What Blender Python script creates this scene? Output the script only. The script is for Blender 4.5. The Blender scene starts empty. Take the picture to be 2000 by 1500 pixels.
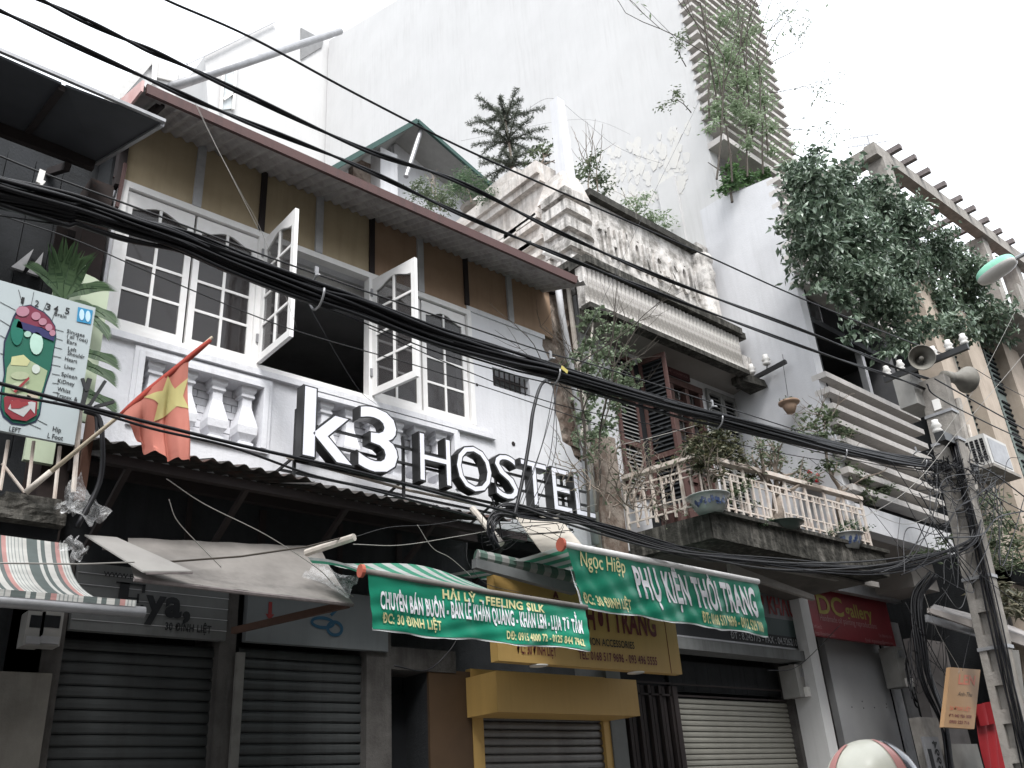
import bpy, math, random
import numpy as np
from mathutils import Vector, Matrix
random.seed(7); np.random.seed(7)
R = math.radians
sc = bpy.context.scene
col = sc.collection
# ------------------------------------------------------------------ camera
YAW, PITCH, ROLL, FOC = R(43.3), R(25.65), R(-4.05), 1773.0
CAM = np.array([0.0, -7.0, 1.6])
cf = np.array([math.sin(YAW)*math.cos(PITCH), math.cos(YAW)*math.cos(PITCH), math.sin(PITCH)])
cr0 = np.array([math.cos(YAW), -math.sin(YAW), 0.0]); cu0 = np.cross(cr0, cf)
cr = cr0*math.cos(ROLL)+cu0*math.sin(ROLL); cu = -cr0*math.sin(ROLL)+cu0*math.cos(ROLL)
cd = bpy.data.cameras.new('camera'); cam = bpy.data.objects.new('camera', cd); col.objects.link(cam)
cd.sensor_width = 36; cd.lens = 36*FOC/2000; cd.clip_end = 600; cd.clip_start = 0.05
m = Matrix(((cr[0], cu[0], -cf[0], CAM[0]), (cr[1], cu[1], -cf[1], CAM[1]), (cr[2], cu[2], -cf[2], CAM[2]), (0, 0, 0, 1)))
cam.matrix_world = m
sc.camera = cam
# ------------------------------------------------------------------ light
sc.view_settings.view_transform = 'Standard'; sc.view_settings.look = 'None'
sc.view_settings.exposure = 1.52; sc.view_settings.gamma = 1.0
sc.view_settings.use_curve_mapping = False
SUN_EL, SUN_AZ = R(53), R(212)      # azimuth: sun stands behind the camera, to the left
w = bpy.data.worlds.new('World'); sc.world = w; w.use_nodes = True
nt = w.node_tree; nt.nodes.clear()
sky = nt.nodes.new('ShaderNodeTexSky'); sky.sky_type = 'NISHITA'; sky.sun_disc = False
sky.sun_elevation = SUN_EL; sky.sun_rotation = SUN_AZ; sky.dust_density = 4.0; sky.air_density = 1.0
hs = nt.nodes.new('ShaderNodeHueSaturation'); hs.inputs['Saturation'].default_value = 0.07; hs.inputs['Value'].default_value = 1.0
gm = nt.nodes.new('ShaderNodeMix'); gm.data_type = 'RGBA'; gm.inputs[0].default_value = 0.72
gm.inputs[7].default_value = (8.0, 8.4, 8.95, 1)      # even overcast veil over the clear-sky gradient
bg = nt.nodes.new('ShaderNodeBackground'); bg.inputs[1].default_value = 0.10
wo = nt.nodes.new('ShaderNodeOutputWorld')
nt.links.new(sky.outputs[0], hs.inputs['Color']); nt.links.new(hs.outputs[0], gm.inputs[6])
nt.links.new(gm.outputs[2], bg.inputs[0]); nt.links.new(bg.outputs[0], wo.inputs[0])
sl = bpy.data.lights.new('sun', 'SUN'); sl.energy = 1.45; sl.angle = R(22); sl.color = (1, 0.985, 0.965)
so = bpy.data.objects.new('sun', sl); col.objects.link(so)
sd = Vector((math.sin(SUN_AZ)*math.cos(SUN_EL), math.cos(SUN_AZ)*math.cos(SUN_EL), math.sin(SUN_EL)))
so.rotation_euler = sd.to_track_quat('Z', 'Y').to_euler(); so.location = (0, -8, 30)

# ------------------------------------------------------------------ surveying: pixel of the photograph -> point on a known plane
def ray(u, v): return cr*((u-1000)/FOC)-cu*((v-750)/FOC)+cf
def P(u, v, y=0.0):
    d = ray(u, v); return CAM+d*((y-CAM[1])/d[1])
def PX(u, v, x):
    d = ray(u, v); return CAM+d*((x-CAM[0])/d[0])
def PZ(u, v, z):
    d = ray(u, v); return CAM+d*((z-CAM[2])/d[2])
def V(*a): return np.array(a, float)

# ------------------------------------------------------------------ materials
MATS = {}
def mat(name, c, rough=0.8, c2=None, scale=6, amt=0.5, streak=None, streak_amt=0.0, bump=0.0, bscale=40, metal=0.0, spec=0.3,
        moss=None, moss_amt=0.0, moss_scale=2.0, sheer=0.0, rust=None, st=(0.46, 0.74)):
    if name in MATS: return MATS[name]
    ma = bpy.data.materials.new(name); ma.use_nodes = True; n = ma.node_tree; L = n.links
    b = n.nodes['Principled BSDF']
    b.inputs['Roughness'].default_value = rough; b.inputs['Metallic'].default_value = metal
    b.inputs['Specular IOR Level'].default_value = spec
    tc = n.nodes.new('ShaderNodeTexCoord')
    def noise(sc_, det=6, vec=None, rgh=0.6):
        t = n.nodes.new('ShaderNodeTexNoise'); t.inputs['Scale'].default_value = sc_; t.inputs['Detail'].default_value = det
        t.inputs['Roughness'].default_value = rgh
        L.new(vec if vec else tc.outputs['Object'], t.inputs['Vector']); return t.outputs['Fac']
    def ramp(x, a, bb):
        r = n.nodes.new('ShaderNodeMapRange'); r.inputs[1].default_value = a; r.inputs[2].default_value = bb
        L.new(x, r.inputs[0]); return r.outputs[0]
    def mix(f, a, bb, k=1.0):
        mx = n.nodes.new('ShaderNodeMix'); mx.data_type = 'RGBA'
        mu = n.nodes.new('ShaderNodeMath'); mu.operation = 'MULTIPLY'; mu.inputs[1].default_value = k
        L.new(f, mu.inputs[0]); L.new(mu.outputs[0], mx.inputs[0])
        if isinstance(a, tuple): mx.inputs[6].default_value = (*a, 1)
        else: L.new(a, mx.inputs[6])
        if isinstance(bb, tuple): mx.inputs[7].default_value = (*bb, 1)
        else: L.new(bb, mx.inputs[7])
        return mx.outputs[2]
    cc = c2 if c2 else tuple(x*0.72 for x in c)
    out = mix(ramp(noise(scale), 0.38, 0.68), tuple(c), tuple(cc), amt)
    if streak_amt > 0:
        mp = n.nodes.new('ShaderNodeMapping'); mp.inputs['Scale'].default_value = (9, 9, 0.55)
        L.new(tc.outputs['Object'], mp.inputs['Vector'])
        s = ramp(noise(1.6, 8, mp.outputs[0], 0.65), st[0], st[1])
        big = ramp(noise(0.7, 3), 0.35, 0.6)
        mu = n.nodes.new('ShaderNodeMath'); mu.operation = 'MULTIPLY'; L.new(s, mu.inputs[0]); L.new(big, mu.inputs[1])
        out = mix(mu.outputs[0], out, tuple(streak or (0.08, 0.08, 0.075)), streak_amt)
    if moss_amt > 0:
        f = ramp(noise(moss_scale, 10, None, 0.72), 0.46, 0.6)
        out = mix(f, out, tuple(moss or (0.03, 0.03, 0.025)), moss_amt)
    if rust:
        f = ramp(noise(5, 9, None, 0.75), 0.55, 0.66); out = mix(f, out, tuple(rust), 0.8)
    L.new(out, b.inputs['Base Color'])
    if bump > 0:
        bp = n.nodes.new('ShaderNodeBump'); bp.inputs['Strength'].default_value = bump; bp.inputs['Distance'].default_value = 0.02
        L.new(noise(bscale, 8), bp.inputs['Height']); L.new(bp.outputs[0], b.inputs['Normal'])
    if sheer > 0:
        tr = n.nodes.new('ShaderNodeBsdfTranslucent'); L.new(out, tr.inputs['Color'])
        ms = n.nodes.new('ShaderNodeMixShader'); ms.inputs[0].default_value = sheer
        L.new(b.outputs[0], ms.inputs[1]); L.new(tr.outputs[0], ms.inputs[2]); L.new(ms.outputs[0], n.nodes['Material Output'].inputs['Surface'])
    MATS[name] = ma; return ma
def leafmat(name, c1, c2, rough=0.45, sheer=0.35, spec=0.4):
    if name in MATS: return MATS[name]
    ma = bpy.data.materials.new(name); ma.use_nodes = True; n = ma.node_tree; L = n.links
    b = n.nodes['Principled BSDF']; b.inputs['Roughness'].default_value = rough; b.inputs['Specular IOR Level'].default_value = spec
    at = n.nodes.new('ShaderNodeAttribute'); at.attribute_name = 'tint'
    mx = n.nodes.new('ShaderNodeMix'); mx.data_type = 'RGBA'; mx.inputs[6].default_value = (*c1, 1); mx.inputs[7].default_value = (*c2, 1)
    L.new(at.outputs['Fac'], mx.inputs[0]); L.new(mx.outputs[2], b.inputs['Base Color'])
    tr = n.nodes.new('ShaderNodeBsdfTranslucent'); L.new(mx.outputs[2], tr.inputs['Color'])
    ms = n.nodes.new('ShaderNodeMixShader'); ms.inputs[0].default_value = sheer
    L.new(b.outputs[0], ms.inputs[1]); L.new(tr.outputs[0], ms.inputs[2]); L.new(ms.outputs[0], n.nodes['Material Output'].inputs['Surface'])
    MATS[name] = ma; return ma
def glassmat(name, c, rough=0.06, alpha=0.55):
    ma = bpy.data.materials.new(name); ma.use_nodes = True; b = ma.node_tree.nodes['Principled BSDF']
    b.inputs['Base Color'].default_value = (*c, 1); b.inputs['Roughness'].default_value = rough
    b.inputs['Specular IOR Level'].default_value = 0.5; b.inputs['IOR'].default_value = 1.5; b.inputs['Alpha'].default_value = alpha
    MATS[name] = ma; return ma
def filmmat(name, c, alpha):
    ma = bpy.data.materials.new(name); ma.use_nodes = True; n = ma.node_tree; b = n.nodes['Principled BSDF']
    b.inputs['Base Color'].default_value = (*c, 1); b.inputs['Roughness'].default_value = 0.18; b.inputs['Specular IOR Level'].default_value = 0.8
    t = n.nodes.new('ShaderNodeTexNoise'); t.inputs['Scale'].default_value = 14; t.inputs['Detail'].default_value = 6
    r = n.nodes.new('ShaderNodeMapRange'); r.inputs[1].default_value = 0.35; r.inputs[2].default_value = 0.7
    r.inputs[3].default_value = alpha*0.4; r.inputs[4].default_value = min(1, alpha*1.5)
    n.links.new(t.outputs['Fac'], r.inputs[0]); n.links.new(r.outputs[0], b.inputs['Alpha'])
    bp = n.nodes.new('ShaderNodeBump'); bp.inputs['Strength'].default_value = 0.8; n.links.new(t.outputs['Fac'], bp.inputs['Height']); n.links.new(bp.outputs[0], b.inputs['Normal'])
    MATS[name] = ma; return ma
white_wall = mat('lilac_white_wall', (0.69, 0.69, 0.715), 0.9, (0.62, 0.62, 0.65), 3, 0.6, (0.36, 0.35, 0.34), 0.35, bump=0.25, bscale=30)
big_white = mat('pale_render', (0.525, 0.52, 0.515), 0.95, (0.48, 0.475, 0.47), 1.2, 0.7, (0.38, 0.37, 0.36), 0.4, bump=0.1)
side_white = mat('grey_white_render', (0.56, 0.56, 0.575), 0.9, (0.47, 0.47, 0.485), 1.5, 0.7, (0.33, 0.33, 0.33), 0.3, bump=0.15)
old_white = mat('old_limewash', (0.62, 0.59, 0.56), 0.95, (0.45, 0.40, 0.36), 5, 0.8, (0.10, 0.095, 0.09), 0.75, bump=0.4, bscale=25, moss=(0.16, 0.14, 0.12), moss_amt=0.35, moss_scale=3)
old_front = mat('stained_limewash', (0.60, 0.575, 0.55), 0.95, (0.42, 0.39, 0.36), 6, 0.8, (0.05, 0.05, 0.047), 0.85, bump=0.5, bscale=25, moss=(0.07, 0.065, 0.055), moss_amt=0.7, moss_scale=3.5, st=(0.44, 0.66))
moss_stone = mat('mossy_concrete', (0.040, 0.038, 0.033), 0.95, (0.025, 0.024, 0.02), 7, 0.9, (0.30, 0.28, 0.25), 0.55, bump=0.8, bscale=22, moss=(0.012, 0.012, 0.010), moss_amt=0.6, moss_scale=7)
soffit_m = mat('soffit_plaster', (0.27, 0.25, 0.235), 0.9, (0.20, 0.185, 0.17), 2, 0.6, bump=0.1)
white_paint = mat('white_window_paint', (0.80, 0.79, 0.78), 0.5, (0.68, 0.66, 0.64), 8, 0.5, bump=0.08)
ply = mat('plywood', (0.41, 0.335, 0.225), 0.75, (0.33, 0.265, 0.17), 2.5, 0.7, (0.16, 0.12, 0.075), 0.35)
ply_brown = mat('plywood_brown', (0.32, 0.22, 0.15), 0.75, (0.25, 0.165, 0.105), 2.5, 0.7, (0.12, 0.06, 0.04), 0.35)
batten_l = mat('batten_grey', (0.42, 0.42, 0.43), 0.8, (0.3, 0.3, 0.31), 9, 0.6)
batten_d = mat('batten_dark', (0.026, 0.020, 0.020), 0.8)
fascia_m = mat('oxide_red_fascia', (0.085, 0.047, 0.044), 0.7, (0.085, 0.045, 0.042), 4, 0.8, (0.04, 0.03, 0.03), 0.6, bump=0.2)
pink_m = mat('faded_red_edge', (0.55, 0.38, 0.36), 0.8, (0.45, 0.22, 0.2), 6, 0.7)
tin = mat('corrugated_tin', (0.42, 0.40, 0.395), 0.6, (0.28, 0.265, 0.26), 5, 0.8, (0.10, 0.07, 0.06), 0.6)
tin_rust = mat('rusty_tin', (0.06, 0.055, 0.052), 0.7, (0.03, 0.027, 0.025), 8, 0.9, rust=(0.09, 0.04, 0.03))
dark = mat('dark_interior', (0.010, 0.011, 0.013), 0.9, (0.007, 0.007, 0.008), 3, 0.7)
shade_tone_grime = mat('shade_toned_grimy_wall', (0.026, 0.028, 0.031), 0.9, (0.015, 0.016, 0.017), 2.5, 0.8, (0.007, 0.007, 0.007), 0.6, bump=0.3)  # near-black base colour stands in for shade; mottling and streaks are grime
dark_sheet = mat('dark_roof_lining', (0.055, 0.058, 0.066), 0.6, (0.035, 0.037, 0.042), 2, 0.6)
grey_metal = mat('grey_metal', (0.32, 0.32, 0.33), 0.45, (0.2, 0.2, 0.2), 8, 0.6, metal=0.5)
pale_pipe = mat('pale_pvc', (0.50, 0.46, 0.41), 0.6, (0.35, 0.31, 0.27), 12, 0.7)
black_paint = mat('black_steel', (0.012, 0.012, 0.013), 0.45, spec=0.5)
letter_face = mat('acrylic_letter_face', (0.70, 0.70, 0.76), 0.35, (0.66, 0.66, 0.72), 2, 0.4, spec=0.5)
letter_side = mat('black_letter_return', (0.01, 0.01, 0.01), 0.35, spec=0.5)
cable_m = mat('black_cable', (0.004, 0.004, 0.006), 0.45, (0.007, 0.007, 0.009), 20, 0.5, spec=0.35)
cable_g = mat('grey_cable', (0.035, 0.035, 0.037), 0.55, spec=0.3)
wire_pale = mat('pale_wire', (0.26, 0.25, 0.23), 0.5)
porcelain = mat('white_porcelain', (0.75, 0.73, 0.70), 0.2, spec=0.6)
shut_dark = mat('dark_shutter_steel', (0.042, 0.045, 0.046), 0.5, (0.026, 0.028, 0.028), 4, 0.7, (0.008, 0.007, 0.006), 0.5, metal=0.1)
shut_mid = mat('grey_shutter_steel', (0.15, 0.145, 0.14), 0.45, (0.08, 0.075, 0.072), 5, 0.7, (0.05, 0.04, 0.03), 0.4, metal=0.4)
shut_beige = mat('beige_shutter', (0.205, 0.20, 0.175), 0.6, (0.165, 0.16, 0.14), 3, 0.6, (0.18, 0.17, 0.14), 0.3)
pillar_m = mat('grimy_pillar', (0.075, 0.07, 0.066), 0.9, (0.035, 0.032, 0.03), 4, 0.9, (0.012, 0.011, 0.010), 0.7, bump=0.4)
dirty_white = mat('dirty_white_board', (0.13, 0.135, 0.135), 0.7, (0.09, 0.092, 0.09), 3, 0.7, (0.03, 0.028, 0.026), 0.45)
blue_board = mat('grey_blue_board', (0.13, 0.14, 0.145), 0.6, (0.10, 0.11, 0.115), 2, 0.6, (0.05, 0.045, 0.04), 0.3)
yellow_m = mat('ochre_panel', (0.42, 0.268, 0.088), 0.6, (0.37, 0.232, 0.074), 2, 0.5, (0.13, 0.08, 0.03), 0.2)
banner_m = mat('green_vinyl', (0.010, 0.225, 0.135), 0.3, (0.010, 0.18, 0.11), 3, 0.6, spec=0.5)
banner_back = mat('vinyl_hem', (0.7, 0.72, 0.72), 0.5)
tx_white = mat('white_print', (0.80, 0.80, 0.84), 0.5)
tx_cream = mat('cream_print', (0.68, 0.64, 0.34), 0.5)
tx_red = mat('dark_red_print', (0.11, 0.012, 0.016), 0.55)
tx_red2 = mat('red_print', (0.20, 0.02, 0.02), 0.55)
tx_black = mat('black_print', (0.012, 0.013, 0.015), 0.6)
tx_grey = mat('grey_print', (0.30, 0.31, 0.32), 0.6)
tx_blue = mat('blue_print', (0.012, 0.06, 0.11), 0.6)
tx_pink = mat('pale_pink_print', (0.34, 0.20, 0.20), 0.6)
tx_olive = mat('dull_yellow_print', (0.30, 0.25, 0.06), 0.6)
red_sign = mat('red_sign_vinyl', (0.20, 0.022, 0.028), 0.45, (0.16, 0.018, 0.024), 2, 0.6, (0.06, 0.01, 0.01), 0.3)
maroon = mat('maroon_plate', (0.075, 0.02, 0.022), 0.5, (0.05, 0.015, 0.016), 4, 0.6)
wood_red = mat('peeling_brown_wood', (0.085, 0.045, 0.040), 0.7, (0.07, 0.032, 0.028), 9, 0.8, (0.22, 0.17, 0.14), 0.35, bump=0.3)
louvre_g = mat('grey_green_louvre', (0.20, 0.20, 0.195), 0.7, (0.12, 0.115, 0.11), 9, 0.7)
curtain = mat('pale_green_curtain', (0.33, 0.38, 0.35), 0.7, (0.25, 0.28, 0.26), 6, 0.6)
curtain2 = mat('ochre_curtain', (0.40, 0.28, 0.15), 0.7)
rail_w = mat('off_white_railing', (0.58, 0.53, 0.48), 0.7, (0.40, 0.30, 0.24), 12, 0.7)
fin_m = mat('fair_faced_concrete_fin', (0.50, 0.475, 0.455), 0.9, (0.38, 0.36, 0.34), 5, 0.7, (0.2, 0.19, 0.18), 0.4, bump=0.2)
concrete = mat('weathered_concrete', (0.30, 0.28, 0.255), 0.95, (0.19, 0.175, 0.16), 6, 0.8, (0.08, 0.075, 0.07), 0.5, bump=0.4)
timber = mat('grey_timber', (0.20, 0.175, 0.17), 0.9, (0.10, 0.085, 0.085), 10, 0.8, bump=0.4)
ochre_wall = mat('ochre_plaster', (0.40, 0.335, 0.275), 0.9, (0.31, 0.26, 0.21), 3, 0.8, (0.20, 0.16, 0.13), 0.45, bump=0.2)
green_shut = mat('grey_green_shutter', (0.16, 0.19, 0.175), 0.7, (0.11, 0.13, 0.12), 8, 0.6)
peel = mat('peeling_brick_pier', (0.17, 0.125, 0.10), 0.95, (0.10, 0.07, 0.055), 6, 0.9, (0.05, 0.04, 0.035), 0.6, bump=1.0, bscale=14, moss=(0.42, 0.37, 0.32), moss_amt=0.6, moss_scale=2.5)
brick_m = mat('orange_brick', (0.42, 0.20, 0.12), 0.9, (0.30, 0.14, 0.09), 8, 0.7, bump=0.4)
mint = mat('mint_green_panel', (0.44, 0.50, 0.37), 0.7, (0.36, 0.42, 0.30), 3, 0.5, (0.15, 0.15, 0.1), 0.2)
board_blue = mat('pale_blue_board', (0.37, 0.415, 0.425), 0.45, (0.31, 0.35, 0.36), 2, 0.4, spec=0.4)
flag_red = mat('faded_red_cloth', (0.58, 0.225, 0.175), 0.85, (0.50, 0.155, 0.115), 3, 0.5, sheer=0.3)
flag_pole_red = mat('rolled_red_cloth', (0.32, 0.05, 0.035), 0.8)
flag_yel = mat('faded_yellow_cloth', (0.62, 0.58, 0.26), 0.85, (0.56, 0.50, 0.22), 5, 0.5, sheer=0.3)
bamboo = mat('bamboo_pole', (0.42, 0.36, 0.27), 0.6)
aw_grey = mat('dusty_awning_sheet', (0.22, 0.205, 0.19), 0.8, (0.14, 0.13, 0.12), 3, 0.8, (0.04, 0.035, 0.03), 0.35)
film = filmmat('clear_plastic_sheet', (0.6, 0.6, 0.6), 0.35)
green_trim = mat('green_roof_trim', (0.035, 0.075, 0.066), 0.6)
clay = mat('terracotta', (0.36, 0.25, 0.18), 0.8, (0.26, 0.17, 0.12), 12, 0.6)
pot_white = mat('glazed_white_pot', (0.33, 0.34, 0.33), 0.25, (0.22, 0.23, 0.22), 8, 0.6, spec=0.6)
pot_blue = mat('cobalt_glaze', (0.018, 0.035, 0.09), 0.3, spec=0.6)
pot_dark = mat('dark_green_pot', (0.05, 0.07, 0.06), 0.4)
bark = mat('grey_bark', (0.24, 0.20, 0.165), 0.9, (0.13, 0.105, 0.085), 14, 0.8, bump=0.6)
bark_d = mat('dark_twig', (0.07, 0.06, 0.05), 0.9)
box_m = mat('meter_box_plastic', (0.27, 0.265, 0.25), 0.6, (0.20, 0.19, 0.18), 6, 0.6, (0.15, 0.14, 0.12), 0.3)
red_cloth = mat('red_garment', (0.22, 0.008, 0.012), 0.7, (0.30, 0.01, 0.014), 3, 0.5)
horn_m = mat('horn_enamel', (0.22, 0.21, 0.185), 0.6, (0.14, 0.13, 0.115), 6, 0.8)
lamp_green = mat('pale_green_lamp_shell', (0.22, 0.50, 0.37), 0.5)
helmet_m = mat('cream_helmet', (0.62, 0.61, 0.52), 0.3, spec=0.6)
helmet_r = mat('helmet_red_band', (0.50, 0.24, 0.22), 0.35)
helmet_k = mat('helmet_visor', (0.06, 0.065, 0.09), 0.15, spec=0.7)
asphalt = mat('asphalt', (0.05, 0.05, 0.052), 0.9, (0.035, 0.035, 0.037), 8, 0.6, bump=0.3)
paving = mat('paving', (0.22, 0.21, 0.20), 0.9, (0.15, 0.145, 0.14), 5, 0.6, bump=0.3)
opp1 = mat('cream_opposite_wall', (0.50, 0.46, 0.38), 0.9, (0.40, 0.36, 0.30), 2, 0.6, (0.2, 0.18, 0.15), 0.4)
opp2 = mat('grey_opposite_wall', (0.38, 0.38, 0.37), 0.9, (0.28, 0.28, 0.27), 2, 0.6, (0.15, 0.14, 0.13), 0.4)
glass = glassmat('window_glass', (0.05, 0.045, 0.045), 0.05, 0.5)
glass_teal = glassmat('teal_glass', (0.02, 0.2, 0.14), 0.2, 0.9)
lf_vine = leafmat('vine_leaf', (0.055, 0.092, 0.058), (0.18, 0.235, 0.165), 0.36, 0.2, 0.7)
lf_light = leafmat('bamboo_leaf', (0.19, 0.25, 0.15), (0.33, 0.41, 0.27), 0.5, 0.4)
lf_mid = leafmat('potted_leaf', (0.07, 0.10, 0.055), (0.19, 0.23, 0.14), 0.45, 0.35)
lf_fern = leafmat('fern_leaf', (0.03, 0.065, 0.028), (0.09, 0.15, 0.07), 0.4, 0.35)
lf_dark = leafmat('conifer_needle', (0.08, 0.095, 0.075), (0.18, 0.20, 0.155), 0.5, 0.2)
lf_herb = leafmat('feathery_leaf', (0.07, 0.13, 0.07), (0.16, 0.22, 0.13), 0.5, 0.4)
fl_red = mat('red_petal', (0.55, 0.04, 0.05), 0.6)

# ------------------------------------------------------------------ builders
def tag(o, label=None, cat=None, group=None, kind=None):
    if label: o['label'] = label
    if cat: o['category'] = cat
    if group: o['group'] = group
    if kind: o['kind'] = kind
    return o
def thing(name, loc, label, cat, group=None):
    o = bpy.data.objects.new(name, None); col.objects.link(o); o.location = tuple(float(v) for v in loc)
    o.empty_display_size = 0.1
    return tag(o, label, cat, group)
def wloc(o):
    l = Vector((0, 0, 0))
    while o: l += o.location; o = o.parent
    return l
class MB:
    def __init__(s): s.v = []; s.f = []; s.t = None
    def add(s, vs, fs):
        n = len(s.v); s.v += [tuple(float(c) for c in p) for p in vs]; s.f += [tuple(i+n for i in f) for f in fs]; return s
    def box(s, x0, x1, y0, y1, z0, z1):
        if x0 > x1: x0, x1 = x1, x0
        if y0 > y1: y0, y1 = y1, y0
        if z0 > z1: z0, z1 = z1, z0
        return s.add([(x0,y0,z0),(x1,y0,z0),(x1,y1,z0),(x0,y1,z0),(x0,y0,z1),(x1,y0,z1),(x1,y1,z1),(x0,y1,z1)],
                     [(0,3,2,1),(4,5,6,7),(0,1,5,4),(1,2,6,5),(2,3,7,6),(3,0,4,7)])
    def hexa(s, a):      # 8 points: bottom ring 0-3, top ring 4-7
        return s.add(a, [(0,3,2,1),(4,5,6,7),(0,1,5,4),(1,2,6,5),(2,3,7,6),(3,0,4,7)])
    def slab(s, q, n):   # four points + thickness vector
        q = [np.array(p, float) for p in q]; n = np.array(n, float)
        return s.hexa(q+[p+n for p in q])
    def bar(s, a, b, w, h, up=(0,0,1)):
        a = np.array(a, float); b = np.array(b, float); d = b-a; d /= np.linalg.norm(d)
        up = np.array(up, float)
        if abs(d@up) > 0.97: up = np.array((0, 1, 0.))
        r = np.cross(d, up); r /= np.linalg.norm(r); u = np.cross(r, d)
        r = r*w/2; u = u*h/2
        return s.hexa([a-r-u, a+r-u, b+r-u, b-r-u, a-r+u, a+r+u, b+r+u, b-r+u])
    def tube(s, path, r, n=6, cap=True):
        path = [np.array(p, float) for p in path]; N = len(path); vs = []
        rr = r if hasattr(r, '__len__') else [r]*N
        up = np.array((0.13, 0.21, 0.97))
        for i, p in enumerate(path):
            t = path[min(i+1, N-1)]-path[max(i-1, 0)]; l = np.linalg.norm(t); t = t/l if l > 0 else np.array((1., 0, 0))
            a = np.cross(t, up)
            if np.linalg.norm(a) < 0.05: a = np.cross(t, (0, 1, 0.1))
            a /= np.linalg.norm(a); b = np.cross(t, a)
            for k in range(n):
                an = 2*math.pi*k/n; vs.append(p+rr[i]*(a*math.cos(an)+b*math.sin(an)))
        fs = [(i*n+k, i*n+(k+1) % n, (i+1)*n+(k+1) % n, (i+1)*n+k) for i in range(N-1) for k in range(n)]
        if cap: fs += [tuple(range(n))[::-1], tuple(range((N-1)*n, N*n))]
        return s.add(vs, fs)
    def lathe(s, prof, c=(0,0,0), n=16, sq=False):   # prof: (r, z)
        vs = []
        for r, z in prof:
            for k in range(n):
                a = 2*math.pi*(k+0.5)/n
                vs.append((c[0]+r*math.cos(a)*(1.414 if sq else 1), c[1]+r*math.sin(a)*(1.414 if sq else 1), c[2]+z))
        N = len(prof)
        fs = [(i*n+k, i*n+(k+1) % n, (i+1)*n+(k+1) % n, (i+1)*n+k) for i in range(N-1) for k in range(n)]
        fs += [tuple(range(n))[::-1], tuple(range((N-1)*n, N*n))]
        return s.add(vs, fs)
    def wall(s, x0, x1, z0, z1, y0, y1, holes=()):
        xs = sorted({x0, x1, *[min(max(h[i], x0), x1) for h in holes for i in (0, 1)]})
        zs = sorted({z0, z1, *[min(max(h[i], z0), z1) for h in holes for i in (2, 3)]})
        for a, b in zip(xs, xs[1:]):
            run = None
            for c, d in zip(zs, zs[1:]):
                cx, cz = (a+b)/2, (c+d)/2
                solid = not any(h[0] < cx < h[1] and h[2] < cz < h[3] for h in holes)
                if solid: run = (run[0], d) if run else (c, d)
                if (not solid or d == zs[-1]) and run:
                    s.box(a, b, y0, y1, run[0], run[1]); run = None
        return s
    def poly(s, pts, th):     # planar polygon extruded by vector th
        n = len(pts); pts = [np.array(p, float) for p in pts]; th = np.array(th, float)
        return s.add(pts+[p+th for p in pts], [tuple(range(n))[::-1], tuple(range(n, 2*n))]+[(i, (i+1) % n, (i+1) % n+n, i+n) for i in range(n)])
    def grid(s, fn, nu, nv, th=None):
        vs = [fn(i/nu, j/nv) for j in range(nv+1) for i in range(nu+1)]
        fs = [(j*(nu+1)+i, j*(nu+1)+i+1, (j+1)*(nu+1)+i+1, (j+1)*(nu+1)+i) for j in range(nv) for i in range(nu)]
        return s.add(vs, fs)
    def build(s, name, m, parent=None, smooth=False, loc=None):
        if loc is None: loc = wloc(parent) if parent else Vector((0, 0, 0))
        me = bpy.data.meshes.new(name)
        a = np.array(s.v, float).reshape(-1, 3)-np.array(loc)
        me.from_pydata(a.tolist(), [], s.f); me.materials.append(m)
        if s.t is not None:
            at = me.attributes.new('tint', 'FLOAT', 'FACE'); at.data.foreach_set('value', s.t)
        if smooth:
            me.polygons.foreach_set('use_smooth', [True]*len(me.polygons))
        me.update()
        o = bpy.data.objects.new(name, me); col.objects.link(o)
        if parent: o.parent = parent
        else: o.location = loc
        return o
def fix_normals(o):
    import bmesh
    bm = bmesh.new(); bm.from_mesh(o.data); bmesh.ops.recalc_face_normals(bm, faces=bm.faces); bm.to_mesh(o.data); bm.free(); return o
def inst(o, off, parent=None, name=None, scale=None):
    c = o.copy(); col.objects.link(c); c.parent = parent if parent is not None else o.parent
    c.location = o.location+Vector(tuple(float(v) for v in off))
    if scale: c.scale = scale
    return c
def struct(o): o['kind'] = 'structure'; return o
def stuff(o): o['kind'] = 'stuff'; return o

# lettering: the built-in font turned into a mesh
_tc = {}
def glyphs(s, bold=0.0, shear=0.0):
    key = (s, bold, shear)
    if key in _tc: return _tc[key]
    cu_ = bpy.data.curves.new('tmp_text', 'FONT'); cu_.body = s; cu_.offset = bold; cu_.shear = shear; cu_.resolution_u = 3; cu_.space_character = 1.0+3.2*max(0, bold-.005) if len(s) > 1 else 1.0
    o = bpy.data.objects.new('tmp_text', cu_); col.objects.link(o)
    dg = bpy.context.evaluated_depsgraph_get(); me = bpy.data.meshes.new_from_object(o.evaluated_get(dg))
    v = np.array([tuple(p.co) for p in me.vertices]).reshape(-1, 3); f = [tuple(p.vertices) for p in me.polygons]
    bpy.data.objects.remove(o); bpy.data.curves.remove(cu_); bpy.data.meshes.remove(me)
    _tc[key] = (v, f); return v, f
CAPH = None
def text(s, fn, m, parent, x0, x1, zb, h, bold=0.02, shear=0.0, name='lettering', proud=0.004, split=0):
    """fn(x, z) -> point on the sign; the text runs from x0 to x1 on baseline zb with capitals h high"""
    global CAPH
    if CAPH is None: CAPH = float(glyphs('H')[0][:, 1].max())
    v, f = glyphs(s, bold, shear)
    a, b = v[:, 0].min(), v[:, 0].max()
    mb = MB()
    pts = [fn(x0+(p[0]-a)/(b-a)*(x1-x0), zb+p[1]/CAPH*h) for p in v]
    mb.add(pts, f)
    o = mb.build(name, m, parent)
    return o
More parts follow.
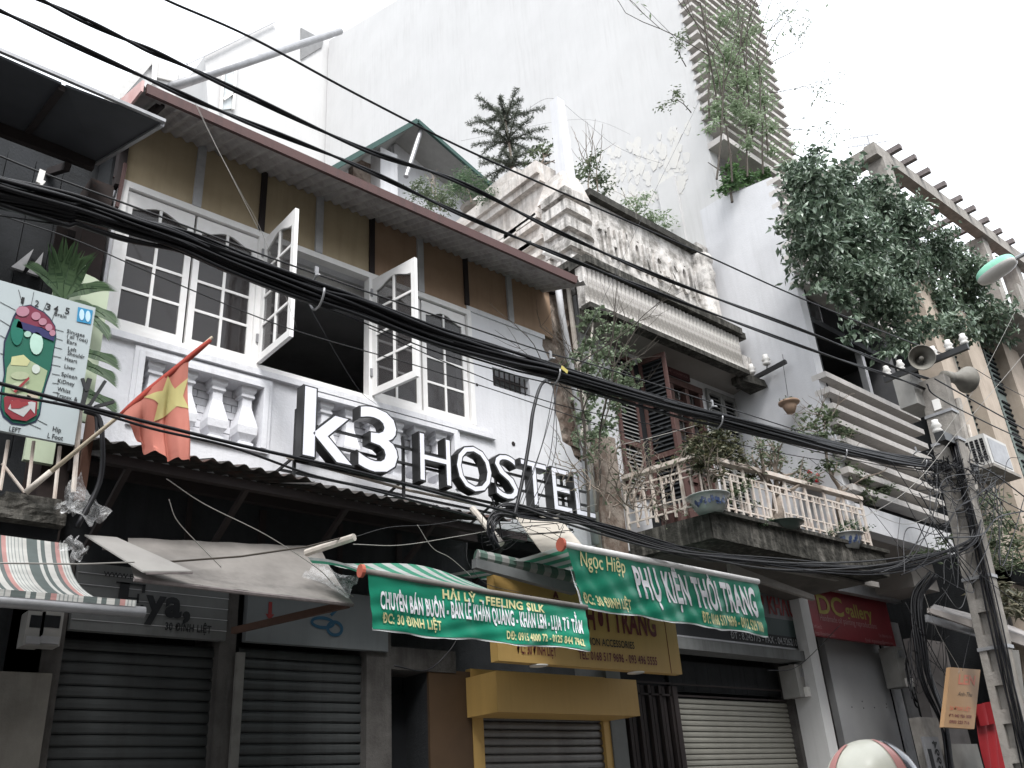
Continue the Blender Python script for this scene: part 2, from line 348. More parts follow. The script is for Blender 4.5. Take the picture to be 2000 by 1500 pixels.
def planefn(origin, ux, uz, nrm, off=0.004):
    origin, ux, uz, nrm = [np.array(t, float) for t in (origin, ux, uz, nrm)]
    return lambda x, z: origin+ux*x+uz*z+nrm*off
def front(y, off=0.004): return lambda x, z: np.array((x, y-off, z))

# leaves
def leaf_cloud(mb, pts, size, droop=0.4, aspect=0.45, jitter=0.35, out=None):
    """one folded four-triangle leaf per point"""
    pts = np.asarray(pts, float); n = len(pts)
    az = np.random.rand(n)*2*math.pi; el = -droop*math.pi/2*np.random.rand(n)+0.25*np.random.randn(n)
    d = np.stack([np.cos(az)*np.cos(el), np.sin(az)*np.cos(el), np.sin(el)], 1)
    if out is not None: d = d*0.6+out*0.7; d /= np.linalg.norm(d, axis=1)[:, None]
    up = np.tile((0, 0, 1.0), (n, 1))+0.5*np.random.randn(n, 3)
    s = np.cross(d, up); s /= np.linalg.norm(s, axis=1)[:, None]; nn = np.cross(s, d)
    L = (size*(1+jitter*(np.random.rand(n)*2-1)))[:, None]; W = L*aspect
    a = pts; b = pts+d*L*0.45+s*W*0.5-nn*L*0.08; c = pts+d*L-nn*L*0.12; e = pts+d*L*0.45-s*W*0.5-nn*L*0.08; mid = pts+d*L*0.5+nn*L*0.04
    base = len(mb.v)
    V_ = np.stack([a, b, c, e, mid], 1).reshape(-1, 3)
    mb.v += [tuple(p) for p in V_.tolist()]
    F = []
    for i in range(n):
        k = base+i*5; F += [(k, k+1, k+4), (k+1, k+2, k+4), (k+2, k+3, k+4), (k+3, k, k+4)]
    mb.f += F
    t = np.repeat(np.clip(np.random.rand(n), 0, 1), 4).tolist()
    mb.t = (mb.t or [])+t
    return mb
def blob_pts(c, r, n, shell=0.6):
    c = np.array(c, float); d = np.random.randn(n, 3); d /= np.linalg.norm(d, axis=1)[:, None]
    rad = shell+(1-shell)*np.random.rand(n); rad = rad[:, None]
    bump = 1+0.18*np.sin(d[:, :1]*7+c[0]*5)+0.14*np.sin(d[:, 1:2]*9+c[2]*3)
    return c+d*rad*bump*np.array(r)
def branchy(mb, start, direction, length, r, depth, spread=0.6, tips=None, curl=0.25, kids=3):
    p = np.array(start, float); d = np.array(direction, float); d /= np.linalg.norm(d)
    path = [p.copy()]; n = 5
    for i in range(n):
        d = d+np.random.randn(3)*curl*0.4; d /= np.linalg.norm(d); p = p+d*length/n; path.append(p.copy())
    mb.tube(path, [r*(1-0.45*i/n) for i in range(n+1)], 5)
    if tips is not None:
        for q in path[2:]: tips.append(q)
    if depth > 0:
        for k in range(kids):
            nd = d+np.random.randn(3)*spread; nd[2] += 0.25
            branchy(mb, path[random.choice((3, 4, 5)) if k else 5], nd, length*0.68, r*0.55, depth-1, spread, tips, curl, kids)
    return mb

# ================================================================== GROUND
g = MB(); g.add([(-120, -150, 0), (200, -150, 0), (200, 150, 0), (-120, 150, 0)], [(0, 1, 2, 3)])
struct(g.build('ground', asphalt))
struct(MB().box(-40, 60, -8.0, -2.9, 0.004, 0.03).build('road', asphalt))
struct(MB().box(-40, 60, -2.9, 0.3, 0.004, 0.15).build('pavement', paving))
struct(MB().box(-40, 60, -9.4, -8.0, 0.004, 0.15).build('pavement', paving))

# ================================================================== HOSTEL HOUSE (white wall, plywood band, ground floor shops)
H = thing('shophouse', (4.9, 0, 0), 'white shophouse with wooden windows, plywood upper band and corrugated eaves, under the black cable bundle', 'house')
XL, XR = 1.95, 7.85
WX = [2.03+0.651*i for i in range(7)]
REC = [(2.36, 3.45, 4.72, 5.31), (3.95, 5.66, 4.74, 5.36)]
BW = (6.30, 6.88, 6.12, 6.36)
# white street wall with the window opening, two balustrade recesses and the little barred opening
wb = MB().wall(XL, 7.12, 4.42, 7.02, 0, 0.22, [(WX[0], WX[6], 5.53, 6.97), REC[0], REC[1], BW])
wb.wall(7.12, 7.85, 4.42, 5.42, 0.0, 0.22)
# ragged edge of render over the old pier
rag = [(7.12, 5.42), (7.72, 5.42), (7.55, 5.5), (7.5, 5.62), (7.36, 5.66), (7.33, 5.9), (7.27, 6.05), (7.29, 6.3), (7.22, 6.5), (7.25, 6.75), (7.16, 6.9), (7.18, 7.02), (7.12, 7.02)]
wb.poly([(x, 0.0, z) for x, z in rag], (0, 0.05, 0))
wb.build('wall', white_wall, H)
o = MB().box(5.94, 7.2, -0.02, 0.0, 7.0, 7.06).build('plaster_edge', white_wall, H)
# sill and moulded frames round the recesses
mb = MB().box(XL, 6.25, -0.05, 0, 5.42, 5.48)
for a, b, c, d in REC:
    for e0, e, t in ((0.05, 0.085, 0.03), (0.0, 0.05, 0.045)):
        mb.box(a-e, b+e, -t, 0, d+e0, d+e); mb.box(a-e, a-e0, -t, 0, c, d+e0); mb.box(b+e0, b+e, -t, 0, c, d+e0)
    mb.box(a-0.085, b+0.085, -0.028, 0.0, c-0.04, c)
mb.build('moulding', white_wall, H)
for a, b, c, d in REC:
    mb = MB(); z = c; row = 0
    while z < d:
        x = a+(0.0 if row % 2 else -0.11)
        while x < b:
            xa, xb = max(a, x+0.005), min(b, x+0.215)
            if xb > xa+0.02:
                j = random.uniform(0, 0.012); brk = MB().box(xa, xb, 0.15+j, 0.22, z+0.004, min(d, z+0.068))
                brk.build('brick', white_wall, H)
            x += 0.22
        z += 0.072; row += 1
def baluster(h):
    s = h/0.50
    m_ = MB(); m_.lathe([(0.062, 0), (0.062, 0.035*s), (0.045, 0.045*s), (0.05, 0.06*s), (0.078, 0.10*s), (0.082, 0.16*s), (0.062, 0.24*s), (0.040, 0.33*s), (0.038, 0.40*s),
                         (0.055, 0.41*s), (0.055, 0.43*s), (0.045, 0.435*s), (0.062, 0.46*s), (0.066, 0.50*s), (0.0, 0.50*s)], (0, 0, 0), 4, True)
    return m_
bo = baluster(0.50).build('baluster', white_wall, H, loc=Vector((0, 0, 0)))
first = True
for x, z in [(2.48, 4.72), (2.77, 4.72), (3.05, 4.72), (3.33, 4.72)]+[(4.14+0.277*i, 4.74) for i in range(6)]:
    q = bo if first else inst(bo, (0, 0, 0), H)
    q.location = Vector((x, 0.082, z))-wloc(H); q.scale = (1.15, 1.15, 1.18 if z < 4.73 else 1.24); first = False
# opening behind the railing of the window: room box
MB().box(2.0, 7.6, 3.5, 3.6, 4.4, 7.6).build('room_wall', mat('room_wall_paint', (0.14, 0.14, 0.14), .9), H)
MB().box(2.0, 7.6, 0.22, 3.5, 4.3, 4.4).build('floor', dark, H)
MB().box(1.93, 2.0, 0.22, 3.5, 4.4, 7.8).build('side_wall', shade_tone_grime, H)
MB().box(7.6, 7.7, 0.22, 3.5, 4.4, 8.0).build('side_wall', shade_tone_grime, H)
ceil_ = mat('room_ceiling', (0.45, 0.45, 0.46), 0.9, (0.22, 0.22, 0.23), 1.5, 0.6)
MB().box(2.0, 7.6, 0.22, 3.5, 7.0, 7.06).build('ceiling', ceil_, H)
MB().box(2.0, 7.6, 0.3, 0.36, 6.78, 7.0).build('curtain_rail', white_paint, H)
# window leaves
fr = MB()
fr.box(WX[0]-0.05, WX[6]+0.05, -0.03, 0.07, 6.93, 6.995); fr.box(WX[0]-0.05, WX[6]+0.05, -0.03, 0.07, 5.49, 5.535)
fr.box(WX[0]-0.055, WX[0]+0.005, -0.032, 0.07, 5.535, 6.93); fr.box(WX[6]-0.005, WX[6]+0.055, -0.032, 0.07, 5.535, 6.93)
fr.box(WX[2]-0.02, WX[2]+0.045, -0.028, 0.07, 5.535, 6.93); fr.box(WX[4]-0.045, WX[4]+0.02, -0.028, 0.07, 5.535, 6.93)
fr.build('window_frame', white_paint, H)
LW, LH = 0.625, 1.375
def leaf_parts():
    st, rb, rt, mu = 0.058, 0.075, 0.075, 0.026; T = 0.038
    m_ = MB()
    m_.box(0, st, 0, T, 0, LH); m_.box(LW-st, LW, 0, T, 0, LH); m_.box(st, LW-st, 0, T, 0, rb)
    n = 10; pts = []
    for i in range(n+1):
        t = i/n; x = st+(LW-2*st)*t; s = abs(2*t-1); arch = 0.10*(1-s*s)**1.0 if False else 0.085*(0.5+0.5*math.cos(math.pi*s))
        pts.append((x, LH-rt-0.09+arch))
    m_.poly([(x, 0, z) for x, z in pts]+[(LW-st, 0, LH), (st, 0, LH)], (0, T, 0))
    bars = MB(); bars.box(LW/2-mu/2, LW/2+mu/2, 0.004, T-0.004, rb, LH-rt-0.005)
    zs = [rb+(LH-rt-rb)*k/4 for k in (1, 2, 3)]
    for z in zs:
        bars.box(st, LW/2-mu/2, 0.005, T-0.005, z-mu/2, z+mu/2); bars.box(LW/2+mu/2, LW-st, 0.005, T-0.005, z-mu/2, z+mu/2)
    return m_, bars, [rb]+zs+[LH-rt], st, mu, T
def window_leaf(x, y, ang):
    m_, bars, zz, st, mu, T = leaf_parts()
    lf = m_.build('window_leaf', white_paint, None, loc=Vector((0, 0, 0))); lf.parent = H
    lf.location = Vector((x, y, 5.54))-wloc(H); lf.rotation_euler = (0, 0, ang)
    b = bars.build('glazing_bar', white_paint, None, loc=Vector((0, 0, 0))); b.parent = lf
    for i in range(4):
        for a, c in ((st, LW/2-mu/2), (LW/2+mu/2, LW-st)):
            top = zz[i+1]-mu/2 if i < 3 else LH-rt_off
            p = MB().box(a-0.004, c+0.004, 0.016, 0.021, zz[i]+(mu/2 if i else 0)-0.004, top).build('pane', glass, None, loc=Vector((0, 0, 0))); p.parent = lf
            p.rotation_euler = (random.uniform(-0.004, 0.004), 0, random.uniform(-0.006, 0.006))
    return lf
rt_off = 0.07
for k in (0, 1, 4, 5): window_leaf(WX[k]+(0.013 if k in (1, 5) else 0.014), 0.005, 0)
window_leaf(WX[2]+0.03, -0.03, R(-91))
window_leaf(WX[4]-0.01, -0.03, R(-80))
for x in (WX[2]+0.02, WX[4]-0.02):
    for z in (5.75, 6.7):
        MB().box(x-0.012, x+0.012, -0.045, -0.03, z, z+0.09).build('hinge', grey_metal, H)
# little barred opening
MB().box(BW[0], BW[1], 0.16, 0.2, BW[2], BW[3]).build('grimy_backing', dirty_white, H)
for i in range(7): MB().box(BW[0]+0.05+i*0.08, BW[0]+0.062+i*0.08, 0.03, 0.042, BW[2], BW[3]).build('window_bar', batten_d, H)
MB().box(BW[0], BW[1], 0.028, 0.044, 6.24, 6.252).build('window_bar', batten_d, H)
for x, z, s in ((6.05, 6.06, 0.02), (6.55, 5.45, 0.03), (6.1, 6.55, 0.012)):
    MB().lathe([(s, 0), (s*0.5, 0.004)], (0, 0, 0), 7).build('plaster_hole', batten_d, H, loc=Vector((0, 0, 0))).location = Vector((x, -0.004, z))-wloc(H)
    bpy.context.scene.collection.objects[-1].rotation_euler = (R(90), 0, 0)
# plywood band, battens
bx = [XL+0.03]+[P(u, v)[0] for u, v in ((389, 335), (512, 385), (622, 420), (724, 470), (818, 500), (907, 540), (992, 575))]+[7.36]
bt = ['l', 'd', 'l', 'd', 'l', 'd', 'l']
for i in range(8):
    z0 = 7.0 if i < 6 else 7.06
    MB().box(bx[i]+0.004, bx[i+1]-0.004, -0.012, 0.02, z0, 7.9).build('plywood_panel', ply if i < 4 else ply_brown, H)
for i, t in enumerate(bt):
    x = bx[i+1]; wdt = 0.04 if t == 'l' else 0.03
    MB().box(x-wdt, x+wdt, -0.04, -0.012, 6.995 if i < 5 else 7.06, 7.9).build('batten', batten_l if t == 'l' else batten_d, H)
MB().box(XL, 7.45, -0.06, 0.02, 7.74, 7.95).build('wall_plate', batten_d, H)
MB().box(XL-0.04, XL+0.03, -0.05, 0.05, 6.9, 7.9).build('corner_post', batten_d, H)
# eaves: corrugated roof sheets, fascia, rafters
def corr_sheet(x0, x1, y0, z0, y1, z1, pitch=0.11, amp=0.018, sag=0):
    n = max(8, int((x1-x0)/pitch*8)); m_ = MB(); d = np.array((0, y1-y0, z1-z0)); d /= np.linalg.norm(d); nn = np.array((0, -d[2], d[1]))
    vs = []
    for i in range(n+1):
        x = x0+(x1-x0)*i/n; off = amp*math.sin(2*math.pi*x/pitch)
        for t in (0, 1):
            p = np.array((x, y0+(y1-y0)*t, z0+(z1-z0)*t))+nn*off; vs.append(p)
            vs.append(p+nn*0.004)
    fs = []
    for i in range(n):
        a = i*4; b = a+4
        fs += [(a, b, b+2, a+2), (a+1, a+3, b+3, b+1), (a, a+1, b+1, b), (a+2, b+2, b+3, a+3)]
    return m_.add(vs, fs)
YE, ZE = -0.80, 7.36        # eave edge
for i in range(6):
    a = 1.80+i*0.915; b = min(7.25, a+0.93)
    corr_sheet(a, b, -0.77, 7.44+0.004*(i % 2), 3.6, 9.0+0.004*(i % 2)).build('roof_sheet', tin, H)
fs_ = MB()
q0, q1 = P(288, 163, YE), P(1129, 540, YE); q2, q3 = P(1126, 553, YE), P(287, 181, YE)
fs_.poly([q3, q2, q1, q0], (0, 0.035, 0)).build('fascia', fascia_m, H)
e0 = P(290, 163, YE)
pinkp = [P(289, 163, YE), P(283, 186, YE), P(236, 210, 0.1), P(232, 196, 0.1)]
pinkp[2][0] = pinkp[3][0] = 1.78; pinkp[0][0] = pinkp[1][0] = 1.79
MB().poly([(1.79, YE, 7.46), (1.79, YE, 7.34), (1.79, -0.45, 7.38), (1.79, 2.5, 8.45), (1.79, 2.5, 8.66)], (0.02, 0, 0)).build('verge_board', pink_m, H)
for x in (2.0,):
    MB().bar((x, -0.62, 7.42), (x, 0.6, 7.86), 0.04, 0.04).build('rafter', batten_d, H)
MB().bar((1.9, -0.02, 7.3), (2.02, -0.7, 7.38), 0.03, 0.03).build('eave_bracket', batten_d, H)
# old peeling pier between the two houses
pm = MB()
def pier(u, v):
    x = 7.05+0.78*u; z = 4.4+3.6*v; return (x, 0.07-0.05*math.sin(u*math.pi)+random.uniform(-0.02, 0.02), z)
pm.grid(pier, 10, 44); pm.build('old_pier', peel, H); fix_normals(bpy.context.scene.collection.objects[-1])
MB().box(7.08, 7.84, 0.1, 0.5, 4.4, 8.0).build('pier_core', peel, H)
for i in range(26):
    z = 4.9+random.random()*2.2; x = 7.45+random.random()*0.25
    MB().box(x, x+random.uniform(0.12, 0.2), -0.0+random.uniform(-0.015, 0.02), 0.1, z, z+0.055).build('brick', peel, H)
# downpipes
MB().tube([(7.42, -0.12, 8.05), (7.44, -0.12, 7.4), (7.58, -0.12, 6.0), (7.62, -0.12, 4.4)], 0.045, 10).build('downpipe', batten_l, H, True)
MB().tube([(7.70, -0.05, 7.9), (7.74, -0.05, 6.0), (7.75, -0.05, 4.4)], 0.035, 10).build('downpipe', pale_pipe, H, True)
MB().tube([P(1062, 492, -.1), P(1100, 508, -.15), P(1098, 540, -.12)], 0.04, 10).build('downpipe', porcelain, H, True)
# lower corrugated canopy
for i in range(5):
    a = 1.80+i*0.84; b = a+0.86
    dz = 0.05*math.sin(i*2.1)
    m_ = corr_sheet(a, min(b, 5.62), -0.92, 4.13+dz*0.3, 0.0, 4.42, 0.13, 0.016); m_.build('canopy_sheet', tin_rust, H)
MB().box(1.9, 5.9, -0.80, -0.74, 4.02, 4.09).build('canopy_beam', batten_d, H)
MB().box(1.9, 5.9, -0.06, 0.0, 4.2, 4.3).build('canopy_beam', batten_d, H)
for i in range(5):
    x = 2.1+i*0.9; MB().bar((x, 0.0, 3.6), (x, -0.78, 4.05), 0.04, 0.04).build('canopy_strut', batten_d, H)
MB().slab([P(1008, 1012, -1.15), P(1062, 1085, -1.35), P(1140, 1070, -1.35), P(1090, 1010, -1.15)], (0, 0.0, 0.012)).build('tin_flap', mat('pale_tin_sheet', (0.50, 0.46, 0.40), 0.6, (0.40, 0.36, 0.31), 3, 0.6), H)
# ground floor
GY = 0.12
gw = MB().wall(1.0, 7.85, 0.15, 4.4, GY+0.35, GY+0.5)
gw.build('shop_wall', shade_tone_grime, H)
MB().box(1.9, 5.9, GY, GY+0.35, 3.55, 4.4).build('lintel', shade_tone_grime, H)
for x, w_ in ((2.9, .02), (3.55, .03), (4.35, .02), (5.0, .03)): MB().box(x, x+w_*2, GY-0.03, GY, 3.5, 4.2).build('timber_stud', batten_d, H)
PIL = [(1.72, 2.06), (3.22, 3.36), (4.60, 4.86), (7.70, 7.93)]
for i, (a, b) in enumerate(PIL):
    MB().box(a, b, 0.0, GY+0.35, 0.15, 3.55).build('pillar', pillar_m if i < 3 else dirty_white, H)
MB().box(3.36, 3.43, -0.03, 0.1, 0.15, 2.95).build('pillar_strip', mat('grey_strip', (0.15, 0.145, 0.135), .9, (0.08, 0.075, 0.07), 5, .8), H)
def shutter(x0, x1, z1, y, m, pitch, n, parent, name='shutter_slat'):
    hh = pitch*0.94
    m_ = MB(); prof = [(0.0, 0), (-0.012, hh*0.15), (-0.014, hh*0.5), (-0.010, hh*0.8), (0.004, hh)]
    vs = []; fs = []
    for xx in (x0, x1):
        for dy, z in prof: vs.append((xx, y+dy, z1-pitch+z))
    k = len(prof); fs = [(i, i+k, i+1+k, i+1) for i in range(k-1)]
    m_.add(vs, fs); s0 = m_.build(name, m, parent)
    for i in range(1, n): inst(s0, (0, random.uniform(-0.002, 0.002), -pitch*i), parent)
    MB().box(x0, x1, y+0.02, y+0.03, z1-pitch*n, z1).build('shutter_backing', dark, parent)
shutter(2.06, 3.22, 3.0, 0.1, shut_dark, 0.082, 30, H); shutter(3.43, 4.60, 3.02, 0.1, shut_dark, 0.082, 30, H)
MB().box(5.3, 5.62, 0.06, 0.45, 0.15, 2.9).build('door_jamb', shade_tone_grime, H)
MB().box(4.86, 5.30, 0.40, 0.44, 0.15, 2.75).build('door', dark, H)
MB().box(4.86, 5.62, 0.02, 0.4, 2.9, 3.1).build('door_lintel', dirty_white if False else pillar_m, H)
# ochre shop front
MB().wall(5.80, 7.70, 0.15, 2.95, 0.02, 0.1, [(5.93, 7.60, 0.15, 2.56)]).build('ochre_surround', yellow_m, H)
MB().box(5.30, 5.80, 0.03, 0.06, 0.15, 2.92).build('ochre_fascia_side', mat('brown_panel', (0.06, 0.035, 0.018), 0.7), H)
shutter(5.93, 7.60, 2.56, 0.07, shut_mid, 0.075, 22, H)
yq = -0.42; bb = MB().box(P(970, 1350, yq)[0], P(1250, 1395, yq)[0], yq, 0.02, P(1100, 1394, yq)[2], 2.86); bb.build('ochre_box', yellow_m, H)
# folding gate
for i in range(9): MB().box(8.02+i*0.095, 8.02+i*0.095+0.05, 0.02+0.03*(i % 2), 0.07+0.03*(i % 2), 0.15, 2.9).build('gate_slat', batten_d, H)
MB().box(7.93, 8.85, 0.12, 0.16, 0.15, 3.1).build('gate_backing', dark, H)

# ---- shop signs (each can be lifted off)
S = MB().box(2.07, 3.25, -0.04, 0.03, 3.03, 3.52).build('shop_sign', dirty_white, None, loc=Vector((2.66, 0, 3.03)))
tag(S, 'grey white ribbed board lettered Eya with address, above the far left roller shutter', 'sign')
for i in range(5): MB().box(2.07, 3.25, -0.047, -0.04, 3.10+i*0.085, 3.104+i*0.085).build('rib', batten_l, S)
f = front(-0.049)
text('WWW.EYASHOP.VN  TEL 0902211468', f, tx_black, S, 2.25, 3.2, 3.43, 0.035, 0.01)
text('ya,', f, tx_black, S, 2.58, 2.94, 3.18, 0.20, 0.04)
eb = MB()
for bx4 in ((2.38, 2.45, 3.18, 3.40), (2.35, 2.57, 3.18, 3.192), (2.35, 2.57, 3.388, 3.40), (2.45, 2.53, 3.284, 3.294), (2.548, 2.57, 3.18, 3.245), (2.548, 2.57, 3.335, 3.40), (2.515, 2.53, 3.255, 3.325)): eb.box(bx4[0], bx4[1], -0.0525, -0.049, bx4[2], bx4[3])
eb.build('letter', tx_black, S); text('30 ĐINH LIỆT', f, tx_black, S, 2.75, 3.12, 3.075, 0.055, 0.03)
S2 = MB().box(3.42, 4.80, -0.04, 0.03, 3.04, 3.52).build('shop_sign', blue_board, None, loc=Vector((4.1, 0, 3.04)))
tag(S2, 'grey blue board with small red arrow and blue linked rings, over the second shutter', 'sign')
MB().poly([(3.62, -0.046, 3.22), (3.66, -0.046, 3.27), (3.635, -0.046, 3.27), (3.635, -0.046, 3.37), (3.605, -0.046, 3.37), (3.605, -0.046, 3.27), (3.58, -0.046, 3.27)], (0, 0.004, 0)).build('arrow', tx_red2, S2)
def ring(cx, cz, a, b, t, y):
    m_ = MB(); n = 24; vs = []
    for i in range(n):
        an = 2*math.pi*i/n; c_, s_ = math.cos(an), math.sin(an)
        vs += [(cx+a*c_, y, cz+b*s_), (cx+(a-t)*c_, y, cz+(b-t)*s_)]
    return m_.add(vs, [(2*i, 2*((i+1) % n), 2*((i+1) % n)+1, 2*i+1) for i in range(n)])
ring(4.12, 3.24, 0.12, 0.055, 0.028, -0.045).build('logo_ring', tx_blue, S2); ring(4.24, 3.20, 0.085, 0.07, 0.028, -0.047).build('logo_ring', tx_blue, S2)
MB().bar((4.2, -0.046, 3.31), (4.25, -0.046, 3.36), 0.004, 0.025).build('logo_tick', tx_blue, S2)

Y = thing('shop_sign', (6.7, -0.83, 2.86), 'ochre yellow sign board with dark red Vietnamese lettering and telephone numbers, behind the green banners', 'sign')
MB().box(5.33, 7.84, -0.93, -0.83, 2.85, 3.60).build('board', yellow_m, Y)
MB().box(7.66, 7.664, -0.934, -0.93, 2.85, 3.6).build('board_seam', tx_red, Y)
f = front(-0.933)
text('PHỤ KIỆN THỜI TRANG', f, tx_red, Y, 5.42, 7.50, 3.21, 0.22, 0.03)
text('FASHION ACCESSORIES', f, tx_black, Y, 6.32, 7.13, 3.06, 0.065, 0.015)
text('ĐC: 30 ĐINH LIỆT', f, tx_red, Y, 5.55, 6.03, 2.925, 0.085, 0.02); text('TEL: 0168 517 9696 - 093 496 5555', f, tx_red, Y, 6.32, 7.45, 2.92, 0.075, 0.02)
for u, v in ((1053, 1312), (1243, 1322)):
    p = P(u, v, -0.88); p[2] = 2.845
    MB().lathe([(0.085, 0.0), (0.085, -0.008), (0.06, -0.012), (0, -0.012)], p, 18).build('downlight', porcelain, Y)

# ================================================================== the big letter sign
K = thing('letter_sign', (5.4, -0.25, 4.45), 'raised letters k3 HOSTEL with white faces and black sides on a black steel frame', 'sign')
SY = -0.48
def sx(u, v): return P(u, v, SY)
k0 = sx(590, 893); kz = k0[2]
def letter(ch, x0, x1, z0, z1, bold):
    v, f_ = glyphs(ch, bold); a, b = v[:, 0].min(), v[:, 0].max(); c, d = v[:, 1].min(), v[:, 1].max()
    def mp(p, y): return (x0+(p[0]-a)/(b-a)*(x1-x0), y, z0+(p[1]-c)/(d-c)*(z1-z0))
    import bmesh
    bm = bmesh.new(); vs = [bm.verts.new(mp(p, SY)) for p in v]
    for t in f_:
        try: bm.faces.new([vs[i] for i in t])
        except ValueError: pass
    res = bmesh.ops.extrude_face_region(bm, geom=bm.faces[:]); bmesh.ops.translate(bm, verts=[e for e in res['geom'] if isinstance(e, bmesh.types.BMVert)], vec=(0, 0.11, 0))
    bmesh.ops.recalc_face_normals(bm, faces=bm.faces)
    me = bpy.data.meshes.new('letter'); off = wloc(K); bmesh.ops.translate(bm, verts=bm.verts, vec=-off); bm.to_mesh(me); bm.free(); me.materials.append(letter_side)
    o = bpy.data.objects.new('letter', me); col.objects.link(o); o.parent = K
    v2, f2 = glyphs(ch, bold-0.032*(0.72 if ch in 'HOSTEL' else 0.5))
    sc_x = (x1-x0)/(b-a); cx = (a+b)/2; cxx = (x0+x1)/2; sc_z = (z1-z0)/(d-c)
    fc = MB().add([(cxx+(p[0]-cx)*sc_x, SY-0.004, z0+(p[1]-c)*sc_z) for p in v2], f2).build('letter_face', letter_face, o, loc=off)
    o['label'] = 'letter '+ch
LET = [('k', (583, 893), (692, 912), 753), ('3', (690, 912), (775, 926), 795)]
def X_(u, v): return P(u, v, SY)[0]
ztop1, zbot1 = P(600, 752, SY)[2], P(600, 893, SY)[2]
letter('k', X_(590, 820), X_(695, 860), zbot1, ztop1, 0.026)
letter('3', X_(697, 860), X_(779, 870), zbot1-0.01, ztop1-0.03, 0.026)
ztop2, zbot2 = P(1165, 912, SY)[2], P(1120, 992, SY)[2]
zt_h = P(825, 845, SY)[2]; zb_h = P(880, 943, SY)[2]
for ch, u0, u1, vm in (('H', 818, 882, 900), ('O', 890, 961, 910), ('S', 965, 1013, 930), ('T', 1018, 1071, 945), ('E', 1078, 1116, 955), ('L', 1121, 1161, 965)):
    letter(ch, X_(u0, vm), X_(u1, vm+10), zbot1+0.012, zt_h+0.005, 0.012)
xa, xb = X_(588, 893), X_(1165, 1000)
mb = MB()
for z in (zbot1-0.01, zbot1+0.20, zbot1+0.36): mb = MB().box(xa, xb, SY+0.115, SY+0.14, z, z+0.022); mb.build('frame_rail', black_paint, K)
MB().box(xa, xb, -0.10, -0.08, zbot1-0.01, zbot1+0.012).build('frame_rail', black_paint, K)
for u in (592, 806, 985, 1112):
    x = X_(u, 900); MB().box(x-0.012, x+0.012, SY+0.14, SY+0.165, zbot1-0.14, zbot1+0.5).build('frame_post', black_paint, K)
    MB().bar((x, SY+0.15, zbot1+0.05), (x-0.22, -0.02, zbot1-0.22), 0.02, 0.02).build('frame_strut', black_paint, K)
MB().tube([P(560, 893, -0.35), P(800, 958, -0.3), P(930, 985, -0.3), P(1100, 1015, -0.25)], 0.014, 6).build('conduit', pale_pipe, K)

# ================================================================== grey awning over the left shutters
A3 = thing('awning', (2.6, -1.0, 3.3), 'dusty grey sheet awning sagging above the Eya sign, patched with a pale board', 'awning')
c00, c10, c01, c11 = P(262, 1128, -1.45), P(690, 1178, -1.45), P(250, 1050, -0.55), P(625, 1068, -0.55)
def awn(u, v):
    p = (c00*(1-u)+c10*u)*(1-v)+(c01*(1-u)+c11*u)*v
    return p+np.array((0, 0, -0.05*math.sin(math.pi*v)*(0.8+0.2*math.sin(u*5))+0.003*math.sin(u*31+v*5)))
MB().grid(awn, 30, 8).build('sheet', aw_grey, A3, True)
MB().tube([c00+V(0, 0, -0.012), (c00+c10)/2+V(0, 0, -0.015), c10+V(0, 0, -0.012)], 0.014, 6).build('front_bar', timber, A3)
MB().slab([P(165, 1047, -0.95), P(278, 1118, -1.5), P(375, 1118, -1.5), P(228, 1052, -0.95)], (0, 0, 0.01)).build('patch_board', mat('pale_board', (0.27, 0.26, 0.245), 0.7, (0.20, 0.19, 0.18), 3, 0.7), A3)
MB().bar(P(200, 1072, -1.1), P(262, 1076, -1.1), 0.008, 0.012).build('rod', timber, A3); MB().bar(P(285, 1120, -1.5), P(376, 1119, -1.5), 0.008, 0.012).build('rod', timber, A3)
MB().bar(P(455, 1232, -0.1), P(680, 1180, -1.4), 0.035, 0.05).build('prop', mat('brown_timber', (0.08, 0.045, 0.032), 0.8), A3)
MB().tube([P(322, 1098, -1.2), P(470, 1087, -1.4), P(600, 1068, -1.4), P(690, 1045, -1.4)], 0.007, 5).build('rope', bark_d, A3)
MB().tube([P(598, 1080, -1.1), P(692, 1049, -1.5)], 0.028, 8).build('roller_end', pale_pipe, A3)
def fold(u, v):
    a, b, c, d = P(590, 1128, -1.3), P(680, 1165, -1.5), P(618, 1092, -1.0), P(697, 1130, -1.4)
    p = (a*(1-u)+b*u)*(1-v)+(c*(1-u)+d*u)*v
    return p+np.array((0, -0.03*math.sin(u*8)*v, 0.02*math.sin(v*9+u*4)))
MB().grid(fold, 12, 10).build('plastic_flap', film, A3, True)

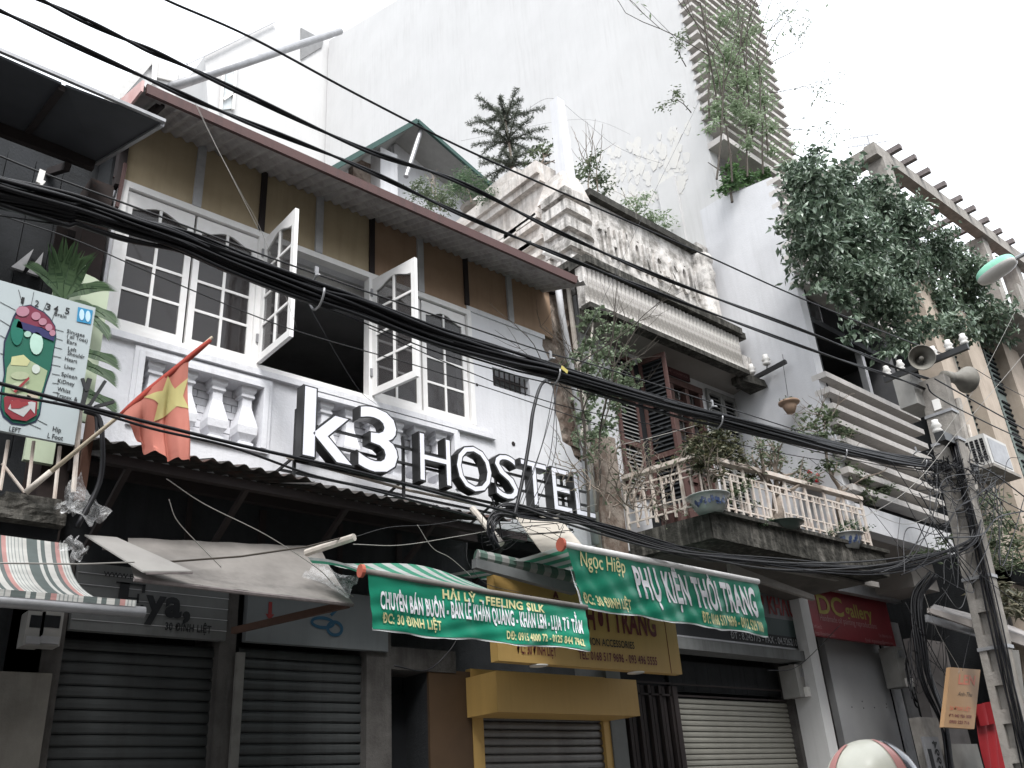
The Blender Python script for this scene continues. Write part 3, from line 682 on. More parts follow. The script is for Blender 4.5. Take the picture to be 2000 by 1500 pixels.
# ================================================================== green striped awnings with banners
def stripe_mat(name, c1, c2, n, axis='x', c3=None, fine=None):
    ma = bpy.data.materials.new(name); ma.use_nodes = True; nn = ma.node_tree; L = nn.links; b = nn.nodes['Principled BSDF']; b.inputs['Roughness'].default_value = 0.7
    uv = nn.nodes.new('ShaderNodeAttribute'); uv.attribute_name = 'stripe'
    mu = nn.nodes.new('ShaderNodeMath'); mu.operation = 'MULTIPLY'; mu.inputs[1].default_value = n; L.new(uv.outputs['Fac'], mu.inputs[0])
    fr_ = nn.nodes.new('ShaderNodeMath'); fr_.operation = 'FRACT'; L.new(mu.outputs[0], fr_.inputs[0])
    rp = nn.nodes.new('ShaderNodeValToRGB'); rp.color_ramp.interpolation = 'CONSTANT'
    els = c3 if c3 else [(0, c1), (0.5, c2)]
    while len(rp.color_ramp.elements) < len(els): rp.color_ramp.elements.new(0.5)
    for e, (p, c) in zip(rp.color_ramp.elements, els): e.position = p; e.color = (*c, 1)
    L.new(fr_.outputs[0], rp.inputs[0])
    t = nn.nodes.new('ShaderNodeTexNoise'); t.inputs['Scale'].default_value = 5; t.inputs['Detail'].default_value = 8
    mr = nn.nodes.new('ShaderNodeMapRange'); mr.inputs[1].default_value = 0.3; mr.inputs[2].default_value = 0.75; mr.inputs[3].default_value = 1.0; mr.inputs[4].default_value = 0.62
    L.new(t.outputs['Fac'], mr.inputs[0])
    mx = nn.nodes.new('ShaderNodeMix'); mx.data_type = 'RGBA'; mx.blend_type = 'MULTIPLY'; mx.inputs[0].default_value = 1
    L.new(rp.outputs[0], mx.inputs[6]); L.new(mr.outputs[0], mx.inputs[7]); L.new(mx.outputs[2], b.inputs['Base Color'])
    tr = nn.nodes.new('ShaderNodeBsdfTranslucent'); L.new(mx.outputs[2], tr.inputs['Color'])
    ms = nn.nodes.new('ShaderNodeMixShader'); ms.inputs[0].default_value = 0.3
    L.new(b.outputs[0], ms.inputs[1]); L.new(tr.outputs[0], ms.inputs[2]); L.new(ms.outputs[0], nn.nodes['Material Output'].inputs['Surface'])
    return ma
green_stripe = stripe_mat('green_white_stripe', (0.52, 0.55, 0.53), (0.06, 0.30, 0.19), 1)
def striped_grid(fn, nu, nv, name, m, parent, per=1.0, along='u'):
    mb = MB().grid(fn, nu, nv); o = mb.build(name, m, parent, True)
    at = o.data.attributes.new('stripe', 'FLOAT', 'POINT')
    vals = [((i/nu) if along == 'u' else (j/nv))*per for j in range(nv+1) for i in range(nu+1)]
    at.data.foreach_set('value', vals); return o
def banner_fn(tl, tr, bl, br, wav=0.012, ph=0.0):
    def fn(s, t, off=0.0):      # s along, t 0 top .. 1 bottom
        p = (tl*(1-s)+tr*s)*(1-t)+(bl*(1-s)+br*s)*t
        L_ = np.linalg.norm(tr-tl)
        dy = wav*(math.sin(s*L_*9+t*2.3+ph)*0.6+math.sin(s*L_*23-t*6+ph)*0.25+math.sin((s*L_*5+t*9)*2.1)*0.35)*(0.3+t)
        p = p+np.array((0, -dy-off, 0.010*math.sin(s*L_*8+ph)*t))
        return p
    return fn
def banner_text(s, fn, W, Hh, x0, x1, zb, h, m, parent, bold=0.02, shear=0.0):
    import bmesh
    global CAPH
    if CAPH is None: CAPH = float(glyphs('H')[0][:, 1].max())
    v, f_ = glyphs(s, bold, shear); a, b = v[:, 0].min(), v[:, 0].max()
    me0 = bpy.data.meshes.new('tmp'); me0.from_pydata([(x0+(p[0]-a)/(b-a)*(x1-x0), 0, zb+p[1]/CAPH*h) for p in v], [], f_)
    bm = bmesh.new(); bm.from_mesh(me0); bpy.data.meshes.remove(me0)
    bmesh.ops.triangulate(bm, faces=bm.faces[:])
    for _ in range(2):
        e = [e for e in bm.edges if e.calc_length() > 0.035]
        if e: bmesh.ops.subdivide_edges(bm, edges=e, cuts=1)
        bmesh.ops.triangulate(bm, faces=bm.faces[:])
    off = wloc(parent)
    for q in bm.verts:
        p = fn(q.co.x/W, 1-q.co.z/Hh, 0.007); q.co = Vector(tuple(p))-off
    me = bpy.data.meshes.new('lettering'); bm.to_mesh(me); bm.free(); me.materials.append(m)
    o = bpy.data.objects.new('lettering', me); col.objects.link(o); o.parent = parent; return o
# banner 1
YB = -1.9
tl, tr_, bl, br_ = P(718, 1121, YB), P(1143, 1190, YB), P(727, 1230, YB+0.08), P(1153, 1269, YB+0.0)
B1 = thing('banner_awning', tl, 'striped awning with green banner reading chuyên bán buôn, left and lower one', 'awning')
W1, H1 = np.linalg.norm(tr_-tl), tl[2]-bl[2]
fn1 = banner_fn(tl, tr_, bl, br_, 0.012, 0.4)
MB().grid(lambda s, t: fn1(s, t), 170, 26).build('banner', banner_m, B1, True)
MB().grid(lambda s, t: fn1(s, 0.97+0.05*t, -0.004)+V(0, 0, -0.006*abs(math.sin(s*22))), 60, 1).build('banner_hem', banner_back, B1)
for s_, x0, x1, zb, h, m_, b_ in (('HẢI LỲ - FEELING SILK', 0.62, 1.62, 0.262, 0.058, tx_cream, 0.035), ('CHUYÊN BÁN BUÔN - BÁN LẺ KHĂN QUÀNG - KHĂN LEN - LỤA TƠ TẰM', 0.08, 2.02, 0.135, 0.105, tx_white, 0.03),
    ('ĐC: 30 ĐINH LIỆT', 0.09, 0.58, 0.045, 0.058, tx_cream, 0.03), ('DĐ: 0915 4000 72 - 0125 844 7962', 1.20, 2.02, 0.030, 0.055, tx_cream, 0.03)):
    banner_text(s_, fn1, W1, H1, x0, x1, zb, h, m_, B1, b_)
MB().tube([tl+V(-0.03, 0, 0.018), tl*0.5+tr_*0.5+V(0, 0, 0.012), tr_+V(0.02, 0, 0.018)], 0.02, 10).build('front_bar', aw_grey, B1, True)
red_cap = mat('orange_red_cap', (0.45, 0.12, 0.08), 0.6)
def cap(p, r, par):
    c = MB().lathe([(r, -0.012), (r, 0.012), (0, 0.012)], (0, 0, 0), 14).build('end_cap', red_cap, None, loc=Vector((0, 0, 0)))
    c.parent = par; c.location = Vector(tuple(p))-wloc(par); c.rotation_euler = (0, R(90), R(-6))
cap(tl+V(-0.05, 0, 0.015), 0.045, B1)
back0, back1 = P(880, 1118, -1.35), P(940, 1120, -1.35)
zc = back0[2]
def aw1(u, v):
    a = tl+(tr_-tl)*u+V(0, 0, 0.03); b = np.array((tl[0]+0.05+(tr_[0]-tl[0])*u*0.98, -0.95, zc+0.12)); return a*(1-v)+b*v
ap = P(925, 1121, -1.3)
def aw1(u, v):      # canvas rises from the bar to the arm in the middle, falls away to both ends
    a = tl+(tr_-tl)*u+V(0, 0, 0.028); hgt = 0.165+0.13*math.exp(-((u-0.42)/0.30)**2)-.03*u
    b = np.array((tl[0]+(tr_[0]-tl[0])*u, YB+0.55, a[2]+hgt)); p = a*(1-v)+b*v; p[2] -= 0.02*math.sin(math.pi*v)
    return p
o = striped_grid(aw1, 48, 6, 'canvas', green_stripe, B1, 13)
wing = [P(600, 1088, -1.5), P(610, 1100, -1.5), P(715, 1124, YB), P(712, 1115, YB)]
def wg(u, v):
    return (wing[0]*(1-u)+wing[3]*u)*(1-v)+(wing[1]*(1-u)+wing[2]*u)*v+V(0, 0, 0.02*math.sin(u*math.pi))
striped_grid(wg, 14, 4, 'canvas_wing', green_stripe, B1, 0.98, 'v')
# banner 2
YB2 = -1.62
tl, tr_, bl, br_ = P(1106, 1070, YB2), P(1480, 1141, YB2), P(1142, 1186, YB2+0.13), P(1503, 1241, YB2+0.13)
B2 = thing('banner_awning', tl, 'striped awning with green banner reading phụ kiện thời trang, right and higher one', 'awning')
W2, H2 = np.linalg.norm(tr_-tl), tl[2]-bl[2]
fn2 = banner_fn(tl, tr_, bl, br_, 0.014, 2.0)
MB().grid(lambda s, t: fn2(s, t), 190, 30).build('banner', banner_m, B2, True)
MB().grid(lambda s, t: fn2(s, 0.975+0.045*t, -0.004)+V(0, 0, -0.006*abs(math.sin(s*24))), 60, 1).build('banner_hem', banner_back, B2)
MB().grid(lambda s, t: fn2(-0.012+0.014*s*t, 0.3+0.7*t, -0.004), 2, 8).build('banner_hem', banner_back, B2)
for s_, x0, x1, zb, h, m_, b_, sh in (('Ngọc Hiệp', 0.12, 0.72, 0.335, 0.115, tx_cream, 0.01, 0.45), ('PHỤ KIỆN THỜI TRANG', 0.82, 2.74, 0.165, 0.235, tx_white, 0.035, 0),
    ('ĐC: 30 ĐINH LIỆT', 0.03, 0.66, 0.035, 0.075, tx_cream, 0.03, 0), ('ĐT: 0168 517 9696 - 0912 529 708', 1.72, 2.78, 0.03, 0.085, tx_cream, 0.03, 0)):
    banner_text(s_, fn2, W2, H2, x0, x1, zb, h, m_, B2, b_, sh)
MB().tube([tl+V(-0.04, 0, 0.028), tr_+V(0.01, 0, 0.028)], 0.030, 10).build('front_bar', mat('white_tube', (0.66, 0.65, 0.64), 0.5, (0.5, 0.49, 0.48), 9, 0.5), B2, True)
cap(tl+V(-0.06, 0, 0.02), 0.06, B2)
def aw2(u, v):
    a = tl+(tr_-tl)*u+V(0, 0, 0.03); b = np.array((a[0]-0.25, -0.25, a[2]+0.0+0.02)); p = a*(1-v)+b*v; p[2] -= 0.03*math.sin(v*math.pi); return p
striped_grid(aw2, 60, 4, 'canvas', green_stripe, B2, 14)
MB().tube([P(930, 1085, -0.9), P(1120, 1128, -1.15)], 0.06, 10).build('roller', stripe_mat('roller_stripe', (0.12, 0.2, 0.16), (0.4, 0.4, 0.38), 8), B2)
rs = bpy.context.scene.collection.objects[-1]; at = rs.data.attributes.new('stripe', 'FLOAT', 'POINT'); at.data.foreach_set('value', [p.co.x*0.9 for p in rs.data.vertices])
MB().slab([P(930, 1108, -1.0), P(1125, 1160, -1.25), P(1125, 1140, -1.25), P(930, 1090, -1.0)], (0, 0.06, 0)).build('roller_housing', dirty_white, B2)
MB().tube([P(922, 993, -1.1), P(980, 1063, -1.35)], 0.03, 8).build('arm', pale_pipe, B2)

# ================================================================== LEFT HOUSE (dark, under a sheet roof)
A = thing('shophouse', (0.6, 0, 0), 'dark timber shophouse at the left edge under a flat grey sheet roof', 'house')
fr0, fr1 = P(-60, 96, -1.15), P(318, 241, -1.15)
re0, re1 = P(-60, 215, -0.1), P(189, 318, -0.1)
def quadpt(a, b, c, d, u, v): return (a*(1-u)+b*u)*(1-v)+(c*(1-u)+d*u)*v
um = 0.0
s0 = P(120, 165, -1.15); t0 = P(50, 258, -0.1)
up_ = V(0, 0, 0.02)
fL = V(-1.0, -1.15, fr1[2]-0.0); rL = V(-1.2, -0.1, re1[2])
MB().slab([fL, s0, t0, rL], up_).build('roof_sheet', dark_sheet, A)
MB().slab([s0+V(.03, 0, 0), fr1, re1, t0+V(.03, 0, 0)], up_).build('roof_sheet', dark_sheet, A)
MB().bar(s0+V(.015, 0.03, 0.0), t0+V(.015, 0, 0.0), 0.05, 0.05).build('rafter', batten_d, A)
MB().bar(fL+V(0, -.02, .01), fr1+V(0.01, -.02, .01), 0.03, 0.03).build('edge_strip', grey_metal, A)
MB().bar(fr1+V(0, 0, 0), re1+V(0, 0.0, 0), 0.03, 0.05).build('edge_strip', grey_metal, A)
MB().bar(re1+V(-0.02, 0.0, -0.04), fL+V(0, 1.05, re1[2]-fL[2]-0.04), 0.06, 0.1).build('wall_plate', batten_d, A)
for x in (0.3, 0.9, 1.5): MB().bar((x, -0.1, re1[2]-0.15), (x, 0.9, re1[2]+0.4), 0.05, 0.07).build('rafter', batten_d, A)
for i in range(13):
    x = -1.2+i*0.235; MB().box(x, x+0.228, 0.55+0.01*(i % 2), 0.58+0.01*(i % 2), 3.6, 7.3).build('wall_plank', shade_tone_grime, A)
MB().box(-1.2, 1.95, 0.62, 0.7, 0.15, 8.2).build('back_wall', shade_tone_grime, A)
MB().box(-1.2, 1.9, 0.0, 0.6, 3.42, 3.52).build('floor', shade_tone_grime, A)
MB().box(1.72, 1.92, 0.0, 0.5, 0.15, 6.9).build('side_post', mat('rusty_sheet', (0.03, 0.02, 0.018), 0.8, (0.014, 0.011, 0.010), 5, 0.9, rust=(0.06, 0.027, 0.02)), A)
MB().bar(P(245, 320, -0.06), P(228, 405, -0.06), 0.03, 0.03).build('red_post', fascia_m, A)
MB().slab([P(222, 345, 0.0), P(250, 352, 0.0), P(250, 320, 0.0), P(240, 330, 0.0)], (0, 0.03, 0)).build('red_bracket', fascia_m, A)
for u0, v0, u1, v1, u2, v2 in ((22, 521, 46, 529, 66, 486), (53, 531, 76, 539, 85, 492)):
    MB().poly([P(u0, v0, 0.5), P(u1, v1, 0.5), P(u2, v2, 0.5)], (0, 0.03, 0)).build('gable_light', batten_l, A)
for i, (u0, v0, u1, v1, m_) in enumerate([(112, 440, 130, 560, 'r'), (133, 448, 160, 470, 'k'), (150, 455, 175, 540, 'p'), (178, 450, 205, 560, 'r')]):
    a, b = P(u0, v0, 0.2), P(u1, v1, 0.2)
    MB().box(a[0], b[0], 0.2-i*0.01, 0.23-i*0.01, b[2], a[2]).build('wall_sheet', {'r': MATS['rusty_sheet'], 'k': batten_d, 'p': peel}[m_], A)
# mint panel
a = P(163, 548, -0.55); b = P(215, 560, -0.55); c = P(195, 830, -0.55)
pts = [(a[0], c[2]), (b[0], c[2]), (b[0], b[2]-0.02)]+[(b[0]-(b[0]-a[0])*t, b[2]-0.02+0.07*math.sin(t*1.6)) for t in (0.3, 0.6, 1.0)]
MB().poly([(x, -0.55, z) for x, z in pts], (0, 0.03, 0)).build('mint_panel', mint, A)
a = P(118, 500, -0.1); MB().box(a[0], a[0]+0.2, -0.1, -0.05, 4.2, a[2]).build('mint_panel', mint, A)
# balcony slab, bars
sl0 = P(133, 990, -1.0)
def slabf(u, v):
    x = -0.6+(sl0[0]+0.6)*u; return (x, -1.0-0.012*math.sin(u*40+v*3)*math.sin(v*3.1)-0.01*random.random(), 3.47+0.125*v+0.008*math.sin(u*31)*(v > .9))
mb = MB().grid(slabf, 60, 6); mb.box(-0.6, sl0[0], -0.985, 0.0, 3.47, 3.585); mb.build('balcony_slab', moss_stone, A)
MB().box(-0.6, 1.66, -0.9, 0.0, 3.40, 3.47).build('slab_beam', dark, A)
for u0, v0, u1, v1, r_ in ((16, 860, 0, 958, .012), (66, 862, 54, 960, .012), (117, 872, 105, 985, .013), (157, 800, 143, 962, .017), (4, 905, 48, 962, .010), (-30, 865, -45, 955, .012)):
    MB().tube([P(u0, v0, -0.96), P(u1, v1, -0.96)], r_, 6).build('balcony_bar', rail_w, A)
MB().box(P(160, 880, -0.7)[0], P(178, 880, -0.7)[0], -0.72, -0.68, 3.75, 4.4).build('brown_board', mat('brown_board', (0.13, 0.065, 0.045), 0.8), A)
MB().box(1.3, 1.63, -0.99, -0.9, 3.585, 3.64).build('mortar_edge', moss_stone, A)
# ground floor of the left house
q = P(102, 1320, -0.05)
MB().box(0.6, q[0], -0.05, 0.5, 0.15, 2.72).build('pillar', pillar_m if False else mat('cream_grime_pillar', (0.14, 0.13, 0.115), 0.9, (0.085, 0.078, 0.068), 3, 0.8, (0.03, 0.027, 0.024), 0.5, bump=0.4), A)
MB().box(0.2, 2.02, 0.1, 0.6, 2.72, 3.4).build('dark_lintel', shade_tone_grime, A)
for u0, v0, u1, v1 in ((56, 1192, 80, 1262), (84, 1192, 116, 1262)):
    a, b = P(u0, v0, -0.15), P(u1, v1, -0.15)
    bx_ = MB().box(a[0], b[0], -0.15, 0.06, b[2], a[2]).build('meter_box', box_m, None, loc=Vector((a[0], -0.05, b[2])))
    tag(bx_, 'grey electricity meter box, '+('left one of the pair at the left edge' if u0 < 60 else 'right one of the pair at the left edge, beside the shutter'), 'meter box', 'meter boxes at the left pillar')
    MB().box(a[0]+0.02, b[0]-0.02, -0.156, -0.15, b[2]+0.12, a[2]-0.03).build('box_window', dark, bx_); MB().box(a[0]+0.01, b[0]-0.01, -0.165, -0.15, b[2]+0.01, b[2]+0.06).build('box_lid', grey_metal, bx_)

# foot reflexology board
F = thing('chart_board', (1.15, -1.02, 4.03), 'pale blue foot chart board with coloured sole map and numbers, at the left edge', 'sign')
FX0, FX1, FZ0, FZ1 = 0.78, P(163, 730, -1.05)[0], 4.0, 5.03
FY = -1.05
z_tr, z_br = P(187, 601, FY)[2], P(141, 868, FY)[2]; xr = P(187, 601, FY)[0]
MB().box(0.7, xr, FY, FY+0.03, z_br, z_tr).build('board', board_blue, F)
def fp(u, v, k=0): 
    p = P(u, v, FY); p[1] = FY-0.003-0.0025*k; return p
def flat(pts, m, k, name='print'):
    n = len(pts); mb_ = MB().add([fp(u, v, k) for u, v in pts], [tuple(range(n))[::-1]]); return mb_.build(name, m, F)
pc = {}
def pm_(n, c): 
    return mat('print_'+n, c, 0.5)
foot = [(28, 622), (40, 602), (58, 598), (72, 606), (84, 612), (96, 624), (106, 640), (108, 662), (103, 690), (98, 720), (88, 750), (80, 780), (76, 808), (68, 822), (50, 829), (25, 826), (8, 812), (2, 795), (4, 760), (10, 730), (8, 700), (10, 670), (20, 645)]
flat([(u+(2 if u > 50 else -3), v+(3 if v > 700 else -3)) for u, v in foot], pm_('outline', (0.012, 0.02, 0.05)), 0)
flat(foot, pm_('teal', (0.006, 0.10, 0.065)), 1)
flat([(13, 720), (25, 700), (60, 706), (92, 725), (84, 755), (76, 780), (74, 800), (20, 800), (8, 770)], pm_('sage', (0.30, 0.36, 0.22)), 2)
flat([(22, 698), (45, 694), (58, 706), (52, 716), (20, 714)], pm_('sand', (0.48, 0.48, 0.25)), 3)
for u, v, a, b, c in ((70, 672, 13, 22, (0.38, 0.55, 0.47)), (53, 654, 7, 6, (0.30, 0.45, 0.38)), (32, 650, 12, 26, (0.004, 0.13, 0.09)), (38, 735, 18, 8, (0.36, 0.40, 0.26)), (35, 757, 16, 9, (0.40, 0.44, 0.30)), (40, 778, 20, 7, (0.35, 0.36, 0.28)), (69, 722, 8, 9, (0.5, 0.55, 0.5)), (62, 776, 11, 9, (0.42, 0.36, 0.28))):
    flat([(u+a*math.cos(t*math.pi/8), v+b*math.sin(t*math.pi/8)) for t in range(16)], pm_('%d_%d' % (u, v), c), 4)
flat([(28, 622), (40, 602), (58, 598), (72, 606), (84, 612), (96, 624), (106, 640), (107, 655), (80, 640), (52, 636), (34, 628)], pm_('claret', (0.16, 0.02, 0.045)), 3)
flat([(34, 628), (80, 642), (106, 656), (104, 668), (70, 654), (30, 640)], pm_('navy', (0.02, 0.02, 0.09)), 4)
for u, v, a, b in ((43, 610, 13, 10), (69, 619, 9, 8), (82, 630, 8, 7), (94, 641, 7, 7), (101, 652, 6, 6)):
    flat([(u+a*math.cos(t*math.pi/8), v+b*math.sin(t*math.pi/8)) for t in range(16)], pm_('toe', (0.36, 0.17, 0.22)), 5)
flat([(6, 778), (20, 770), (72, 782), (70, 812), (50, 824), (22, 820), (8, 805)], pm_('heel', (0.20, 0.02, 0.03)), 5)
flat([(22, 784), (40, 790), (60, 786), (68, 788), (66, 810), (58, 800), (44, 816), (24, 806), (14, 800)], pm_('heel_pale', (0.42, 0.42, 0.42)), 6)
flat([(18, 786), (34, 782), (40, 788), (52, 786), (54, 792), (36, 800), (20, 800)], pm_('heel_red', (0.25, 0.03, 0.035)), 7)
flat([(24, 766), (54, 738), (56, 742), (28, 770)], pm_('heel_red', (0.25, 0.03, 0.035)), 7)
flat([(152, 600), (181, 607), (177, 634), (149, 628)], pm_('azure', (0.03, 0.22, 0.40)), 1)
for s_ in (-1, 1):
    flat([(165+s_*6+(5*math.cos(t*math.pi/6)), 617+s_*1.5+11*math.sin(t*math.pi/6)) for t in range(12)], pm_('sole_pale', (0.45, 0.62, 0.75)), 2)
for s_, u0, v0, u1, hp in (('1', 40, 592, 46, 10), ('2', 67, 598, 75, 10), ('3', 88, 604, 98, 10), ('4', 104, 608, 113, 10), ('5', 126, 612, 135, 10), ('Eyes', 62, 609, 84, 6), ('Brain', 106, 616, 130, 6), ('Sinuses', 130, 650, 166, 6),
    ('( all Toes)', 130, 659, 172, 6), ('Ears', 130, 670, 150, 6), ('Left', 132, 684, 149, 6), ('Shouldr', 131, 693, 166, 6), ('Heart', 126, 704, 151, 6), ('Liver', 125, 719, 147, 6), ('Spleen', 119, 734, 151, 6), ('KiDney', 112, 747, 146, 6),
    ('Whist', 111, 763, 138, 6), ('Transv. &', 109, 775, 152, 6), ('LEFT', 17, 842, 40, 7), ('Hip', 102, 842, 119, 7), ('L Foot', 92, 855, 123, 7)):
    p0, p1 = P(u0, v0, FY), P(u1, v0, FY)
    text(s_, front(FY), tx_black, F, p0[0], p1[0], p0[2], hp/290.0*1.35, 0.016)
for i in range(9):
    a, b = fp(96+i*1, 640+i*18, 0), fp(124-i*1.5, 648+i*17, 0); MB().bar(a, b, 0.002, 0.0025).build('pointer_line', tx_black, F)
for u0, v0, u1, v1 in ((60, 600, 66, 570), (45, 600, 36, 566), (82, 612, 92, 590), (100, 630, 110, 600), (62, 815, 92, 830), (50, 825, 80, 838), (0, 625, 24, 640), (0, 655, 12, 662), (0, 690, 10, 694), (0, 590, 30, 606)):
    MB().bar(fp(u0, v0, 0), fp(u1, v1, 0), 0.002, 0.0025).build('pointer_line', tx_black, F)

# striped awning at the left
AW = thing('awning', (1.2, -1.5, 3.0), 'faded striped awning in grey, white and salmon pink at the left edge', 'awning')
sa, sb, sc0, sd0 = P(-40, 1162, -1.8), P(262, 1184, -1.8), P(-40, 1040, -1.0), P(132, 1062, -1.0)
sa[0] = 0.7; sc0 = np.array((0.7, -1.0, sd0[2]))
pal = [(0, (0.50, 0.27, 0.25)), (0.08, (0.60, 0.60, 0.57)), (0.11, (0.30, 0.32, 0.31)), (0.13, (0.60, 0.60, 0.57)), (0.17, (0.32, 0.34, 0.33)), (0.19, (0.60, 0.60, 0.57)), (0.23, (0.30, 0.32, 0.31)), (0.25, (0.58, 0.58, 0.55)),
       (0.30, (0.32, 0.34, 0.33)), (0.32, (0.58, 0.58, 0.55)), (0.37, (0.30, 0.32, 0.31)), (0.39, (0.58, 0.57, 0.54)), (0.46, (0.12, 0.145, 0.14)), (0.66, (0.58, 0.58, 0.55)), (0.72, (0.12, 0.145, 0.14)), (0.80, (0.58, 0.57, 0.54)), (0.92, (0.14, 0.16, 0.155))]
awm = stripe_mat('left_awning_stripe', None, None, 1, c3=pal)
def awl(u, v):
    p = quadpt(sa, sb, sc0, sd0, u, v); p = p+np.array((0.05*math.sin(v*math.pi)*u*-1.6, 0, -0.10*math.sin(math.pi*v)**0.8)); return p
striped_grid(awl, 60, 14, 'canvas', awm, AW, 3.25)
MB().tube([sa+V(-.3, 0, -.03), sb+V(0.06, 0, -.03)], 0.032, 10).build('front_bar', grey_metal, AW, True)
striped_grid(lambda u, v: quadpt(sa, sb, sa+V(0, 0.0, 0.035), sb+V(0, 0, 0.035), u, v)+V(0, -.028, -.008), 60, 1, 'valance', awm, AW, 3.25)
MB().tube([P(0, 1100, -1.9), P(160, 1102, -1.7), P(262, 1098, -1.5)], 0.005, 5).build('cord', wire_pale, AW)
# plastic rags
def rag_sheet(pts, name, lab, yv=(-1.1, -0.9), seed=0):
    rs_ = np.random.RandomState(seed); a, b, c, d = [P(u, v, y_) for (u, v), y_ in zip(pts, (yv[0], yv[1], yv[0], yv[1]))]
    ph = rs_.rand(4)*6
    def fn(u, v):
        p = quadpt(a, b, c, d, u, v); return p+np.array((0.02*math.sin(v*9+ph[0]), 0.05*math.sin(u*7+ph[1])*math.cos(v*6+ph[2]), 0.02*math.sin(u*11+v*8+ph[3])))
    o = MB().grid(fn, 14, 14).build(name, film, None, True, loc=Vector(tuple(a))); return tag(o, lab, 'plastic sheet')
rag_sheet([(118, 958), (150, 925), (175, 1030), (220, 1008)], 'plastic_sheet', 'torn clear plastic sheet hanging at the mossy balcony corner', seed=1)
rag_sheet([(108, 985), (155, 980), (125, 1000), (170, 1000)], 'plastic_sheet', 'crumpled white plastic scrap lying on the mossy balcony edge', seed=2)
rag_sheet([(120, 1055), (160, 1048), (142, 1100), (172, 1085)], 'plastic_sheet', 'knotted clear plastic bag tied above the striped awning end', (-1.3, -1.3), seed=3)

# ================================================================== flag on its pole
FL = thing('flag', P(50, 962, -1.02), 'faded red flag with a yellow star, hanging from a slanting bamboo pole', 'flag')
pa, pb = P(50, 962, -1.02), P(415, 658, -1.75)
def pole_at(u):
    """point of the pole seen at pixel column u"""
    best = min(((abs((lambda q: 1000+FOC*((q-CAM)@cr)/((q-CAM)@cf))(pa*(1-t)+pb*t)-u), t) for t in np.linspace(0, 1, 400)))
    return pa*(1-best[1])+pb*best[1]
MB().tube([pa, pa*0.5+pb*0.5+V(0, 0, -0.01), pb], [0.016, 0.012, 0.010], 8).build('pole', bamboo, FL, True)
MB().tube([pa, pole_at(100)], [0.02, 0.018], 8).build('pole_socket', pale_pipe, FL, True)
pr0, pr1 = pole_at(232), pole_at(412)
mid = [pr0*(1-t)+pr1*t for t in np.linspace(0, 1, 10)]
MB().tube([p+V(0, 0, -0.012) for p in mid], [0.012, 0.02, 0.024, 0.026, 0.024, 0.022, 0.02, 0.02, 0.018, 0.014], 8).build('rolled_edge', flag_pole_red, FL, True)
fA, fB = pole_at(232), pole_at(368)
yb = fB[1]
fC, fD = P(370, 903, yb-0.03), P(268, 862, fA[1]-0.02)
def flagf(u, v, off=0.0):
    p = (fA*(1-u)+fB*u)*(1-v)+(fD*(1-u)+fC*u)*v
    bulge = math.sin(math.pi*u)*v*(0.0)
    fold_ = 0.035*math.sin(u*15+v*1.5)*(0.25+v)+0.02*math.sin(u*31+v*4)*v+0.03*math.sin(v*5+u*3)
    p = p+np.array((0.012*math.sin(u*13)*v, -fold_-off, -0.035*math.sin(math.pi*u)*v+0.01*math.sin(u*20)*(v > .9)))
    return p
MB().grid(flagf, 50, 40).build('cloth', flag_red, FL, True)
star_px = [(333, 745), (343, 770), (368, 733), (356, 775), (372, 803), (340, 796), (299, 822), (318, 788), (282, 780), (318, 765)]
star_px = [(328, 735), (340, 762), (367, 737), (358, 775), (370, 800), (343, 795), (300, 823), (309, 787), (280, 777), (318, 764)]
def inv(u, v):      # pixel -> cloth coordinates
    bs = None
    for a in np.linspace(0, 1, 41):
        for b in np.linspace(0, 1, 41):
            p = flagf(a, b)-CAM; z = p@cf; e = (1000+FOC*(p@cr)/z-u)**2+(750-FOC*(p@cu)/z-v)**2
            if bs is None or e < bs[0]: bs = (e, a, b)
    return bs[1], bs[2]
sp = [inv(u, v) for u, v in star_px]
cxs = (sum(a for a, b in sp)/10, sum(b for a, b in sp)/10)
mb = MB()
for i in range(10):
    a, b = sp[i], sp[(i+1) % 10]; N = 8
    idx = {}
    vs = []; fs = []
    for r_ in range(N+1):
        for c_ in range(r_+1):
            wa = (r_-c_)/N; wb_ = c_/N; wc = 1-wa-wb_
            idx[(r_, c_)] = len(vs); vs.append(flagf(a[0]*wa+b[0]*wb_+cxs[0]*wc, a[1]*wa+b[1]*wb_+cxs[1]*wc, 0.006))
    for r_ in range(N):
        for c_ in range(r_+1):
            fs.append((idx[(r_, c_)], idx[(r_+1, c_)], idx[(r_+1, c_+1)]))
            if c_ < r_: fs.append((idx[(r_, c_)], idx[(r_+1, c_+1)], idx[(r_, c_+1)]))
    mb.add(vs, fs)
mb.build('star', flag_yel, FL, True)

# ================================================================== OLD HOUSE with the lettered parapet
C = thing('shophouse', (9.6, 0, 0), 'old stained limewashed house with a lettered parapet, fluted canopy front and plant balcony', 'house')
CX0, CX1 = 7.88, 11.27
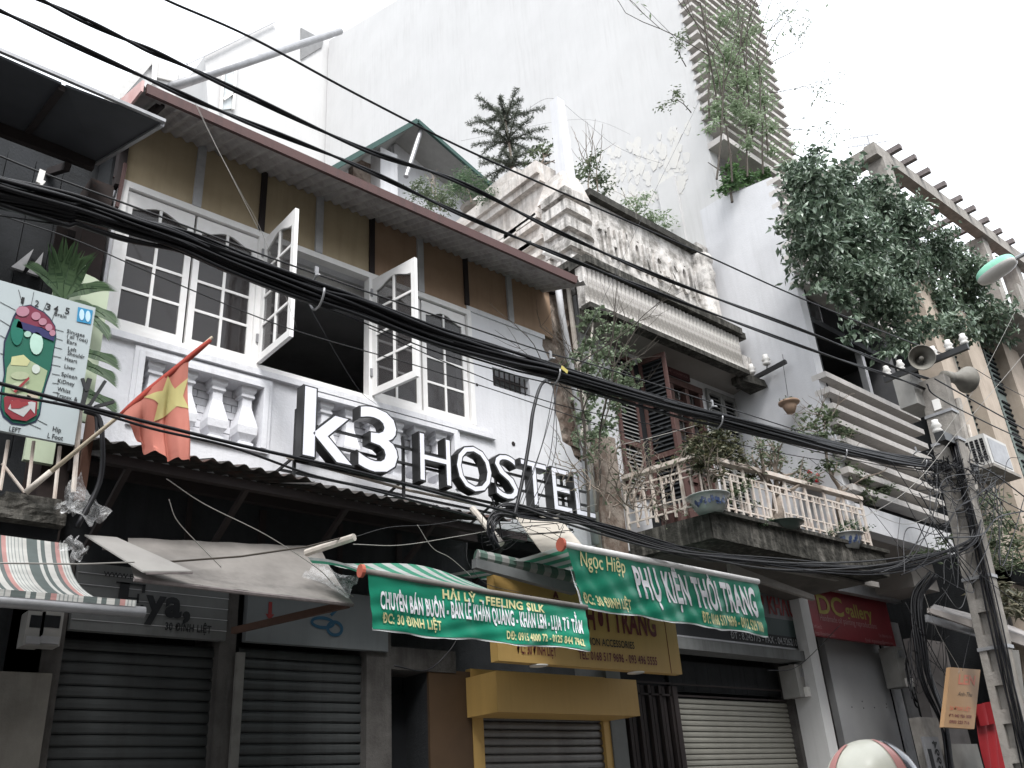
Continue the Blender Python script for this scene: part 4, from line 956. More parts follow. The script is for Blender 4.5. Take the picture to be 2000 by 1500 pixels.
# side wall (faces left) with recessed oblong panels and cornice
mb = MB(); mb.box(CX0, CX0+0.25, 0.05, 4.0, 4.4, 10.0)
mb.build('side_wall', old_white, C)
MB().box(CX0-0.10, CX0+0.25, 0.35, 4.0, 10.0, 10.12).build('cornice', old_white, C)
MB().box(CX0-0.16, CX0+0.25, 0.35, 3.2, 10.12, 10.34).build('cornice', old_white, C)
MB().box(CX0-0.06, CX0+0.25, 0.9, 2.2, 10.40, 10.62).build('coping', old_white, C)
def side_bar(u0, v0, u1, v1, th=0.085):
    a, b = PX(u0, v0, CX0-0.07), PX(u1, v1, CX0-0.07)
    MB().box(CX0-0.09, CX0, min(a[1], b[1]), max(a[1], b[1]), (a[2]+b[2])/2-th, (a[2]+b[2])/2).build('moulding', old_white, C)
for s_ in ((985, 452, 1050, 422), (932, 480, 1048, 425), (1010, 450, 1048, 433), (965, 472, 1010, 452), (1012, 482, 1060, 462), (985, 500, 1040, 475), (1000, 520, 1060, 492), (1020, 540, 1075, 512)): side_bar(*s_)
# corner pier: banded
MB().box(CX0-0.02, 8.35, -0.02, 0.45, 7.9, 9.62).build('corner_pier', old_front, C)
for z in (8.30, 8.62, 8.94, 9.24, 9.50):
    n = 8; pts = [(CX0-0.09, 0.40), (CX0-0.09, -0.10), (8.20, -0.10)]+[(8.20+0.2*math.sin(t*math.pi/2/5), -0.10+0.14*(1-math.cos(t*math.pi/2/5))) for t in range(1, 6)]+[(8.40, 0.4)]
    MB().poly([(x, y_, z) for x, y_ in pts], (0, 0, 0.17 if z < 9.4 else 0.13)).build('band', old_front, C)
MB().hexa([(CX0-.06, -.06, 9.63), (8.36, -.06, 9.63), (8.36, .5, 9.63), (CX0-.06, .5, 9.63), (CX0+.02, 0.0, 10.0), (8.22, 0, 10.0), (8.22, .4, 10.0), (CX0+.02, .4, 10.0)]).build('pier_cap', old_white, C)
pt = MB().hexa([(7.99, 0.02, 9.98), (8.19, 0.02, 9.98), (8.19, 0.22, 9.98), (7.99, 0.22, 9.98), (8.0, 0.04, 11.5), (8.16, 0.04, 11.5), (8.16, 0.2, 11.5), (8.0, 0.2, 11.5)])
pt.hexa([(8.0, 0.04, 11.5), (8.16, 0.04, 11.5), (8.16, 0.2, 11.5), (8.0, 0.2, 11.5), (8.07, 0.11, 11.58), (8.09, 0.11, 11.58), (8.09, 0.13, 11.58), (8.07, 0.13, 11.58)]).build('roof_post', side_white, C)
# parapet with raised letters
MB().box(8.35, 10.98, 0.0, 0.3, 8.3, 9.72).build('parapet', old_front, C)
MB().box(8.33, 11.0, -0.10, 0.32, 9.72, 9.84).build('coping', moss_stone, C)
MB().box(10.98, 11.27, -0.02, 0.4, 8.2, 10.02).build('end_pier', old_front, C)
MB().lathe([(0.0, 0), (0.21, 0), (0.22, 0.1), (0.19, 0.16), (0.19, 0.9), (0.22, 1.0), (0.19, 1.1), (0.19, 1.2), (0.22, 1.27), (0.2, 1.35), (0, 1.35)], (11.0, 0.0, 8.35), 20).build('round_pier', old_front, C, True)
def raised(s, x0, x1, zb, h, bold, y=0.0, d=0.045):
    import bmesh
    v, f_ = glyphs(s, bold); a, b = v[:, 0].min(), v[:, 0].max(); off = wloc(C)
    bm = bmesh.new(); vs = [bm.verts.new((x0+(p[0]-a)/(b-a)*(x1-x0)-off[0], y-d-off[1], zb+p[1]/CAPH*h-off[2])) for p in v]
    for t in f_:
        try: bm.faces.new([vs[i] for i in t])
        except ValueError: pass
    r_ = bmesh.ops.extrude_face_region(bm, geom=bm.faces[:]); bmesh.ops.translate(bm, verts=[e for e in r_['geom'] if isinstance(e, bmesh.types.BMVert)], vec=(0, d, 0))
    bmesh.ops.recalc_face_normals(bm, faces=bm.faces)
    me = bpy.data.meshes.new('raised_letter'); bm.to_mesh(me); bm.free(); me.materials.append(old_front)
    o = bpy.data.objects.new('raised_letter', me); col.objects.link(o); o.parent = C
lx = 8.50
for ch, wd in (('T', .2), ('H', .2), ('Ư', .22), ('Ơ', .23), ('N', .2), ('G', .2), ('-', .13), ('S', .19), ('Ơ', .23), ('N', .2)):
    zb = 8.86; raised(ch, lx, lx+wd*0.86, zb, 0.46, 0.05) if ch != '-' else raised(ch, lx, lx+0.1, zb, 0.46, 0.03); lx += wd+0.035
# ledge, fluted canopy front
MB().box(7.5, 11.2, -0.45, 0.1, 8.06, 8.16).build('ledge', moss_stone, C)
MB().box(7.7, 11.2, -0.25, 0.1, 8.16, 8.28).build('ledge', old_front, C)
FYF = -0.55
fz0, fz1 = 7.36, 7.93
MB().box(7.48, 10.82, FYF+0.03, FYF+0.16, fz0, fz1+0.02).build('canopy_front', old_front, C)
MB().box(7.46, 10.84, FYF-0.07, -0.3, fz1+0.02, fz1+0.13).build('canopy_moulding', moss_stone, C)
MB().box(7.46, 10.86, FYF-0.05, FYF+0.1, fz0-0.07, fz0).build('canopy_drip', moss_stone, C)
vs = []; n = 5; hw = 0.037
for z in (fz0, fz1):
    for k in range(n+1):
        an = math.pi*k/n; vs.append((-hw*math.cos(an), -0.034*math.sin(an), z))
flm = MB().add(vs, [(k, k+1, k+n+2, k+n+1) for k in range(n)]); flm.add([vs[k+n+1] for k in range(n+1)], [tuple(range(n+1))])
fo = None
nfl = 42
for i in range(nfl):
    x = 7.51+i*(10.80-7.51)/(nfl-1)
    if fo is None: fo = flm.build('flute', old_front, C, True, loc=Vector((0, 0, 0))); q = fo
    else: q = inst(fo, (0, 0, 0), C)
    q.location = Vector((x, FYF+0.031+random.uniform(-.002, .002), 0))-wloc(C)
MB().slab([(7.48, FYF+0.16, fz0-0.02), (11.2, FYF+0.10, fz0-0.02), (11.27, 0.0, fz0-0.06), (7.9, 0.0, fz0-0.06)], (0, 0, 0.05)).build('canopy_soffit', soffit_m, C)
MB().box(10.84, 11.25, FYF+0.12, 0.0, fz0-0.02, 7.75).build('canopy_end', old_front, C)
MB().hexa([(10.8, -.5, 7.22), (11.25, -.62, 7.18), (11.25, -.3, 7.18), (10.8, -.3, 7.22), (10.8, -.5, 7.36), (11.22, -.6, 7.30), (11.25, -.3, 7.34), (10.8, -.3, 7.36)]).build('broken_corner', moss_stone, C)
# upper floor wall with door and shutters
MB().wall(CX0, CX1, 4.4, 8.1, 0.0, 0.2, [(9.04, 10.34, 4.75, 7.12)]).build('front_wall', side_white, C)
MB().box(CX0-0.01, 8.3, -0.03, 0.0, 5.9, 7.3).build('wall_pier', side_white, C); MB().box(CX0-0.01, 8.3, -0.03, 0.0, 4.4, 5.9).build('wall_pier', peel, C)
def louvre_shutter(x, y, z0, z1, w_, ang, m_fr, m_sl, n, name='louvred_shutter'):
    m_ = MB(); st = 0.05
    m_.box(0, st, 0, 0.035, 0, z1-z0); m_.box(w_-st, w_, 0, 0.035, 0, z1-z0)
    hh = z1-z0
    for z in (0, hh*0.33, hh*0.66, hh-0.07): m_.box(st, w_-st, 0.001, 0.034, z, z+0.07)
    o = m_.build(name, m_fr, None, loc=Vector((0, 0, 0))); o.parent = C; o.location = Vector((x, y, z0))-wloc(C); o.rotation_euler = (0, 0, ang)
    s0 = MB().hexa([(st, 0.002, 0), (w_-st, 0.002, 0), (w_-st, 0.008, 0.004), (st, 0.008, 0.004), (st, 0.026, 0.034), (w_-st, 0.026, 0.034), (w_-st, 0.032, 0.04), (st, 0.032, 0.04)]).build('slat', m_sl, None, loc=Vector((0, 0, 0)))
    first_ = True
    for i in range(n):
        z = 0.08+(hh-0.12)*i/n
        if any(zz-0.03 < z < zz+0.06 for zz in (hh*0.33, hh*0.66, hh-0.07)): continue
        if first_: s0.parent = o; s0.location = (0, 0, z); first_ = False
        else: inst(s0, (0, 0, z-s0.location[2]), o)
    MB().box(st, w_-st, 0.034, 0.036, 0, hh).build('shutter_back', dark, None, loc=Vector((0, 0, 0))).parent = o
    return o
louvre_shutter(8.42, -0.05, 5.2, 7.2, 0.42, 0, wood_red, louvre_g, 34)
louvre_shutter(8.97, -0.03, 5.0, 7.2, 0.42, R(-80), wood_red, shade_tone_grime, 34)
louvre_shutter(10.50, -0.05, 5.0, 7.2, 0.36, 0, louvre_g, louvre_g, 34); louvre_shutter(10.87, -0.05, 5.0, 7.2, 0.34, 0, louvre_g, louvre_g, 34)
MB().box(8.86, 9.02, -0.02, 0.1, 4.8, 7.15).build('dark_gap', dark, C)
MB().box(9.0, 10.40, -0.04, 0.1, 7.06, 7.16).build('door_head', wood_red, C)
for x in (9.02, 9.36, 9.64, 9.98, 10.30): MB().box(x, x+0.075, -0.03, 0.08, 4.75, 7.06).build('door_stile', wood_red, C)
MB().box(9.04, 10.36, 0.0, 0.06, 5.62, 5.74).build('door_rail', wood_red, C)
MB().box(9.09, 10.33, 0.03, 0.07, 4.75, 5.62).build('door_panel', wood_red, C)
for a, b in ((9.10, 9.36), (9.44, 9.64), (9.72, 9.98), (10.06, 10.30)):
    MB().box(a, b, 0.10, 0.11, 5.74, 7.06).build('curtain', curtain, C)
    for z in (5.95, 6.35, 6.62): MB().box(a, b, 0.095, 0.1, z, z+random.uniform(.05, .10)).build('curtain_band', curtain2, C)
    MB().box(a, b, 0.06, 0.065, 5.74, 7.06).build('pane', glass, C)
    for z in np.arange(5.9, 7.0, 0.16): MB().box(a, b, 0.03, 0.05, z, z+0.016).build('glazing_slat', wood_red, C)
MB().box(9.12, 9.24, 0.052, 0.058, 6.72, 7.0).build('green_pane', glass_teal, C)
GS = MB().box(9.2, 10.12, -0.05, -0.02, 7.19, 7.46).build('name_plate', maroon, None, loc=Vector((9.66, 0, 7.19)))
tag(GS, 'small dark maroon plate reading Gallery above the balcony door', 'sign')
text('Gallery', front(-0.052), mat('dim_red_print', (0.22, 0.09, 0.09), 0.6), GS, 9.5, 9.95, 7.32, 0.09, 0.0); text('ART & EXHIBITION', front(-0.052), tx_pink, GS, 9.62, 10.06, 7.225, 0.035, 0.0)
# balcony: slightly skewed slab with mossy front
a0, b0 = P(1385, 1001, -1.1), PX(1727, 1082, 11.45)
w0, w1 = V(8.36, 0, 4.70), V(11.27, 0.0, a0[2])
b0[2] = a0[2] = (a0[2]+b0[2])/2+0.08
zt = P(1385, 1001, -1.1)[2]; zt2 = PX(1727, 1082, 11.45)[2]
A0 = V(a0[0], -1.1, zt); B0 = V(11.45, PX(1727, 1082, 11.45)[1], zt2)
def slabface(u, v):
    p = A0*(1-u)+B0*u; return (p[0], p[1]-0.015*math.sin(u*50)*v*(1-v)*2-random.random()*0.012, p[2]-0.30*v)
mb = MB().grid(slabface, 80, 7)
mb.hexa([A0+V(.0, .015, -.30), B0+V(0, .015, -.30), V(11.27, -0.0, zt2-.30), V(8.36, 0, zt-.30), A0+V(0, .015, -.002), B0+V(0, .015, -.002), V(11.27, 0, zt2-.002), V(8.36, 0, zt-.002)])
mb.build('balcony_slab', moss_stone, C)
d_ = B0-A0
MB().hexa([A0+V(-.06, -.06, -.0), B0+V(.04, -.06, -.0), B0+V(.04, .12, 0), A0+V(-.06, .12, 0), A0+V(-.06, -.06, .045), B0+V(.04, -.06, .045), B0+V(.04, .12, .045), A0+V(-.06, .12, .045)]).build('slab_lip', moss_stone, C)
def lerp(a, b, t): return a*(1-t)+b*t
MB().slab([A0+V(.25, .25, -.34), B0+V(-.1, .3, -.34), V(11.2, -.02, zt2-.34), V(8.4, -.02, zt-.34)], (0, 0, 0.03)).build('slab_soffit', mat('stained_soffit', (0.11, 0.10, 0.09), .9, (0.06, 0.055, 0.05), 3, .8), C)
# railing: front and left return
RH = 0.80
rc = A0+V(0.0, 0.03, 0.05); re_ = lerp(A0, B0, 0.94)+V(0, 0.03, 0.05); rw = V(8.36, -0.03, zt+0.05)
rtop = P(1297, 866, -1.1); RH = rtop[2]-rc[2]; 
rc = V(rc[0], rc[1], rc[2])
def rail_run(p, q, n):
    MB().bar(p+V(0, 0, RH), q+V(0, 0, RH), 0.10, 0.05).build('handrail', rail_w, C)
    MB().bar(p+V(0, 0, RH-0.14), q+V(0, 0, RH-0.14), 0.022, 0.022).build('rail', rail_w, C); MB().bar(p+V(0, 0, 0.08), q+V(0, 0, 0.08), 0.022, 0.022).build('rail', rail_w, C)
    MB().bar(p+V(0, 0, RH-0.22), q+V(0, 0, RH-0.22), 0.016, 0.016).build('rail', rail_w, C)
    MB().bar(p+V(0, 0, 0.2), q+V(0, 0, 0.2), 0.016, 0.016).build('rail', rail_w, C)
    for i in range(n+1):
        b = lerp(p, q, i/n); w_ = 0.03 if i % 3 else 0.045
        MB().box(b[0]-w_/2, b[0]+w_/2, b[1]-0.012, b[1]+0.012, b[2]+0.0, b[2]+(RH-0.03 if i % 3 == 0 else RH-0.14)).build('baluster_bar', rail_w, C)
        if i < n and i % 3 == 1:
            c_ = lerp(p, q, (i+0.5)/n); MB().box(c_[0]-0.008, c_[0]+0.008, c_[1]-0.01, c_[1]+0.01, c_[2]+RH-0.22, c_[2]+RH-0.14).build('baluster_bar', rail_w, C)
        if i < n and i % 3 == 2:
            c_ = lerp(p, q, (i+0.5)/n); MB().box(c_[0]-0.008, c_[0]+0.008, c_[1]-0.01, c_[1]+0.01, c_[2]+0.08, c_[2]+0.2).build('baluster_bar', rail_w, C)
rail_run(rc, re_, 24); rail_run(rw, rc, 8)
# under the balcony: wall, beams, roller shutter, lintels
MB().box(7.93, 11.3, 0.3, 0.5, 0.15, 4.4).build('shop_wall', shade_tone_grime, C)
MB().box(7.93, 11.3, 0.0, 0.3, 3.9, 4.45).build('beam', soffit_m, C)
shutter(8.90, 11.22, 2.78, 0.05, shut_beige, 0.062, 40, C)
MB().box(8.82, 8.9, 0.0, 0.3, 0.15, 2.9).build('guide', batten_d, C); MB().box(11.22, 11.50, -0.05, 0.3, 0.15, 3.5).build('post', pillar_m, C)
for i in range(9): MB().box(8.9+i*0.26, 8.9+i*0.26+0.255, 0.10, 0.13, 2.86, 3.22).build('dark_board', shade_tone_grime, C)
for z in (2.80, 2.93): MB().bar((8.2, 0.03, z), (11.2, 0.03, z), 0.02, 0.02).build('cross_bar', batten_d, C)
# shop sign of this house
G = thing('shop_sign', (9.9, -0.2, 3.36), 'grey teal sign board with black phone number strip, above the beige roller shutter', 'sign')
g0, g1 = P(1325, 1236, -0.25), P(1567, 1272, -0.25)
gz = (g0[2]+g1[2])/2; gx1 = P(1567, 1250, -0.25)[0]
zs1 = P(1500, 1238, -0.25)[2]; zs2 = P(1500, 1205, -0.25)[2]
teal1 = mat('teal_print', (0.03, 0.05, 0.05), 0.5, (0.02, 0.04, 0.04), 1, 0.7); gry = mat('sign_grey', (0.12, 0.125, 0.13), 0.5, (0.09, 0.095, 0.10), 2, 0.6)
MB().box(8.0, gx1, -0.25, -0.18, gz, zs1).build('black_strip', tx_black, G)
MB().box(8.0, gx1, -0.25, -0.18, zs1, zs1+0.22).build('teal_strip', teal1, G)
MB().box(8.0, gx1, -0.25, -0.18, zs1+0.22, gz+0.85).build('grey_panel', gry, G)
MB().box(7.98, gx1+0.02, -0.26, -0.17, gz-0.02, gz).build('rim', grey_metal, G)
f = front(-0.252)
text('XUẤT NHẬP KHẨU', f, tx_red2, G, 9.3, gx1-0.06, zs1+0.28, 0.22, 0.03)
text('ĐT : 8.245775 - FAX : 04.9262107', f, tx_grey, G, P(1428, 1250, -.25)[0], P(1562, 1262, -.25)[0], gz+0.035, 0.085, 0.01)
AWB = MB().box(8.0, gx1+0.03, -0.32, -0.05, gz-0.17, gz-0.04).build('awning_box', dirty_white, C)

# ================================================================== TALL WHITE HOUSE with concrete fins
D = thing('tall_house', (12.8, 0, 0), 'tall white rendered house with rows of horizontal concrete fins across its front', 'house')
DX0, DX1 = 11.3, 14.15
YT = -0.40                     # front edge of the upper tower
# party wall of the tower: one big pale plane, top rising to the rear
e1, e2 = PX(650, 75, DX0), PX(775, 0, DX0)
zf = 24.0
slope = (e1[2]-e2[2])/(e1[1]-e2[1])
zfront = e2[2]+slope*(YT-e2[1])
yb_ = e1[1]+0.25
MB().poly([(DX0, YT, 0.15), (DX0, yb_, 0.15), (DX0, yb_, e1[2]+slope*.25), (DX0, YT, zfront)], (0.22, 0, 0)).build('party_wall', big_white, D)
MB().box(DX0-0.05, DX0, 0.35, 0.75, 8.0, PX(1340, 330, DX0)[2]).build('wall_pilaster', big_white, D)
MB().box(DX0+0.25, DX1, 0.6, 0.8, 0.15, zfront).build('back_wall', mat('grey_recess', (0.28, 0.27, 0.26), 0.9), D)
MB().box(DX1-0.2, DX1, YT, 0.6, 7.5, zfront).build('far_side_wall', side_white, D)
# projecting lower volume: side wall ends in a sloping sill
c1, c2 = PX(1406, 388, DX0), PX(1511, 344, DX0)
YF = c2[1]
YF = -1.40
tz = lambda y: c1[2]+(c2[2]-c1[2])*(y-c1[1])/(c2[1]-c1[1])
MB().poly([(DX0-.004, 0.0, 4.72), (DX0-.004, 0.0, c1[2]), (DX0-.004, YT, tz(YT)), (DX0-.004, YF, tz(YF)), (DX0-.004, YF, 4.72)], (0.2, 0, 0)).build('side_wall', side_white, D)
MB().box(DX0+.2, DX0+0.24, YF+0.0, 0.0, 4.9, tz(YF)-.1).build('inner_face', shade_tone_grime, D)
# dark voids: balconies behind the fins
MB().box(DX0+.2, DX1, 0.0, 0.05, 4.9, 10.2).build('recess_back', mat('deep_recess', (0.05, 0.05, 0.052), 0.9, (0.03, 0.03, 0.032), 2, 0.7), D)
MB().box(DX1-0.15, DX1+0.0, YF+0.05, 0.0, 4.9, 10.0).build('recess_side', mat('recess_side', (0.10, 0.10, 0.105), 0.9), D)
for z in (7.15, 8.25, 4.95): MB().box(DX0+.2, DX1-.15, YF+0.12, 0.0, z-0.08, z+0.02).build('floor_slab', shade_tone_grime, D)
MB().box(12.4, 12.6, -0.5, -0.3, 7.1, 8.3).build('inner_column', shade_tone_grime, D)
MB().box(13.35, 13.45, -1.2, -1.1, 7.1, 8.3).build('inner_column', side_white, D)
FYD = -1.53
def fin(z, x0, x1, yf, yw, th=0.055):
    return MB().box(x0-0.005, x1, yf, yw, z-th, z)
low = [P(u, v, FYD)[2] for u, v in [(1606, 722), (1613, 752), (1620, 782), (1627, 812), (1636, 846), (1643, 877), (1651, 908), (1656, 940)]]
midz = [P(u, v, FYD)[2] for u, v in [(1522, 342), (1526.5, 363), (1532, 387.5), (1537, 412), (1541.5, 436), (1547.5, 462.5), (1552, 487), (1558, 511), (1564, 539)]]
f0 = None
for z in low+midz:
    if f0 is None: f0 = fin(0, DX0, DX1+0.02, FYD, YF+0.10, 0.085).build('fin', fin_m, D, loc=Vector((0, 0, 0))); q = f0
    else: q = inst(f0, (0, 0, 0), D)
    q.location = Vector((0, 0, z))-wloc(D); q.rotation_euler = (random.uniform(-.01, .01), 0, 0)
zt_ = [P(u, v, -0.62)[2] for u, v in [(1340, 15), (1343.5, 34), (1347, 52), (1352, 70.5), (1355, 89), (1358, 107), (1361, 126), (1364.5, 145), (1368, 165), (1373, 183), (1377, 204), (1380, 225)]]
stp = (zt_[0]-zt_[-1])/11
f1 = None
for i in range(46):
    z = zt_[0]+stp*26-i*stp
    if z < 12.2: break
    if f1 is None: f1 = fin(0, DX0-0.02, DX1-0.1, -0.66, YT+0.02, 0.075).build('fin', fin_m, D, loc=Vector((0, 0, 0))); q = f1
    else: q = inst(f1, (0, 0, 0), D)
    q.location = Vector((0, 0, z))-wloc(D)
zs_ = P(1384, 246, -0.7)[2]
MB().box(DX0-0.02, DX1, -0.74, YT, zs_-0.12, zs_).build('tower_slab', fin_m, D)
MB().box(DX0+.2, DX1, 0.45, 0.5, 9.9, zs_-.2).build('terrace_back', shade_tone_grime, D)
MB().box(DX0+.2, DX1, -1.3, 0.5, 9.75, 9.85).build('terrace_floor', concrete, D)
# big beam at the foot of the fins
MB().box(DX0+0.0, DX1, FYD+0.03, YF+0.1, 4.78, 5.13).build('foot_beam', side_white, D)
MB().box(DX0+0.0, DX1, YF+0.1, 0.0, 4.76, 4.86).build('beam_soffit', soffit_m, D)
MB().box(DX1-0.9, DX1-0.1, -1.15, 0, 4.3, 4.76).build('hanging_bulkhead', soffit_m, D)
# ground floor
MB().box(DX0+.2, DX1+.2, 0.25, 0.4, 0.15, 4.8).build('shop_wall', shade_tone_grime, D)
a, b = P(1668, 1400, 0.0), P(1758, 1400, 0.0)
MB().box(P(1640, 1400, 0)[0], P(1752, 1400, 0)[0], 0.0, 0.25, 0.15, 3.9).build('white_panel', mat('pale_grey_panel', (0.42, 0.42, 0.425), .7, (0.32, 0.32, 0.33), 1.5, .5), D)
MB().box(P(1572, 1400, -.05)[0], P(1594, 1400, -.05)[0], -0.08, 0.2, 0.15, 3.4).build('post', batten_l, D)
MB().box(P(1594, 1400, -.02)[0], P(1636, 1400, -.02)[0], 0.05, 0.2, 0.15, 3.9).build('dark_jamb', batten_d, D)
for x0, x1, m_, y_ in ((1752, 1758, dark, -.02), (1758, 1772, batten_l, -.06), (1772, 1776, dark, -.02), (1776, 1800, grey_metal, -.04)):
    xa_, xb_ = P(x0, 1400, y_)[0], P(x1, 1400, y_)[0]; MB().box(xa_, xb_, y_, 0.2, 0.15, 4.1).build('door_trim', m_, D)
for u, v in ((1684, 1370), (1687, 1383), (1708, 1382), (1731, 1375), (1732, 1382), (1664, 1381)):
    p = P(u, v, -0.002); MB().box(p[0]-.008, p[0]+.008, -0.004, 0, p[2]-.008, p[2]+.008).build('screw_hole', dark, D)
DCs = thing('shop_sign', (12.9, -0.3, 3.8), 'red sign board with yellow DC gallery lettering and small pale print, on the right', 'sign')
p00, p10, p01, p11 = P(1572, 1240, -0.3), P(1748, 1262, -0.3), P(1578, 1146, -0.3), P(1733, 1182, -0.3)
zb_, zt2_ = (p00[2]+p10[2])/2, p01[2]+0.05
MB().box(p00[0]-0.02, p10[0], -0.32, -0.26, zb_, zt2_).build('board', red_sign, DCs)
f = front(-0.323)
xx = lambda u, v: P(u, v, -0.323)[0]; zz_ = lambda u, v: P(u, v, -0.323)[2]
text('DC', f, tx_olive, DCs, xx(1596, 1180), xx(1646, 1190), zz_(1620, 1200), 0.26, 0.02); text('gallery', f, tx_olive, DCs, xx(1652, 1200), xx(1704, 1210), zz_(1680, 1208), 0.19, 0.02)
text('Handmade oil painting reproductions', f, tx_pink, DCs, xx(1602, 1210), xx(1712, 1225), zz_(1650, 1219), 0.085, 0.0)
text('Add: 30 Dinh Liet St.', f, tx_pink, DCs, xx(1574, 1220), xx(1605, 1225), zz_(1590, 1226), 0.05, 0.0); text('Website: http://dcpainting.com', f, tx_pink, DCs, xx(1574, 1234), xx(1630, 1242), zz_(1600, 1240), 0.05, 0.0)
text('Tel: 0904 461 814', f, tx_pink, DCs, xx(1716, 1242), xx(1742, 1247), zz_(1730, 1246), 0.045, 0.0); text('Email: dcpaintings@gmail.com', f, tx_pink, DCs, xx(1690, 1250), xx(1744, 1258), zz_(1716, 1256), 0.045, 0.0)
# folded awning arms in the dark
MB().slab([P(1425, 1100, -.8), P(1590, 1162, -1.1), P(1592, 1172, -1.1), P(1428, 1118, -.8)], (0, 0.05, 0.0)).build('folded_awning', aw_grey, C)
MB().slab([P(1500, 1098, -1.1), P(1716, 1137, -1.3), P(1718, 1147, -1.3), P(1500, 1110, -1.1)], (0, 0.05, 0.0)).build('folded_awning', aw_grey, C)
MB().box(11.5, 14.0, -0.55, -0.45, 4.25, 4.45).build('awning_box', grey_metal, D)
# meter boxes
for (u0, v0, u1, v1, yy, lb) in ((1551, 1297, 1590, 1362, -0.25, 'pale grey meter box with small window on the post beside the beige shutter'), (1745, 1262, 1782, 1342, -0.35, 'tall white meter box with taped cable, right of the plain grey panel')):
    a, b = P(u0, v0, yy), P(u1, v1, yy)
    o = MB().box(a[0], b[0], yy, yy+0.25, b[2], a[2]).build('meter_box', box_m, None, loc=Vector((a[0], yy, b[2]))); tag(o, lb, 'meter box')
    w_ = b[0]-a[0]; MB().box(a[0]+w_*.3, b[0]-w_*.15, yy-.006, yy, a[2]-0.16, a[2]-.05).build('box_window', grey_metal, o); MB().box(a[0]+w_*.35, b[0]-w_*.05, yy-.05, yy, b[2], b[2]+.12).build('box_lid', porcelain, o)

# ================================================================== BACKDROP BUILDINGS
def far_block(pts, y, depth, m_, lab, name='far_building', extra=None):
    q = [P(u, v, y) for u, v in pts]; c = np.mean(q, 0)
    t = thing(name, (c[0], y, 0), lab, 'building')
    MB().poly(q, (0.0, depth, 0)).build('wall', m_, t); return t
t = far_block([(420, 420), (400, 108), (538, 43), (583, 22), (700, 110), (640, 420)], 12.8, 4.0, big_white, 'white concrete block with a square roof opening, beyond the corrugated eaves')
q = [P(588, 54, 12.75), P(632, 78, 12.75), P(628, 92, 12.75), P(588, 116, 12.75)]
MB().poly(q, (0, 0.04, 0)).build('roof_opening', mat('shaded_opening', (0.22, 0.22, 0.22), 0.9), t)
MB().bar(P(365, 125, 12.7), P(536, 42, 12.7), 0.05, 0.05).build('roof_edge', side_white, t)
for u0, v0, u1, v1 in ((437, 130, 431, 214), (461, 120, 455, 214), (436, 195, 458, 180)): MB().bar(P(u0, v0, 12.7), P(u1, v1, 12.7), 0.07, 0.07).build('window_frame', porcelain, t)
MB().poly([P(441, 140, 12.74), P(458, 132, 12.74), P(453, 212, 12.74), P(435, 214, 12.74)], (0, 0.03, 0)).build('pane', mat('pale_pane', (0.48, 0.51, 0.52), 0.3), t)
t2 = far_block([(205, 420), (205, 190), (300, 108), (345, 130), (420, 160), (420, 420)], 15.0, 3.0, big_white, 'low white building with ribbed shutters, far behind the left roof')
for (a, b, c, d) in (((232, 176), (295, 112), (303, 118), (240, 190)), ((195, 200), (232, 176), (240, 190), (210, 205)), ((305, 118), (350, 136), (346, 160), (303, 150))):
    MB().poly([P(*s_, 14.9) for s_ in (a, b, c, d)], (0, 0.06, 0)).build('ribbed_shutter', mat('far_ribbed', (0.50, 0.49, 0.475), 0.8), t2)
MB().bar(P(303, 112, 14.85), P(300, 165, 14.85), 0.12, 0.1).build('post', white_paint, t2); MB().bar(P(228, 175, 14.85), P(228, 215, 14.85), 0.12, 0.1).build('post', white_paint, t2)
pp = thing('roof_pipe', P(340, 168, 0.8), 'long grey pipe pole slanting up above the corrugated eaves', 'pipe')
MB().tube([P(335, 170, 0.8), P(664, 61, 2.3)], 0.055, 12).build('pipe', grey_metal, pp, True)
# green trimmed hut on the roof
HT = thing('roof_hut', P(830, 330, 3.2), 'small white rooftop hut with dark green roof trim behind the eaves', 'hut')
yh = 3.0
L_, A_, R_ = P(640, 335, yh), P(815, 236, yh), P(985, 385, yh)
MB().slab([A_, L_, L_+V(0, 2.2, 0), A_+V(0, 2.2, 0)], (0, 0, 0.05)).build('roof', mat('hut_roof', (0.30, 0.30, 0.29), 0.8), HT)
MB().slab([A_, R_, R_+V(0, 2.2, 0), A_+V(0, 2.2, 0)], (0, 0, 0.05)).build('roof', MATS['hut_roof'], HT)
MB().bar(L_, A_, 0.05, 0.08).build('trim', green_trim, HT); MB().bar(A_, R_, 0.05, 0.08).build('trim', green_trim, HT)
w1_, w2_, w3_, w4_ = P(740, 290, yh+.35), P(768, 280, yh+.35), P(768, 360, yh+.35), P(740, 360, yh+.35)
MB().box(w1_[0], w2_[0]+0.05, yh+.3, yh+.6, 9.5, w1_[2]).build('wall', side_white, HT)
MB().poly([P(770, 282, yh+.7), P(812, 262, yh+.7), P(960, 390, yh+.7), P(960, 450, yh+.7), P(770, 420, yh+.7)], (0, .1, 0)).build('wall', side_white, HT)
MB().box(P(690, 310, yh+.6)[0], w1_[0], yh+.6, yh+.75, 9.5, P(690, 305, yh+.6)[2]).build('brick_wall', peel, HT)
MB().tube([P(822, 254, yh+.1), P(793, 345, yh+.1)], 0.045, 8).build('prop', grey_metal, HT)

# ================================================================== OCHRE HOUSE with the pergola (right edge)
E_ = thing('shophouse', (17, -1.9, 0), 'ochre house with grey green shutters, roof pergola and hanging vine, at the right edge', 'house')
YE_ = -1.85
EX0 = 14.9
pc_ = P(1707, 300, YE_); zp = pc_[2]
